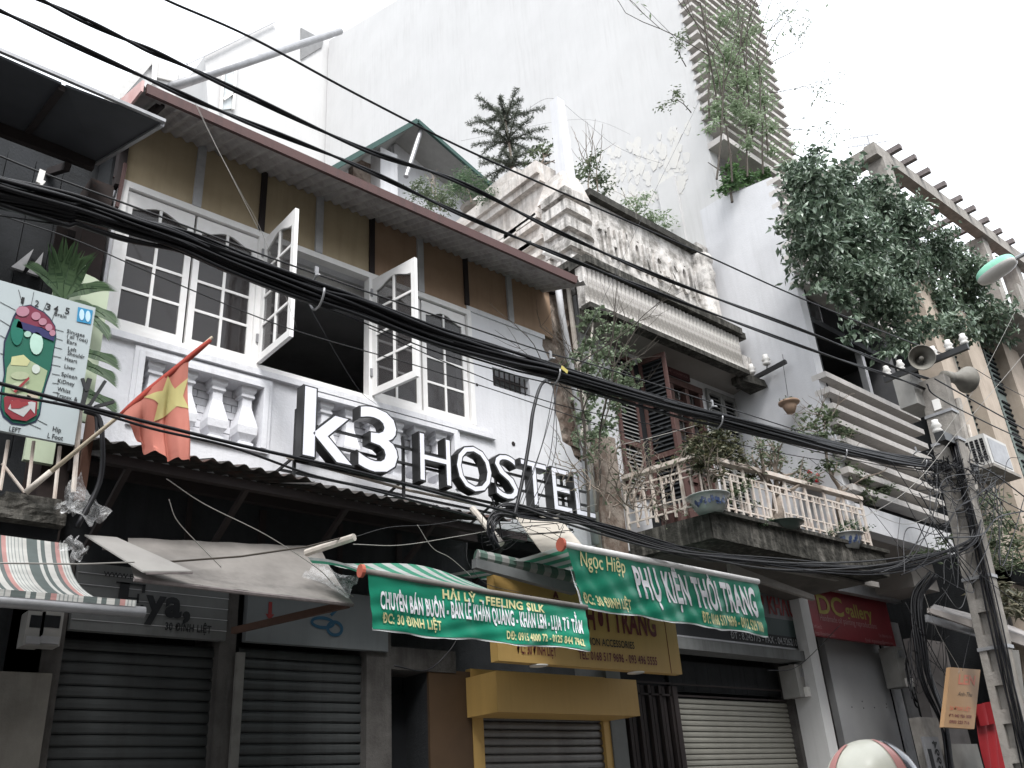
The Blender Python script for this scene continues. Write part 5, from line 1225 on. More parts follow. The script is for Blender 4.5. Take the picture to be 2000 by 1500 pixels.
# pergola
def ptY(u, v, z): return PZ(u, v, z)
pe = PZ(1968, 478, zp)
MB().bar(V(pc_[0]-.15, YE_, zp), V(22.5, YE_-0.2, zp), 0.22, 0.28).build('pergola_beam', concrete, E_)
MB().bar(V(pc_[0], YE_-0.1, zp), V(pc_[0]-.0, 1.8, zp), 0.22, 0.26).build('pergola_beam', concrete, E_)
MB().bar(V(20.8, YE_, zp-.1), V(20.8, 1.8, zp-.1), 0.2, 0.22).build('pergola_beam', concrete, E_)
for u in (1715, 1897, 1960):
    v = {1715: 320, 1897: 440, 1960: 490}[u]; p = P(u, v, YE_)
    MB().box(p[0]-0.02, p[0]+0.32, YE_-.12, YE_+0.2, 9.9, zp-0.12).build('pergola_post', concrete, E_)
for (u0, v0, u1, v1) in ((1725, 300, 1757, 284), (1750, 318, 1787, 300), (1778, 338, 1812, 320), (1808, 356, 1841, 338), (1838, 378, 1870, 360), (1862, 397, 1896, 380), (1888, 415, 1920, 397), (1912, 430, 1944, 416), (1935, 448, 1967, 431)):
    a = P(u0, v0, YE_); b = np.array((a[0], YE_-0.62, 0)); 
    pj = PX(u1, v1, a[0])
    MB().bar(V(a[0]-0.0, 0.9, zp+0.17), V(a[0], min(pj[1], -2.2), zp+0.17+random.uniform(-.02, .02)), 0.10, 0.11).build('rafter', timber, E_)
# masonry
MB().box(EX0, EX0+0.5, YE_-.05, YE_+.4, 0.15, 9.9).build('pilaster', ochre_wall, E_)
MB().box(EX0, 30, YE_+0.25, YE_+0.5, 4.6, 9.95).build('wall', ochre_wall, E_)
MB().box(EX0-.1, EX0, YE_+.2, 2.5, 0.15, 9.95).build('side_wall', shade_tone_grime, E_)
xs = [P(u, 760, YE_)[0] for u in (1850, 1884, 1912, 1945, 1985)]
for u, w_ in ((1852, .55), (1912, 0.75), (1985, 0.8)):
    x = P(u, 760, YE_-.08)[0]; MB().box(x, x+w_, YE_-.1, YE_+.3, 4.6, 9.6).build('pilaster', ochre_wall, E_)
for a, b in ((P(1884, 760, YE_)[0], P(1910, 760, YE_)[0]), (P(1938, 760, YE_)[0], P(1982, 760, YE_)[0]), (22.5, 26)):
    n_ = 2 if b-a < 1.6 else 3; w_ = (b-a)/n_
    for k in range(n_):
        x0 = a+k*w_; sh = MB().box(x0+.02, x0+w_-.02, YE_+.14, YE_+.2, 5.6, 9.3).build('shutter_leaf', green_shut, E_)
        s0 = None
        for z in np.arange(5.75, 9.2, 0.11):
            if abs((z-5.7) % 1.2) < 0.12: continue
            if s0 is None: s0 = MB().box(x0+.1, x0+w_-.1, YE_+.11, YE_+.14, z, z+.035).build('slat', dark, sh)
            else: inst(s0, (0, 0, z-5.75), sh)
MB().hexa([(EX0+2.2, YE_-.75, 9.55), (30, YE_-.75, 9.55), (30, YE_+.2, 9.45), (EX0+2.2, YE_+.2, 9.45), (EX0+2.2, YE_-.75, 9.72), (30, YE_-.75, 9.72), (30, YE_+.2, 9.9), (EX0+2.2, YE_+.2, 9.9)]).build('balcony_slab', concrete, E_)
for i in range(6): MB().box(18+i*1.5, 18.7+i*1.5, YE_-.72, YE_-.66, 9.75, 10.5).build('parapet_panel', concrete, E_)
MB().box(EX0-.1, 22, 0.3, 0.5, 9.9, 12.0).build('terrace_wall', brick_m, E_)
for i in range(50):
    x = 14.9+random.random()*4.5; z = 9.95+random.random()*1.9
    MB().box(x, x+.21, 0.275+random.uniform(-.01, .01), .3, z, z+.065).build('brick', brick_m, E_)
MB().tube([P(1871, 780, YE_-.2), P(1905, 960, YE_-.2)], .05, 8).build('downpipe', concrete, E_); MB().tube([P(1890, 830, YE_-.2), P(1908, 900, YE_-.2)], .03, 8).build('downpipe', pale_pipe, E_)
# balcony with climbing greenery, tin awning, ground floor
MB().box(EX0, 24, -3.0, YE_+.3, 4.35, 4.6).build('lower_slab', shade_tone_grime, E_)
ec = P(1915, 990, -2.9)
for i in range(14): MB().box(14.3+i*.17, 14.36+i*.17, -1.75, -1.7, 3.75, 4.35).build('balcony_baluster', rail_w if False else pillar_m, E_)
MB().box(EX0, 24, -1.0, -.8, 0.15, 4.4).build('shop_wall', shade_tone_grime, E_)
AE = thing('awning', P(1900, 1210, -2.4), 'long narrow tin awning with pale edge behind the holed utility pole', 'awning')
MB().slab([P(1818, 1188, -1.8), P(2020, 1250, -2.2), P(2020, 1232, -1.6), P(1826, 1183, -1.4)], (0, 0, .02)).build('sheet', tin, AE)
MB().slab([P(1815, 1187, -1.85), P(2020, 1248, -2.25), P(2020, 1268, -2.25), P(1815, 1196, -1.85)], (0, .03, 0)).build('edge', mat('awning_edge', (0.30, 0.27, 0.25), 0.7), AE)
MB().slab([P(1810, 1200, -1.7), P(1925, 1232, -2.0), P(1925, 1248, -2.0), P(1812, 1214, -1.7)], (0, .03, 0)).build('edge', grey_metal, AE)
MB().box(P(1790, 1300, -.9)[0], P(1850, 1300, -.9)[0], -.95, -.8, 0.15, 3.6).build('plaster_wall', mat('mauve_plaster', (0.20, 0.185, 0.18), .9, (0.12, 0.11, 0.105), 3, .8), E_)
MB().box(P(1800, 1450, -1.0)[0], P(1845, 1450, -1.0)[0], -1.05, -.9, 0.15, 2.5).build('grey_pier', concrete, E_)
pst = MB().box(P(1812, 1480, -1.1)[0], P(1842, 1480, -1.1)[0], -1.1, -1.07, 1.4, 2.25).build('notice', mat('dull_notice', (0.24, 0.24, 0.25), .8), None, loc=Vector((P(1812, 1480, -1.1)[0], -1.1, 1.4)))
tag(pst, 'grey notice with vertical phone number, low on the pier beside the cable bunch', 'notice')
vx0, vx1 = P(1814, 1480, -1.1)[0], P(1840, 1480, -1.1)[0]
text('12975994', lambda x, z: V(vx0+(vx1-vx0)*(.5+z), -1.105, 1.45+x), tx_black, pst, 0.0, 0.75, 0.0, 0.35, 0.02)
MB().box(vx0+.02, vx0+.12, -1.105, -1.1, 1.6, 2.1).build('black_bar', tx_black, pst)
# hanging LEN sign
LS = thing('hanging_sign', P(1885, 1360, -1.9), 'orange yellow hanging sign reading LEN Anh-Thu beside the holed pole', 'sign')
l0, l1, l2, l3 = P(1843, 1420, -2.0), P(1903, 1424, -2.0), P(1915, 1308, -2.0), P(1856, 1303, -2.0)
MB().poly([l0, l1, l2, l3], (0, .05, 0)).build('board', mat('orange_board', (0.27, 0.165, 0.085), 0.6, (0.22, 0.13, 0.065), 2, .6), LS)
lf = lambda x, z: quadpt(l0, l1, l3, l2, x, z)+V(0, -.004, 0)
text('LEN', lf, mat('faded_red_print', (0.42, 0.12, 0.07), 0.6), LS, .30, .85, .72, .16, .02); text('Anh-Thu', lf, tx_black, LS, .32, .80, .52, .07, 0, .3)
text('26 ĐINH LIỆT', lf, MATS['faded_red_print'], LS, .12, .80, .28, .06, .02); text('ĐT: 043 926 1828', lf, tx_red, LS, .12, .85, .17, .045, .02); text('0903 225 716', lf, tx_red, LS, .15, .8, .07, .045, .02)
# red garment
RG = thing('garment', P(1935, 1440, -1.6), 'bright red long garment hanging beside the orange sign', 'garment')
def cloth(u, v):
    a, b, c_, d = P(1905, 1378, -1.7), P(1938, 1370, -1.7), P(1928, 1510, -1.6), P(1962, 1505, -1.6)
    p = quadpt(a, b, c_, d, u, v); return p+V(.0+.05*math.sin(v*3.0)*(u-.3), .03*math.sin(u*14+v*3), 0)
MB().grid(cloth, 14, 20).build('cloth', red_cloth, RG, True)
MB().grid(lambda u, v: cloth(u*.8+.1, v*.32)+V(-.10+.03*v, -.05-.02*math.sin(u*9), 0), 8, 8).build('sleeve', red_cloth, RG, True)
MB().box(P(1850, 1440, -1.2)[0], P(1905, 1440, -1.2)[0], -1.2, -1.15, 0.15, 2.15).build('pale_door', mat('dull_door', (0.22, 0.215, 0.20), .8), E_)
# air conditioner
ACx = P(1917, 860, -2.35)
AC = thing('air_conditioner', P(1950, 905, -2.3), 'white air conditioner outdoor unit on a wall bracket near the green shutters', 'air conditioner')
a0_, a1_ = P(1922, 868, -2.35), P(1940, 900, -2.35)
ax0 = a0_[0]; az0 = P(1940, 905, -2.35)[2]; az1 = P(1942, 857, -2.35)[2]; wx = 0.85
MB().box(ax0+.1, ax0+.1+wx, -2.35, -2.0, az0, az1).build('case', mat('aged_white_case', (0.50, 0.49, 0.47), .6, (0.40, 0.39, 0.37), 5, .6), AC)
MB().box(ax0+.2, ax0+.1+wx-.05, -2.358, -2.35, az0+.05, az1-.05).build('fan_panel', grey_metal, AC)
s0 = None
for i in range(4):
    for j in range(9):
        z = az0+.06+j*(az1-az0-.12)/9; y_ = -2.32+i*.075
        if s0 is None: s0 = MB().box(ax0+.094, ax0+.1, y_, y_+.05, z, z+.035).build('vent', dark, AC); y00, z00 = y_, z
        else: inst(s0, (0, y_-y00, z-z00), AC)
MB().box(ax0, ax0+wx+.2, -2.4, -1.7, az0-.08, az0-.03).build('bracket', concrete, AC)
# antenna
AN = thing('tv_antenna', P(1700, 290, -1.2), 'thin television aerial on the pergola corner against the sky', 'antenna')
def wire(a, b, r_=.012, nm='rod'): MB().tube([a, b], r_, 5).build(nm, grey_metal, AN)
ya = -1.2
wire(P(1702, 296, ya), P(1694, 266, ya), .02, 'mast'); wire(P(1660, 270, ya), P(1716, 262, ya)); wire(P(1656, 288, ya), P(1732, 276, ya))
for u0, v0, u1, v1 in ((1660, 266, 1655, 300), (1676, 264, 1674, 297), (1690, 261, 1688, 295), (1714, 250, 1714, 275), (1730, 252, 1728, 290), (1668, 266, 1665, 284), (1704, 258, 1702, 284)): wire(P(u0, v0, ya), P(u1, v1, ya), .008)
# far block at the extreme right seen under the lamp, and houses across the street (seen in the panes)
def opposite(x0, x1, h, m_, lab, y=-9.4):
    t = thing('opposite_house', ((x0+x1)/2, y, 0), lab, 'house')
    fl = int(h/3.2); holes = []
    n_ = max(2, int((x1-x0)/1.7))
    for k in range(1, fl+1):
        for i in range(n_):
            c_ = x0+(i+.5)*(x1-x0)/n_; holes.append((c_-.42, c_+.42, k*3.2+.7, min(h-.4, k*3.2+2.3)))
    MB().wall(x0, x1, 0.15, h, y-.25, y, holes).build('wall', m_, t)
    MB().box(x0, x1, y-6, y-.25, 0.15, h-.1).build('core', shade_tone_grime, t)
    for hh_ in holes:
        MB().box(hh_[0], hh_[1], y-.18, y-.14, hh_[2], hh_[3]).build('window', batten_d, t)
    for k in range(1, fl+1): MB().box(x0, x1, y, y+.25, k*3.2-.1, k*3.2+.05).build('cornice', m_, t)
    MB().box(x0-.05, x1+.05, y-.3, y+.3, h, h+.15).build('roof_edge', tin, t)
opposite(-9, -3.5, 8.6, opp2, 'grey house across the street, seen only in the window reflections')
opposite(-3.4, 2.2, 9.6, opp1, 'cream house across the street, reflected in the left window panes')
opposite(2.3, 8.2, 8.2, opp2, 'low grey house across the street, reflected in the right window panes')
opposite(8.3, 15, 9.4, opp1, 'wide cream house across the street, opposite the pole')

# ================================================================== UTILITY POLE
UP = thing('utility_pole', P(1975, 1500, -2.6), 'weathered concrete utility pole with oblong holes, crossarms and wrapped cables, at the right', 'utility pole')
YP = -2.6
XP = 11.95
e_lo, e_hi = PX(1937, 1383, XP), PX(1812, 830, XP)        # far edge of the wide face, low and high
g_lo, g_hi = PX(1990, 1374, XP), PX(1862, 818, XP)
YP = (g_lo[1]+g_hi[1])/2
def pole_xy(z, u): return XP-.02
def pole_y(z, v):
    t = (z-e_lo[2])/(e_hi[2]-e_lo[2]); far = e_lo[1]+(e_hi[1]-e_lo[1])*t; t2 = (z-g_lo[2])/(g_hi[2]-g_lo[2]); near = g_lo[1]+(g_hi[1]-g_lo[1])*t2
    return near+(far-near)*v
mb = MB(); ZT = PX(1800, 745, XP)[2]
holes = []; z = 0.7
while z < 5.2:
    holes.append((0.30, 0.72, z, z+0.27)); z += 0.43
mb.wall(0, 1, 0.15, ZT, 0, 1, holes)
mb.v = [(XP+y*0.2, pole_y(z, x), z) for x, y, z in mb.v]
fix_normals(mb.build('shaft', concrete, UP))
mb = MB().box(0.26, 0.76, 0.35, 0.65, 0.7, 5.3); mb.v = [(XP+y*0.2, pole_y(z, x), z) for x, y, z in mb.v]
fix_normals(mb.build('web', concrete, UP))
for z in (5.75, 6.15, 3.95, 3.1):
    b = MB().box(-.04, 1.04, -.08, 1.08, z, z+.04); b.v = [(XP+y*0.2, pole_y(zz, x), zz) for x, y, zz in b.v]; fix_normals(b.build('band', grey_metal, UP))
px_ = pole_xy(6.6, 0.2)
arm0, arm1 = PX(1728, 743, px_), PX(1891, 676, px_)
MB().bar(arm0, arm1, 0.06, 0.08).build('crossarm', black_paint, UP)
def insulator(p, parent, s=1.0):
    o = MB().lathe([(0.0, 0), (.03*s, 0), (.045*s, .02*s), (.03*s, .045*s), (.048*s, .06*s), (.028*s, .1*s), (.03*s, .12*s), (0, .12*s)], (0, 0, 0), 12).build('insulator', porcelain, None, True, loc=Vector((0, 0, 0)))
    o.parent = parent; o.location = Vector(tuple(float(c) for c in p))-wloc(parent)
for t in (0.05, 0.22, 0.62, 0.8, 0.97): insulator(lerp(arm0, arm1, t)+V(0, 0, .04), UP, 1.3)
q0, q1 = PX(1832, 850, pole_xy(5.9, 0)), PX(1878, 862, pole_xy(5.9, .9))
MB().bar(P(1835, 852, -2.75), P(1872, 868, -2.65), .12, .12).build('clamp_bracket', black_paint, UP); insulator(P(1832, 846, -2.7), UP, 1.5)
MB().box(P(1788, 770, -2.5)[0], P(1820, 770, -2.5)[0], -2.5, -2.25, P(1800, 790, -2.5)[2], P(1800, 742, -2.5)[2]).build('junction_box', box_m, UP)
MB().box(P(1834, 790, -2.68)[0], P(1846, 790, -2.68)[0], -2.7, -2.6, P(1840, 800, -2.68)[2], P(1840, 783, -2.68)[2]).build('label_box', porcelain, UP)
nb = thing('meter_box', P(1975, 1320, -2.95), 'white plastic box strapped to the right side of the holed pole', 'meter box')
MB().hexa([PX(1966, 1372, 12.1), PX(2004, 1376, 12.1), PX(2004, 1376, 12.3), PX(1966, 1372, 12.3), PX(1958, 1268, 12.1), PX(1990, 1270, 12.1), PX(1990, 1270, 12.3), PX(1958, 1268, 12.3)]).build('case', box_m, nb)
mb = MB()
for k in range(7):      # service cables running down the shaft
    path = [(XP-.02-.012*(k % 3), pole_y(z, .02+.045*k+.10*math.sin(z*1.3+k*2)), z) for z in np.linspace(0.3, 5.7, 22)]
    MB().tube(path, 0.009+.003*(k % 2), 5).build('cable', cable_m, UP, True)
mb = MB()
for i in range(60):      # tangle at the clamp
    c_ = P(1860+random.uniform(-45, 60), 915+random.uniform(-18, 35), -2.7+random.uniform(-.1, .1)); r_ = random.uniform(.06, .2); a0_ = random.random()*6; fl_ = random.uniform(.3, 1)
    mb.tube([c_+V(r_*math.cos(a0_+t), .3*r_*math.sin(2*t), r_*fl_*math.sin(a0_+t)) for t in np.linspace(0, random.uniform(2, 5.5), 14)], .007, 4)
stuff(mb.build('cable_tangle', cable_m, UP, True))
# horn loudspeakers
def horn(c, d, rm, ln, lab):
    t = thing('loudspeaker', c, lab, 'loudspeaker', 'horn loudspeakers on the pole'); d = np.array(d, float); d /= np.linalg.norm(d)
    rot = Vector(tuple(d)).to_track_quat('Z', 'Y').to_euler()
    prof = [(rm, 0), (rm*1.03, -.01), (rm*.72, -ln*.3), (rm*.5, -ln*.55), (rm*.36, -ln*.8), (rm*.34, -ln), (rm*.42, -ln*1.0), (rm*.42, -ln*1.35), (0, -ln*1.4)]
    o = MB().lathe(prof[:-1], (0, 0, 0), 28)
    o.f = o.f[:-2]; o = o.build('horn_bell', horn_m, None, True, loc=Vector((0, 0, 0))); o.parent = t; o.rotation_euler = rot
    md = o.modifiers.new('s', 'SOLIDIFY'); md.thickness = 0.006
    o = MB().lathe([(0, -ln*.5), (rm*.16, -ln*.5), (rm*.2, -ln*.25), (0, -ln*.2)], (0, 0, 0), 16).build('horn_cone', horn_m, None, True, loc=Vector((0, 0, 0))); o.parent = t; o.rotation_euler = rot
    o = MB().lathe([(0, -ln*1.42), (rm*.44, -ln*1.4), (rm*.44, -ln*.98), (0, -ln*.96)], (0, 0, 0), 16).build('driver', horn_m, None, True, loc=Vector((0, 0, 0))); o.parent = t; o.rotation_euler = rot
    return t
h1 = P(1801, 698, -2.75)
horn(h1, (-0.85, -0.5, -0.25), 0.165, 0.26, 'beige horn loudspeaker facing the street, mouth visible, under the vine')
h2 = P(1890, 742, -2.9)
horn(h2, (0.95, -0.25, 0.05), 0.18, 0.36, 'beige horn loudspeaker turned away to the right, behind the cables')
# street lamp
SLm = thing('street_lamp', P(1955, 520, -2.6), 'street lamp head with pale green shell and white bowl at the right edge', 'street lamp')
la, lb = PX(1912, 553, 12.4), PX(1984, 505, 12.4)
ld = (lb-la); ll = np.linalg.norm(ld); ld /= ll; lu = np.cross(ld, (1, 0, 0)); lu = lu if lu[2] > 0 else -lu; ls = np.cross(ld, lu)
def shell(sgn, h_):
    def fn(u, v):
        a = math.pi*v; x = (0.5-0.5*math.cos(math.pi*u)); wd = ll*0.30*math.sin(math.pi*min(1, max(0, u)))**0.6
        return la+ld*ll*x+ls*wd*math.cos(a)+lu*sgn*h_*wd*math.sin(a)
    return fn
MB().grid(shell(1, 1.0), 20, 12).build('lamp_shell', lamp_green, SLm, True); MB().grid(shell(-1, .55), 20, 12).build('lamp_bowl', mat('lamp_bowl', (0.62, 0.60, 0.57), 0.3), SLm, True)
MB().tube([lb, lb+ld*.4+V(0, 0, -.05), lb+V(.3, -.5, -.35)], .03, 8).build('lamp_arm', grey_metal, SLm)
# wall bracket with insulators
WB = thing('wall_bracket', PX(1440, 757, 11.2), 'dark steel wall bracket with white insulators beside the pale wall', 'bracket')
b0_, b1_ = PX(1438, 757, 11.15), PX(1535, 706, 11.15)
MB().bar(b0_, b1_, .05, .06).build('arm', black_paint, WB)
for u, v in ((1447, 748), (1469, 728)): insulator(PX(u, v, 11.15)+V(0, 0, -.02), WB, 1.3)
insulator(PX(1498, 713, 11.15)+V(0, 0, -.0), WB, 1.4); MB().tube([PX(1498, 724, 11.15), PX(1498, 712, 11.15)], .01, 6).build('pin', black_paint, WB); MB().tube([b1_+V(0, .03, 0), b1_+V(0, .03, .13)], .01, 6).build('pin', grey_metal, WB)

# ================================================================== CABLES
def spline(pts, n=60):
    pts = [np.array(p, float) for p in pts]; N = len(pts)
    P_ = [2*pts[0]-pts[1]]+pts+[2*pts[-1]-pts[-2]]; out = []
    for i in range(1, N):
        a, b, c, d = P_[i-1:i+3]; m_ = max(2, n//(N-1))
        for k in range(m_):
            t = k/m_; out.append(.5*((2*b)+(-a+c)*t+(2*a-5*b+4*c-d)*t*t+(-a+3*b-3*c+d)*t**3))
    out.append(pts[-1]); return out
YC = -2.55
bpx = [(-60, 350), (0, 372), (140, 408), (250, 443), (350, 470), (455, 512), (617, 573), (700, 601), (850, 660), (1000, 705), (1085, 728), (1300, 790), (1422, 821), (1559, 858), (1640, 877), (1751, 899), (1850, 912), (1905, 915)]
bp = spline([P(u, v, YC) for u, v in bpx], 180)
CB = thing('cable_bundle', bp[len(bp)//2], 'thick sagging bundle of black cables crossing the whole street front to the pole', 'cable bundle')
rs = np.random.RandomState(3); NB = len(bp)
for k in range(40):
    r0 = .050*math.sqrt(rs.rand()); a0_ = rs.rand()*6.28; tw = rs.uniform(-.25, .25); ph = rs.rand()*6; low_ = 1 if k > 36 else 0
    path = []
    for i, p in enumerate(bp):
        s = i/NB; rr = r0*(1+.5*math.sin(s*17+ph)); an = a0_+tw*s*14+.5*math.sin(s*9+ph)
        path.append(p+np.array((0, rr*math.cos(an), rr*1.15*math.sin(an)-low_*.05*(1+math.sin(s*6+ph))-(.03 if s < .12 and k % 3 == 0 else 0))))
    MB().tube(path, rs.choice([.008, .011, .013, .015]) if not low_ else .005, 5).build('cable', cable_m, CB, True)
for u, v in ():
    p = P(u, v, YC); MB().tube([p+V(-.03, 0, 0), p+V(.03, 0, 0)], .082, 12).build('tie_band', cable_m, CB)
def cable(pts, r_, lab, y_=YC, m_=None, name='cable', cat='cable', n=70, group=None, twist=False):
    w_ = [P(p[0], p[1], p[2] if len(p) > 2 else y_) for p in pts]; sp_ = spline(w_, n)
    t = None
    if twist:
        t = thing(name, w_[len(w_)//2], lab, cat, group)
        for k in (0, 1):
            MB().tube([p+np.array((0, r_*.9*math.cos(i*.22+k*math.pi), r_*.9*math.sin(i*.22+k*math.pi))) for i, p in enumerate(spline(w_, 160))], r_, 6).build('strand', m_ or cable_m, t, True)
        return t
    o = MB().tube(sp_, r_, 6).build(name, m_ or cable_m, None, True, loc=Vector(tuple(w_[len(w_)//2]))); return tag(o, lab, cat, group)
cable([(-40, -60), (80, 0), (245, 77), (385, 140), (700, 287), (895, 355), (1087, 451), (1300, 545), (1580, 650), (1755, 720), (1830, 745)], .0115, 'upper thick twisted black cable, crossing in front of the round tree', twist=True, name='power_cable')
cable([(-40, 5), (0, 21), (280, 150), (455, 227), (700, 325), (895, 416), (1105, 503), (1300, 578), (1590, 685), (1755, 740), (1820, 765)], .0105, 'lower thick twisted black cable, running along the red fascia', twist=True, name='power_cable')
cable([(280, -30), (325, 0), (490, 73), (700, 186), (895, 285), (1070, 364), (1350, 486), (1559, 580), (1745, 656), (1839, 690)], .010, 'highest single dark wire, passing the hut roof peak', m_=cable_m, name='power_cable')
cable([(-40, 290), (0, 305), (83, 338), (300, 418), (617, 535), (1050, 683), (1200, 725), (1640, 866), (1800, 905)], .006, 'thin messenger wire carrying the rings above the bundle', m_=cable_g)
cable([(-40, 740), (0, 749), (175, 796), (455, 866), (700, 922), (900, 975), (1010, 1005)], .011, 'black wire passing in front of the flag, above its twin', y_=-2.1)
cable([(-40, 760), (0, 768), (168, 800), (300, 838), (455, 874), (600, 925), (700, 950), (930, 1010)], .008, 'black wire passing in front of the flag, below its twin', y_=-2.1)
cable([(0, 420), (150, 470), (300, 535), (560, 640), (800, 710), (960, 760), (1140, 820), (1300, 870)], .004, 'thin grey wire below the bundle, crossing the barred opening', m_=cable_g, y_=-2.3)
cable([(720, 640), (900, 720), (1090, 790), (1300, 835), (1500, 880), (1640, 905)], .004, 'thin drooping wire just under the bundle toward the fins', y_=-2.4)
cable([(1092, 742), (1060, 748), (1042, 800), (1034, 860), (1020, 940), (1004, 1010)], .017, 'thick black cable dropping from the bundle past letter S', y_=-1.6)
for i, (u1, v1, u2) in enumerate(((1065, 850, 1010), (1072, 900, 1020), (1058, 870, 1000), (1085, 880, 1035))):
    cable([(1092-4*i, 745), (u1, v1), (u2, 1020)], .004, ('first', 'second', 'third', 'rightmost')[i]+' of the thin wires fanning down behind letters T and E', y_=-1.2-.1*i, m_=cable_g, group='thin wires dropping past the letters', name='drop_wire')
LBn = thing('cable_bundle', P(1500, 1105, -1.7), 'loose lower bunch of grey black cables running under the plant balcony to the pole', 'cable bundle')
lpx = [(968, 1060), (958, 1025), (985, 1000), (1050, 1004), (1150, 1024), (1300, 1070), (1420, 1092), (1560, 1106), (1720, 1108), (1830, 1088), (1895, 1062), (1912, 1030)]
lyy = [-1.5, -1.5, -1.5, -1.5, -1.55, -1.7, -1.85, -2.0, -2.2, -2.45, -2.65, -2.7]
base_l = spline([P(u, v, y_) for (u, v), y_ in zip(lpx, lyy)], 110)
for k in range(15):
    ph = rs.rand()*6; a_ = rs.uniform(.01, .055); pth = [p+np.array((0, a_*math.cos(i*.05+ph), a_*1.3*math.sin(i*.07*(1+k*.03)+ph)+.02*math.sin(i*.21+k))) for i, p in enumerate(base_l)]
    s_ = 0 if k % 3 else rs.randint(0, 30); MB().tube(pth[s_:], rs.choice([.006, .008, .011]), 5).build('cable', cable_m if k % 3 else cable_g, LBn, True)
CK = thing('cable_bundle', P(1810, 1330, -1.3), 'vertical bunch of black cables down the wall left of the orange sign', 'cable bundle')
ck = spline([P(1822, 1120, -1.5), P(1790, 1170, -1.3), P(1798, 1260, -1.3), P(1810, 1330, -1.3), P(1835, 1390, -1.3), P(1848, 1440, -1.3), P(1858, 1520, -1.3)], 50)
for k in range(14):
    ph = rs.rand()*6; a_ = rs.uniform(.01, .10); MB().tube([p+np.array((a_*math.cos(i*.11+ph), .05*math.sin(ph), a_*.6*math.sin(i*.16+ph))) for i, p in enumerate(ck)], rs.choice([.009, .014, .018]), 5).build('cable', cable_m, CK, True)
for i, pts in enumerate(([(1800, 1255), (1770, 1290), (1790, 1370), (1812, 1335)], [(1790, 1340), (1800, 1400), (1825, 1365), (1830, 1300)], [(1780, 1345), (1790, 1380), (1806, 1370), (1818, 1300)])):
    cable(pts, .014, ('widest', 'middle', 'smallest')[i]+' black cable loop hanging below the tall meter box', y_=-.6, group='cable loops by the tall meter box', name='cable_loop')
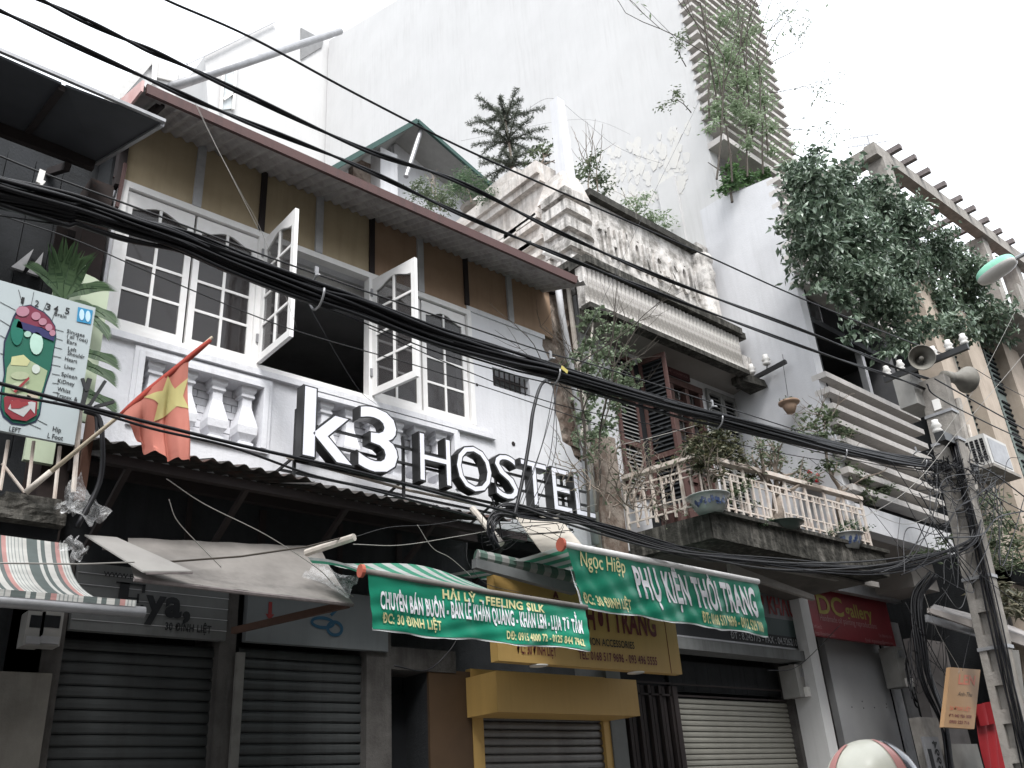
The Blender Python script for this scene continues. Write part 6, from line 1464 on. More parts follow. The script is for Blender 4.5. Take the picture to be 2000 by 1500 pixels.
for pts, r_, lab, m_, y_ in (
    ([(1466, -5), (1300, 330), (1190, 560), (1118, 700), (1085, 760)], .004, 'long straight thin wire slanting from the tower top to the bundle', cable_g, -2.0),
    ([(2010, 680), (1881, 832), (1775, 955), (1640, 1035)], .006, 'pale wire slanting across the fins toward the plants', wire_pale, -2.9),
    ([(1982, 610), (1915, 740), (1853, 832), (1800, 905)], .005, 'pale wire slanting from the vine edge to the pole', wire_pale, -2.9),
    ([(1826, 740), (1840, 748), (1916, 791), (1990, 832), (2020, 850)], .014, 'black cable leaving the pole to the right, upper one', cable_m, -2.9),
    ([(1810, 750), (1830, 775), (1930, 827), (2020, 868)], .012, 'black cable leaving the pole to the right, lower one', cable_m, -2.9),
    ([(1902, 719), (1950, 748), (2020, 785)], .007, 'thin dark wire from the turned horn to the right edge', cable_m, -2.9),
    ([(1895, 905), (1940, 925), (2020, 985)], .013, 'black cable sagging right below the air conditioner, nearest the pole', cable_m, -2.9),
    ([(1890, 915), (1930, 960), (2020, 1010)], .010, 'black cable below the air conditioner, lower strand', cable_m, -2.85),
    ([(2020, 995), (1950, 1010), (1915, 1045), (1830, 1050)], .012, 'dark cable rising to the right edge over the greenery', cable_m, -2.8),
    ([(1740, 900), (1800, 990), (1880, 1090), (1950, 1150), (2020, 1200)], .006, 'thin dark wire slanting down across the pale beam', cable_m, -2.7),
    ([(1580, 895), (1680, 975), (1740, 1045), (1800, 1130)], .004, 'thin dark wire from the ring down past the lowest fins', cable_m, -2.2),
    ([(1838, 960), (1825, 1000), (1790, 1020), (1755, 1022), (1700, 1000)], .006, 'pale wire curling from the pole over the beam', wire_pale, -2.7),
    ([(1855, 970), (1868, 1010), (1872, 1040)], .006, 'pale wire end dangling on the pole face', wire_pale, -2.8),
    ([(1890, 960), (1900, 985), (1915, 1003)], .006, 'pale wire end dangling right of the pole', wire_pale, -2.8),
    ([(1758, 1010), (1753, 1060), (1756, 1095)], .006, 'grey wire hanging down across the pale beam', cable_g, -2.3),
    ([(1812, 1010), (1790, 1060), (1760, 1100), (1700, 1115)], .013, 'grey cable curving from pole down to the lower bunch', cable_g, -2.4),
    ([(1820, 1020), (1800, 1060), (1775, 1095), (1720, 1118)], .010, 'second grey cable curving beside the first to the lower bunch', cable_g, -2.45),
    ([(378, 195), (410, 262), (455, 350), (507, 452)], .005, 'pale wire from the red fascia to the open window, left strand', wire_pale, -.9),
    ([(380, 195), (425, 290), (470, 375), (512, 455), (580, 640)], .003, 'thinner pale wire from the red fascia past the open window', wire_pale, -.9),
    ([(600, 590), (650, 680), (700, 760), (735, 790)], .003, 'thin dark wire slanting down to digit 3', cable_g, -1.0),
    ([(330, 975), (345, 1015), (385, 1060), (432, 1108)], .006, 'white wire drooping in the dark above the grey awning', wire_pale, -1.2),
    ([(325, 935), (400, 985), (520, 1045), (620, 1110), (655, 1145), (690, 1165)], .006, 'longer white wire drooping to the plastic flap', wire_pale, -1.3),
    ([(690, 1063), (780, 1065), (880, 1050), (960, 1035), (985, 1022)], .006, 'pale wire stretched between roller end and loose cables', wire_pale, -1.3),
    ([(695, 1048), (760, 1030), (840, 1025), (905, 1015)], .005, 'dark sagging wire in the shadow under the canopy', cable_g, -1.2),
    ([(815, 1025), (845, 1070), (880, 1090), (920, 1125)], .005, 'grey wire dropping to the left striped awning', wire_pale, -1.4),
    ([(912, 1060), (915, 1100), (950, 1140), (1020, 1158)], .004, 'thin dark wire looping behind the left banner', cable_g, -1.4),
    ([(960, 970), (975, 1020), (980, 1050)], .010, 'short thick dark cable hooking round the arm', cable_m, -1.4),
    ([(770, 1300), (830, 1310), (870, 1280), (895, 1240), (900, 1180)], .008, 'black wire hanging over the dark doorway', cable_m, -.4),
    ([(1165, 985), (1110, 1000), (1060, 1012), (1005, 1028)], .005, 'pale string slanting past letter L', wire_pale, -.8),
    ([(1640, 1222), (1560, 1300), (1500, 1310)], .006, 'black wire slanting across the red sign', cable_m, -.6),
    ([(1805, 1160), (1830, 1230), (1870, 1300), (1872, 1315)], .005, 'pale wire running down to the orange sign', wire_pale, -2.0),
    ([(1860, 1120), (1850, 1150), (1810, 1195)], .005, 'grey wire bowing above the tin awning', cable_g, -2.0),
    ([(1905, 1200), (1890, 1260), (1880, 1310)], .004, 'thin dark wire beside the orange sign', cable_g, -2.1),
    ([(1217, 868), (1290, 850), (1370, 828), (1385, 822)], .008, 'pale string stretched above the balcony railing', wire_pale, -1.0),
    ([(985, 250), (1072, 192), (1137, 233), (1215, 292), (1335, 332)], .004, 'thin sagging wire from the white roof post to the big wall', cable_g, .6),
    ([(900, 275), (1137, 233), (1250, 270)], .003, 'fine wire crossing the roof post wire', cable_g, 1.2)):
    cable(pts, r_*(.55 if m_ is not cable_m else .8), lab, y_=y_, m_=m_, name='wire', cat='wire', n=40)
def ring_hook(u, v, r_, lab, tall=False):
    c_ = P(u, v, YC); t = thing('cable_hook', c_, lab, 'cable hook', 'steel hooks on the cable bundle')
    MB().tube([c_+V(.012*math.sin(a*.5), .75*r_*math.sin(a)-.0, r_*math.cos(a)) for a in np.linspace(-.6, 4.6, 22)], .008, 6).build('ring', grey_metal, t, True)
    MB().bar(c_+V(0, 0, r_), c_+V(0, 0, r_+.07), .025, .012).build('clip', grey_metal, t)
ring_hook(617, 570, .12, 'round steel ring holding the bundle in front of the open window'); ring_hook(1078, 725, .11, 'steel ring on the bundle near the barred opening')
ring_hook(1396, 815, .11, 'steel ring on the bundle before the grey shutters'); ring_hook(1638, 880, .12, 'steel ring on the bundle at the fins'); ring_hook(1795, 900, .12, 'steel ring on the bundle nearest the pole')
ck_ = thing('cable_hook', P(75, 345, YC), 'pale double plate clamp on the thin wire at the far left', 'cable hook', 'steel hooks on the cable bundle')
MB().bar(P(83, 333, YC), P(76, 358, YC), .03, .012).build('clip', porcelain, ck_); MB().bar(P(86, 355, YC), P(72, 370, YC), .022, .012).build('clip', porcelain, ck_); MB().bar(P(76, 362, YC), P(43, 397, YC), .02, .01).build('strap', cable_g, ck_)
tg = MB().box(0, .07, 0, .004, 0, .035).build('cable_tag', mat('yellow_tag', (0.5, 0.42, 0.12), .6), None, loc=Vector((0, 0, 0))); tg.location = P(1096, 720, YC-.09); tg.rotation_euler = (0, R(22), 0)
tag(tg, 'small yellow tag on the bundle above the brown pier', 'tag')
IN = thing('iron_bracket', P(185, 790, -1.0), 'black iron bracket with a coiled cable loop beside the foot chart', 'bracket')
for u0, v0, u1, v1 in ((160, 740, 168, 765), (170, 800, 205, 745), (158, 800, 175, 740), (185, 795, 222, 785)): MB().bar(P(u0, v0, -1.05), P(u1, v1, -1.05), .03, .02).build('iron_strap', black_paint, IN)
MB().tube(spline([P(165, 802, -1.1), P(192, 815, -1.1), P(200, 860, -1.1), P(195, 940, -1.05), P(150, 1030, -1.05)], 24), .018, 6).build('cable_loop', cable_m, IN, True)
MB().tube(spline([P(170, 790, -1.1), P(186, 808, -1.1), P(190, 850, -1.1)], 24), .012, 6).build('cable_loop', cable_m, IN, True)

# ================================================================== PLANTS
def px_blob(u, v, rpx, y_, n, ry=None, shell=.5):
    c_ = P(u, v, y_); e = P(u+rpx, v, y_); sc_ = abs(np.dot(c_-CAM, cf))/FOC*rpx
    return blob_pts(c_, (sc_, (ry if ry else sc_*.8), sc_), n, shell)
def plant(name, loc, lab, cat): return thing(name, loc, lab, cat)
# the great dark vine
VN = plant('vine', P(1680, 560, -1.7), 'big dark green vine spilling over the corner of the ochre house', 'vine')
blobs = [(1568, 345, 38), (1600, 400, 58), (1650, 392, 52), (1720, 400, 50), (1775, 430, 58), (1680, 470, 72), (1590, 470, 45), (1765, 515, 75), (1830, 500, 50), (1815, 590, 66), (1885, 575, 55), (1930, 610, 38), (1735, 590, 56), (1690, 545, 52), (1640, 530, 42), (1600, 520, 30), (1832, 462, 22), (1795, 640, 32), (1860, 640, 40), (1965, 640, 16), (1640, 340, 30), (1700, 360, 26), (1760, 660, 20), (1905, 540, 40), (1580, 305, 18), (1862, 505, 36), (1890, 528, 26), (1935, 655, 24), (1885, 655, 26), (1955, 610, 26), (1560, 420, 26), (1630, 440, 40)]
mb = MB()
for u, v, r_ in blobs:
    y_ = -2.0+random.uniform(-.3, .3); mb = leaf_cloud(mb, px_blob(u, v, r_*.98, y_, int(r_*r_*0.34), .5, .25), .115, .8, .52)
for u, v, r_ in ((1652, 590, 15), (1655, 625, 12), (1658, 655, 9), (1700, 655, 10), (1975, 665, 10), (1562, 385, 20), (1546, 320, 14), (1602, 560, 16), (1640, 572, 22), (1722, 690, 8), (1760, 680, 12), (1900, 655, 18)):
    mb = leaf_cloud(mb, px_blob(u, v, r_, -2.2, int(r_*3.0)+8, .2, .1), .12, .9, .5)
stuff(mb.build('foliage', lf_vine, VN))
mb = MB()
for s_ in range(5): branchy(mb, P(1740+s_*22, 600, -1.55), (random.uniform(-.6, .6), 0, 1), .9, .03, 1, .7)
stuff(mb.build('branches', bark_d, VN))
# creeper on the tower fins
BM = plant('creeper', P(1440, 240, -.8), 'light green feathery bamboo-like creeper over the tower fins', 'creeper')
mb = MB(); br = MB(); tips = []
for u, v, du, dv in ((1400, 350, .2, 1), (1430, 355, .1, 1), (1460, 345, .15, 1), (1490, 340, .1, 1), (1410, 260, .0, 1), (1385, 230, .05, 1), (1440, 200, .1, 1), (1470, 270, 0, 1), (1500, 300, .1, 1)):
    branchy(br, P(u, v, -.85), (du, -.15, dv), 2.4, .018, 2, .45, tips, .15)
stuff(br.build('stems', bark_d, BM))
for u, v, r_ in ((1420, 110, 42), (1450, 80, 34), (1405, 160, 34), (1450, 160, 42), (1480, 140, 34), (1490, 195, 34), (1440, 210, 38), (1400, 210, 26), (1470, 235, 36), (1505, 250, 26), (1508, 295, 20), (1462, 280, 22), (1410, 40, 26), (1445, 30, 26), (1385, 125, 20), (1405, 225, 14), (1530, 320, 18), (1472, 60, 22), (1390, 245, 16), (1545, 290, 14)):
    mb = leaf_cloud(mb, px_blob(u, v, r_, -.95, int(r_*r_*.27), .28, .1), .085, .3, .32)
mb = leaf_cloud(mb, np.array(tips)[np.random.rand(len(tips)) < .7]+np.random.randn(int((np.random.rand(1)*0+1)[0]), 3)*.02, .11, .3, .3)
stuff(mb.build('foliage', lf_light, BM))
mb = MB(); tp = []; br = MB()
for u, v, a, b in ((1520, 250, 1.0, .5), (1505, 180, 1.0, .35), (1510, 120, .9, .8), (1500, 60, .8, 1), (1545, 300, 1, .3), (1340, 130, -.8, .3), (1350, 220, -.9, .2)):
    branchy(br, P(u, v, -.8), (a, -.1, b), 1.0 if u > 1400 else .35, .010, 2, .5, tp, .2)
stuff(br.build('twigs', bark_d, BM)); stuff(leaf_cloud(mb, np.repeat(np.array(tp), 2, 0)+np.random.randn(2*len(tp), 3)*.035, .065, .2, .35).build('leaves', lf_mid, BM))
# shrub in the terrace opening
TS = plant('shrub', P(1450, 360, -.9), 'leafy green shrub in the terrace opening of the white house', 'shrub')
mb = MB()
for u, v, r_ in ((1430, 355, 20), (1458, 345, 20), (1428, 325, 13), (1490, 340, 14), (1412, 370, 10)): mb = leaf_cloud(mb, px_blob(u, v, r_, -.75, int(r_*r_*.45), .2, .2), .10, .3, .45)
stuff(mb.build('foliage', leafmat('terrace_leaf', (0.05, 0.10, 0.04), (0.13, 0.22, 0.09)), TS)); branchy(MB(), P(1430, 395, -.7), (.1, 0, 1), .8, .025, 1).build('stem', bark_d, TS)
# young conifer on the roof
NP = plant('norfolk_pine', P(990, 352, 1.2), 'small layered conifer with drooping fronds on the old roof, left of the white post', 'tree')
b_, t_ = P(1002, 352, 1.2), P(985, 222, 1.2); MB().tube([b_, lerp(b_, t_, .5)+V(.02, 0, 0), t_], [.035, .022, .01], 8).build('trunk', bark, NP, True)
nd = MB(); pts = []; dirs = []
hgt = np.linalg.norm(t_-b_)
bt_ = MB()
for k, (f_, L0) in enumerate(((.20, .60), (.27, .50), (.56, .66), (.60, .60), (.88, .62), (1.0, .36))):
    for j in range(6):
        an = j*math.pi/3+k*.55; L1 = L0*random.uniform(.85, 1.1); o_ = lerp(b_, t_, f_); path = []
        for s_ in np.linspace(0, 1, 12):
            path.append(o_+V(math.cos(an)*L1*s_, math.sin(an)*L1*s_, (.32*s_-.18*s_*s_)*L1*1.3 if k > 1 else (.05*s_-.25*s_*s_)*L1))
        bt_.tube(path, [.012*(1-.7*i/11) for i in range(12)], 4)
        for i in range(1, 12):
            for m_ in range(26):
                pts.append(path[i]+np.random.randn(3)*.012); d_0 = path[i]-path[i-1]; d_0 /= np.linalg.norm(d_0); dirs.append(d_0*.8+np.random.randn(3)*.75)
bt_.build('branch_whorl', bark_d, NP); dirs = np.array(dirs); dirs /= np.linalg.norm(dirs, axis=1)[:, None]
stuff(leaf_cloud(nd, pts, .062, .0, .14, .3, dirs).build('needles', lf_dark, NP))
def bush(name, lab, blobs_, y_, m_, size, dens=.4, stem=None, asp=.45, cat='shrub', ry=.3):
    t = plant(name, P(blobs_[0][0], blobs_[0][1]+blobs_[0][2], y_), lab, cat); mb = MB()
    for u, v, r_ in blobs_: mb = leaf_cloud(mb, px_blob(u, v, r_, y_, int(r_*r_*dens)+6, ry, .15), size, .35, asp)
    stuff(mb.build('foliage', m_, t))
    if stem: 
        br = MB()
        for s_ in stem: branchy(br, P(s_[0], s_[1], y_), (random.uniform(-.3, .3), random.uniform(-.2, .2), 1), s_[2], s_[3] if len(s_) > 3 else .015, 2, .6)
        stuff(br.build('stems', bark, t))
    return t
bush('feathery_shrub', 'soft feathery green shrub under the hut roof, beside the conifer', [(905, 350, 28), (935, 370, 24), (890, 365, 20), (955, 385, 16)], 1.4, lf_herb, .05, .9, [(920, 395, .4)], .3)
bush('feathery_shrub', 'sprawling pale green shrub above the fascia, left of the feathery one', [(830, 375, 24), (860, 385, 26), (812, 360, 14), (880, 400, 16), (845, 400, 14)], 1.2, lf_mid, .055, .55, [(860, 410, .4)], .35)
bush('roof_bush', 'airy small leaved bush on the parapet, right of the white post', [(1145, 330, 22), (1170, 350, 22), (1130, 345, 14), (1185, 370, 14), (1155, 310, 14)], .7, lf_mid, .07, .35, [(1150, 395, .7), (1165, 395, .7)], .45)
bush('roof_bush', 'low yellow green bush behind the lettered parapet, left one', [(1245, 405, 20), (1270, 425, 22), (1225, 395, 12), (1255, 385, 12)], .6, lf_light, .07, .4, [(1260, 450, .5)], .35)
bush('roof_bush', 'low pale shrub trailing along the parapet coping, right one', [(1300, 440, 14), (1320, 455, 12), (1335, 460, 8), (1290, 425, 10), (1345, 470, 9), (1275, 430, 12)], .6, lf_light, .07, .4, None, .35)
bush('roof_bonsai', 'tiny bonsai with bright leaves on the roof ledge, touching the white post', [(1050, 290, 12), (1065, 300, 14), (1040, 300, 10), (1075, 285, 8)], .7, lf_mid, .07, .3, [(1050, 340, .3, .03)], .5, 'bonsai')
rp = thing('rockery_stone', P(905, 405, .8), 'rough pale stone lying on the side cornice of the old house', 'stone')
bl = blob_pts
o = MB().lathe([(0, -.04), (.18, -.03), (.22, .02), (.15, .07), (.05, .10), (0, .10)], PX(925, 408, CX0-.0)+V(0, 0, .0), 9).build('stone', concrete, rp)
# climbing plant and dead twigs on the left of the balcony
CL = plant('climber', P(1160, 1020, -.8), 'leafy climber rising beside the brown shutter of the old house', 'climber')
br = MB(); tp = []
for u, v, a in ((1150, 1010, -.1), (1165, 1000, .1), (1140, 900, 0)): branchy(br, P(u, v, -.7), (a, -.1, 1), 1.1, .018, 3, .5, tp, .2)
MB().tube([P(1135, 860, -.75), P(1160, 612, -.75)], .014, 6).build('cane', pale_pipe, CL)
stuff(br.build('stems', bark_d, CL)); mb = MB()
for u, v, r_, d_ in ((1155, 620, 20, .4), (1180, 640, 16, .35), (1210, 645, 16, .35), (1228, 640, 8, .3), (1150, 670, 18, .3), (1175, 690, 24, .3), (1215, 685, 12, .4), (1150, 720, 24, .3), (1190, 730, 26, .25), (1220, 745, 20, .25), (1150, 770, 26, .22), (1200, 790, 22, .2), (1140, 810, 22, .3), (1180, 830, 20, .3), (1130, 690, 16, .35), (1200, 760, 22, .3), (1160, 880, 18, .25), (1240, 755, 10, .3), (1135, 850, 20, .15), (1160, 850, 18, .3), (1226, 710, 9, .4)):
    mb = leaf_cloud(mb, px_blob(u, v, r_, -.75, int(r_*r_*d_*.9)+5, .25, .1), .058, .6, .75)
stuff(mb.build('foliage', leafmat('heart_leaf', (0.10, 0.14, 0.08), (0.27, 0.33, 0.22)), CL))
TW = plant('twig_tangle', P(1230, 1000, -1.1), 'tangle of dry leafless twigs at the left balcony corner', 'dry plant'); br = MB(); tp2 = []
for i in range(20): branchy(br, P(1150+random.random()*120, 1020-random.random()*90, -1.25), (random.uniform(-.6, .9), random.uniform(-.2, .1), random.uniform(.2, 1)), .42, .010, 2, .9, tp2, .6)
stuff(br.build('twigs', bark, TW)); mb = MB(); tp2 = np.array(tp2); stuff(leaf_cloud(mb, tp2[np.random.rand(len(tp2)) < .12], .05, .3, .5).build('leaves', lf_mid, TW))
# pots on the balcony edge
def pot(u, v, y_, r_, h_, lab, name='flower_pot', decor=True, dark_=False, x=None):
    c_ = PX(u, v, x) if x else P(u, v, y_)
    t = thing(name, c_, lab, 'plant pot')
    o = MB().lathe([(0, 0), (r_*.62, 0), (r_*.86, h_*.45), (r_*.92, h_*.8), (r_*1.0, h_*.93), (r_*1.1, h_*.95), (r_*1.1, h_), (r_*.9, h_), (r_*.85, h_*.85), (0, h_*.85)], (0, 0, 0), 28).build('bowl', pot_dark if dark_ else pot_white, None, True, loc=Vector((0, 0, 0))); o.parent = t
    if decor:
        for k in range(9):
            an = -math.pi/2+(k-4)*.42
            for q in range(4):
                a_ = an+random.uniform(-.14, .14); zc_ = h_*random.uniform(.30, .72); rr = r_*(.62+.24*min(1, zc_/h_/.45) if zc_ < h_*.45 else .86+.06*(zc_/h_-.45)/.35)+.004
                pts = [(rr*math.cos(a_+.09*math.cos(s_)), rr*math.sin(a_+.09*math.cos(s_)), zc_+.032*math.sin(s_)) for s_ in np.linspace(0, 5.4, 7)]
                o = MB().add(pts, [tuple(range(7))]).build('glaze_mark', pot_blue, None, loc=Vector((0, 0, 0))); o.parent = t
    return t, c_
t1, c1_ = pot(1388, 1001, -1.12, .235, .19, 'large white pot with blue pattern on the balcony corner, red leaved bush in it')
t2_, c2_ = pot(1527, 1040, -1.25, .26, .10, 'flat dark green dish holding the thick bonsai, middle of the balcony edge', decor=False, dark_=True)
t3, c3_ = pot(1657, 1074, -1.48, .21, .19, 'blue and white pot at the right end of the balcony edge, low herbs in it')
yb1, yb2, yb3 = -1.12, -1.25, -1.5
bush('potted_bush', 'dark reddish green bush growing in the large corner pot', [(1385, 880, 30), (1400, 850, 26), (1370, 905, 22), (1415, 890, 24), (1395, 930, 14), (1360, 860, 16), (1345, 880, 14), (1380, 820, 14), (1425, 870, 18), (1440, 900, 14), (1460, 930, 14)], yb1, leafmat('bronze_leaf', (0.045, 0.06, 0.035), (0.15, 0.14, 0.08)), .065, .5, [(1392, 985, .45, .022), (1396, 985, .4, .02)], .5, 'shrub', .25)
bush('potted_bush', 'tiny green undergrowth filling the corner pot', [(1370, 975, 12), (1400, 975, 12), (1430, 965, 18), (1445, 945, 18), (1460, 985, 10)], yb1, lf_mid, .055, .6, None, .45, 'plant', .2)
bs = plant('bonsai', P(1520, 1030, yb2), 'thick bare trunked bonsai with curved branches, in the flat dark dish', 'bonsai')
MB().tube([P(1516, 1028, yb2), P(1520, 995, yb2), P(1517, 965, yb2)], [.10, .075, .055], 10).build('trunk', bark, bs, True)
br = MB(); tp = []
for a, b in ((-1.2, .8), (-.7, 1), (-.1, 1.2), (.3, 1), (.8, .9), (1.2, .6), (-1.0, .5), (.6, 1.3)): branchy(br, P(1518, 968, yb2), (a, random.uniform(-.4, .4), b), .40, .030, 2, .55, tp, .35)
stuff(br.build('branches', bark, bs)); tp = np.array(tp); stuff(leaf_cloud(MB(), np.repeat(tp[tp[:, 2] > P(1518, 935, yb2)[2]], 2, 0)+np.random.randn(2*int((tp[:, 2] > P(1518, 935, yb2)[2]).sum()), 3)*.03, .055, .2, .45).build('leaves', lf_mid, bs))
bush('moss_cushion', 'green moss and herbs round the bonsai foot', [(1500, 1018, 10), (1530, 1018, 12), (1545, 1024, 8), (1485, 1025, 8)], yb2, lf_herb, .03, 1.2, None, .4, 'plant', .12)
bush('potted_herb', 'low bright green herbs in the right end pot', [(1640, 1032, 12), (1660, 1028, 14), (1680, 1034, 12), (1650, 1020, 10), (1625, 1038, 8)], yb3, lf_fern, .04, .9, None, .4, 'plant', .18)
RT = plant('potted_tree', P(1640, 1040, -1.4), 'slender crooked tree with pale green leaf tufts at the right balcony end', 'tree')
br = MB(); tp = []; MB().tube(spline([P(1645, 1030, -1.4), P(1636, 985, -1.4), P(1640, 955, -1.42), P(1622, 925, -1.42), P(1612, 880, -1.4)], 20), [.04-.0012*i for i in range(21)], 8).build('trunk', bark, RT, True)
for u, v, a, b in ((1640, 955, 1, .5), (1625, 930, .6, 1), (1615, 890, -.3, 1), (1640, 960, 1.2, .2), (1612, 880, .3, 1), (1612, 885, -.8, .8)): branchy(br, P(u, v, -1.4), (a, random.uniform(-.3, .2), b), .5, .014, 2, .6, tp, .3)
stuff(br.build('branches', bark, RT)); mb = MB()
for u, v, r_, d_ in ((1700, 965, 22, .4), (1725, 955, 16, .5), (1680, 965, 16, .4), (1660, 920, 22, .3), (1620, 905, 18, .3), (1640, 880, 16, .25), (1600, 850, 20, .15), (1620, 810, 16, .2), (1590, 830, 18, .15), (1655, 845, 14, .4), (1640, 840, 12, .3), (1570, 815, 16, .12), (1610, 870, 14, .2), (1685, 935, 14, .2)):
    mb = leaf_cloud(mb, px_blob(u, v, r_, -1.45, int(r_*r_*d_)+4, .2, .1), .07, .3, .5)
stuff(mb.build('foliage', lf_mid, RT))
FT = thing('flower_tray', P(1590, 950, -1.1), 'grey trough of red flowers behind the railing, against the pale wall', 'planter')
MB().hexa([P(1560, 952, -1.0), P(1625, 965, -1.15), P(1625, 965, -.8)+V(0, 0, 0), P(1560, 952, -.8), P(1560, 942, -1.0), P(1625, 955, -1.15), P(1625, 955, -.8), P(1560, 942, -.8)]).build('trough', concrete, FT)
stuff(leaf_cloud(MB(), np.vstack([px_blob(u, 936, 10, -1.0, 60, .12, .1) for u in (1572, 1586, 1600, 1612)]), .05, .3, .5).build('foliage', leafmat('tray_leaf', (0.03, 0.06, 0.03), (0.07, 0.12, 0.05)), FT))
for u, v in ((1580, 923), (1597, 929), (1596, 940), (1583, 925)):
    o = MB().lathe([(0, -.02), (.025, -.01), (.03, .01), (.012, .03), (0, .03)], (0, 0, 0), 8).build('flower', fl_red, None, loc=Vector((0, 0, 0))); o.parent = FT; o.location = Vector(tuple(P(u, v, -1.1)))-wloc(FT)
# hanging pot on the pale side wall
HP = thing('hanging_pot', PX(1543, 800, 11.1), 'small terracotta pot hanging by a chain against the pale wall, with trailing leaves', 'plant pot')
hc = PX(1545, 806, 11.05)
MB().lathe([(0, 0), (.06, 0), (.10, .09), (.10, .13), (.15, .14), (.15, .17), (.10, .17), (0, .16)], hc, 14).build('bowl', clay, HP, True)
MB().tube([hc+V(0, 0, .16), PX(1530, 715, 11.1)], .004, 5).build('chain', cable_g, HP)
stuff(leaf_cloud(MB(), np.vstack([blob_pts(hc+V(0, 0, .2), (.15, .1, .06), 24, .2), blob_pts(hc+V(-.05, -.12, -.25), (.03, .05, .2), 16, .2), blob_pts(hc+V(.1, .05, -.2), (.03, .04, .15), 14, .2)]), .06, .6, .6).build('leaves', lf_mid, HP))
WL = plant('wall_creeper', PX(1600, 850, 11.2), 'sparse creeper with round leaves at the corner of the lower fins', 'creeper')
mb = leaf_cloud(MB(), np.vstack([px_blob(u, v, r_, -1.6, int(r_*1.6), .15, .1) for u, v, r_ in ((1600, 800, 14), (1615, 815, 14), (1585, 830, 14), (1610, 845, 14), (1640, 838, 14), (1570, 850, 12), (1655, 842, 10))]), .075, .4, .7); stuff(mb.build('foliage', lf_mid, WL))
# fern group at the left
FN = plant('fern', P(150, 700, -.6), 'fern fronds climbing the mint panel behind the foot chart', 'fern')
def frond(o_, d_, L0, n_=16):
    mb = MB(); path = []; p = np.array(o_, float); d_ = np.array(d_, float); d_ /= np.linalg.norm(d_)
    for i in range(n_+1): path.append(p.copy()); d_ = d_+V(0, -.015, -.055); d_ /= np.linalg.norm(d_); p = p+d_*L0/n_
    mb.tube(path, .004, 4); side = np.cross(path[-1]-path[0], (0, 1, 0)); side /= np.linalg.norm(side)+1e-6
    for i in range(2, n_, 1):
        for s_ in (-1, 1):
            l_ = L0*.24*math.sin(math.pi*(i/n_)**.7)+.01; t_d = (path[i]-path[i-1]); t_d /= np.linalg.norm(t_d); dd = side*s_*.95+t_d/np.linalg.norm(t_d)*.28+V(0, -.05, -.08)
            a = path[i]; mb.add([a, a+dd*l_*.5+t_d*.16, a+dd*l_, a+dd*l_*.5-t_d*.16], [(0, 1, 2, 3)])
    mb.t = [random.random() for _ in mb.f]; return mb
for u, v, dx, dz, L0 in ((112, 562, -.25, 1, .20), (124, 562, 0, 1, .24), (136, 562, .2, 1, .20), (130, 560, .1, 1.2, .16), (108, 560, -.7, .7, .14), (168, 600, 1, .1, .15), (170, 690, .9, .2, .13), (172, 715, .9, .0, .12), (168, 612, .8, -.3, .14), (174, 770, 1, .0, .12), (146, 570, .7, .7, .16), (118, 555, -.1, 1, .22), (128, 548, .3, 1, .14)):
    stuff(frond(P(u, v, -.68), (dx, -.1, dz), L0).build('frond', lf_fern, FN))
# greenery on the balcony behind the pole
bush('balcony_greenery', 'pale green hanging plants right of the pole, below the air conditioner', [(1925, 975, 20), (1905, 990, 14), (1940, 1010, 24), (1965, 1030, 22), (1985, 1060, 24), (1930, 1060, 26), (1960, 1090, 26), (1910, 1030, 16), (1990, 1100, 20), (1900, 1090, 16)], -2.2, lf_mid, .085, .3, None, .4, 'plant', .4)
bush('dry_palm', 'drooping palm leaves over the tin awning at the right edge', [(1935, 1150, 22), (1965, 1165, 26), (1990, 1185, 24), (1950, 1190, 16), (1920, 1140, 16)], -2.3, leafmat('dry_leaf', (0.06, 0.07, 0.04), (0.22, 0.20, 0.14)), .16, .18, None, .22, 'plant', .3)
bush('balcony_greenery', 'dark small leaved plants above the foot beam end, left of the pole', [(1845, 1075, 10), (1838, 1060, 8), (1852, 1050, 8), (1800, 1078, 10)], -1.9, lf_mid, .06, .5, None, .5, 'plant', .2)

# ================================================================== PASSER-BY (only the helmet reaches into the picture)
hd = CAM+ray(1706, 1536)*3.0/np.dot(ray(1706, 1536), cf)
PE = thing('person', (hd[0], hd[1], .15), 'person in a cream helmet with a dark visor and red band, at the bottom edge', 'person')
import bmesh
def skin_body(vs, es, rad, m_, parent, name):
    me = bpy.data.meshes.new(name); me.from_pydata([tuple(v) for v in vs], es, []); me.materials.append(m_)
    o = bpy.data.objects.new(name, me); col.objects.link(o); o.parent = parent
    sk = o.modifiers.new('skin', 'SKIN'); 
    for i, r_ in enumerate(rad): me.skin_vertices[0].data[i].radius = (r_, r_*.85)
    me.skin_vertices[0].data[0].use_root = True
    o.modifiers.new('sub', 'SUBSURF').levels = 2; return o
zc_h = hd[2]-.15-.02
bv = [(0, 0, .95), (0, 0, 1.2), (0, 0, zc_h-.30), (0, 0, zc_h-.17), (0, 0, zc_h), (-.19, 0, zc_h-.32), (-.24, .02, 1.12), (-.24, -.10, .88), (.19, 0, zc_h-.32), (.24, .02, 1.12), (.24, -.10, .88), (-.1, 0, .9), (-.11, -.02, .5), (-.11, .02, .08), (-.11, -.14, .03), (.1, 0, .9), (.11, -.02, .5), (.11, .02, .08), (.11, -.14, .03)]
be = [(0, 1), (1, 2), (2, 3), (3, 4), (2, 5), (5, 6), (6, 7), (2, 8), (8, 9), (9, 10), (0, 11), (11, 12), (12, 13), (13, 14), (0, 15), (15, 16), (16, 17), (17, 18)]
skin_body(bv, be, [.15, .16, .14, .055, .09, .075, .045, .035, .075, .045, .035, .09, .06, .045, .035, .09, .06, .045, .035], mat('dark_jacket', (0.05, 0.055, 0.07), .8), PE, 'body')
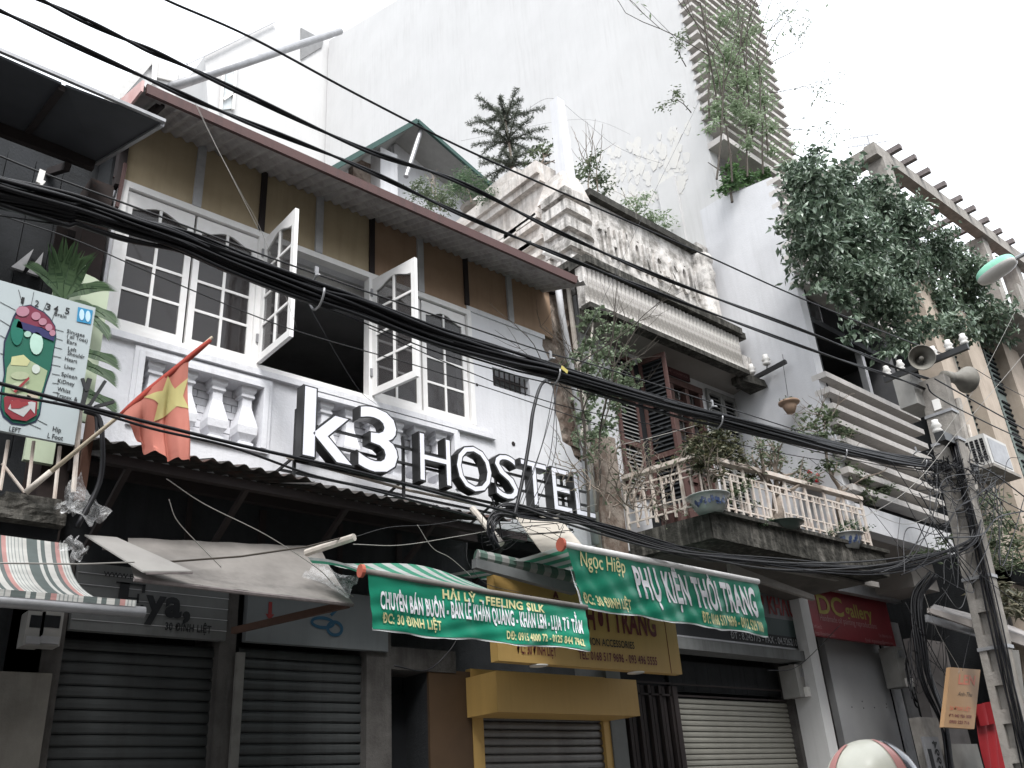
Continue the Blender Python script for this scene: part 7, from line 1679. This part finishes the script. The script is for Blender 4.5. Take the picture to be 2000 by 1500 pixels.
hm = thing('helmet', hd, 'cream riding helmet with a faded red band and dark visor, at the bottom edge', 'helmet')
HRr = .145
def hel(u0, u1, v0, v1, rr, nu=24, nv=14):
    def fn(u, v):
        a = (u0+(u1-u0)*u); b = (v0+(v1-v0)*v); return hd+rr*V(math.cos(b)*math.cos(a)*1.12, math.cos(b)*math.sin(a), math.sin(b))
    return MB().grid(fn, nu, nv)
hel(0, 2*math.pi, -.5, math.pi/2, HRr, 40, 20).build('shell', helmet_m, hm, True)
hel(-1.98, -1.72, -.3, 1.3, HRr+.003).build('band', helmet_r, hm, True); hel(-1.70, .6, -.5, 1.15, HRr+.006).build('visor', helmet_k, hm, True); hel(-3.75, -3.45, -.3, 1.1, HRr+.003).build('band', helmet_r, hm, True)

# flaking cream patch on the party wall
for i in range(130):
    u = 1150+195*random.random(); v = 240+ (1345-u)*.35 + random.random()*130
    if u > 1345 or v > 430: continue
    c_ = PX(u, v, DX0); n_ = random.randint(6, 9); r_ = random.uniform(.06, .20)
    pts = [(DX0-.003-.00006*i, c_[1]+r_*random.uniform(.4, 1)*math.cos(k*6.283/n_)*.7, c_[2]+r_*random.uniform(.4, 1.2)*math.sin(k*6.283/n_)) for k in range(n_)]
    MB().poly(pts, (.004+.00006*i, 0, 0)).build('paint_flake', mat('cream_flake', (0.555, 0.54, 0.51), .95, (0.53, 0.522, 0.51), 6, .8), D)

def tangle(name, lab, us, vs, y0, y1, n, seed, par_r=(.003, .007), sag=30):
    rs = np.random.RandomState(seed); t = thing(name, P((us[0]+us[1])/2, (vs[0]+vs[1])/2, (y0+y1)/2), lab, 'wires')
    for k in range(n):
        m_ = rs.randint(3, 6); y_ = rs.uniform(y0, y1); u = np.sort(rs.uniform(us[0], us[1], m_))
        if k % 3 == 0: u = rs.permutation(u)
        pts = [P(a, rs.uniform(vs[0], vs[1])+sag*math.sin(i*1.3), y_+rs.uniform(-.08, .08)) for i, a in enumerate(u)]
        MB().tube(spline(pts, 36), rs.uniform(*par_r), 4).build('wire', (cable_m, cable_g, cable_m)[k % 3], t, True)
tangle('wire_tangle', 'messy tangle of thin black wires round the pole at the bundle end', (1780, 1960), (890, 1000), -2.9, -2.5, 20, 5)
tangle('wire_tangle', 'loose hanging wires in front of the pole below the big tangle', (1760, 1930), (960, 1160), -2.8, -2.3, 8, 9)
tangle('wire_tangle', 'tangle of thin wires above the striped awning, under letters T and E', (940, 1130), (1000, 1065), -1.5, -1.1, 12, 11, (.002, .004), 12)
tangle('wire_tangle', 'thin dark wires hanging in the black gap left of the orange sign', (1760, 1860), (1130, 1400), -1.5, -.9, 9, 13)
tangle('wire_tangle', 'dark wires leaving the pole through the greenery at the right edge', (1880, 2020), (900, 1130), -2.9, -2.5, 7, 17, (.004, .009), 10)
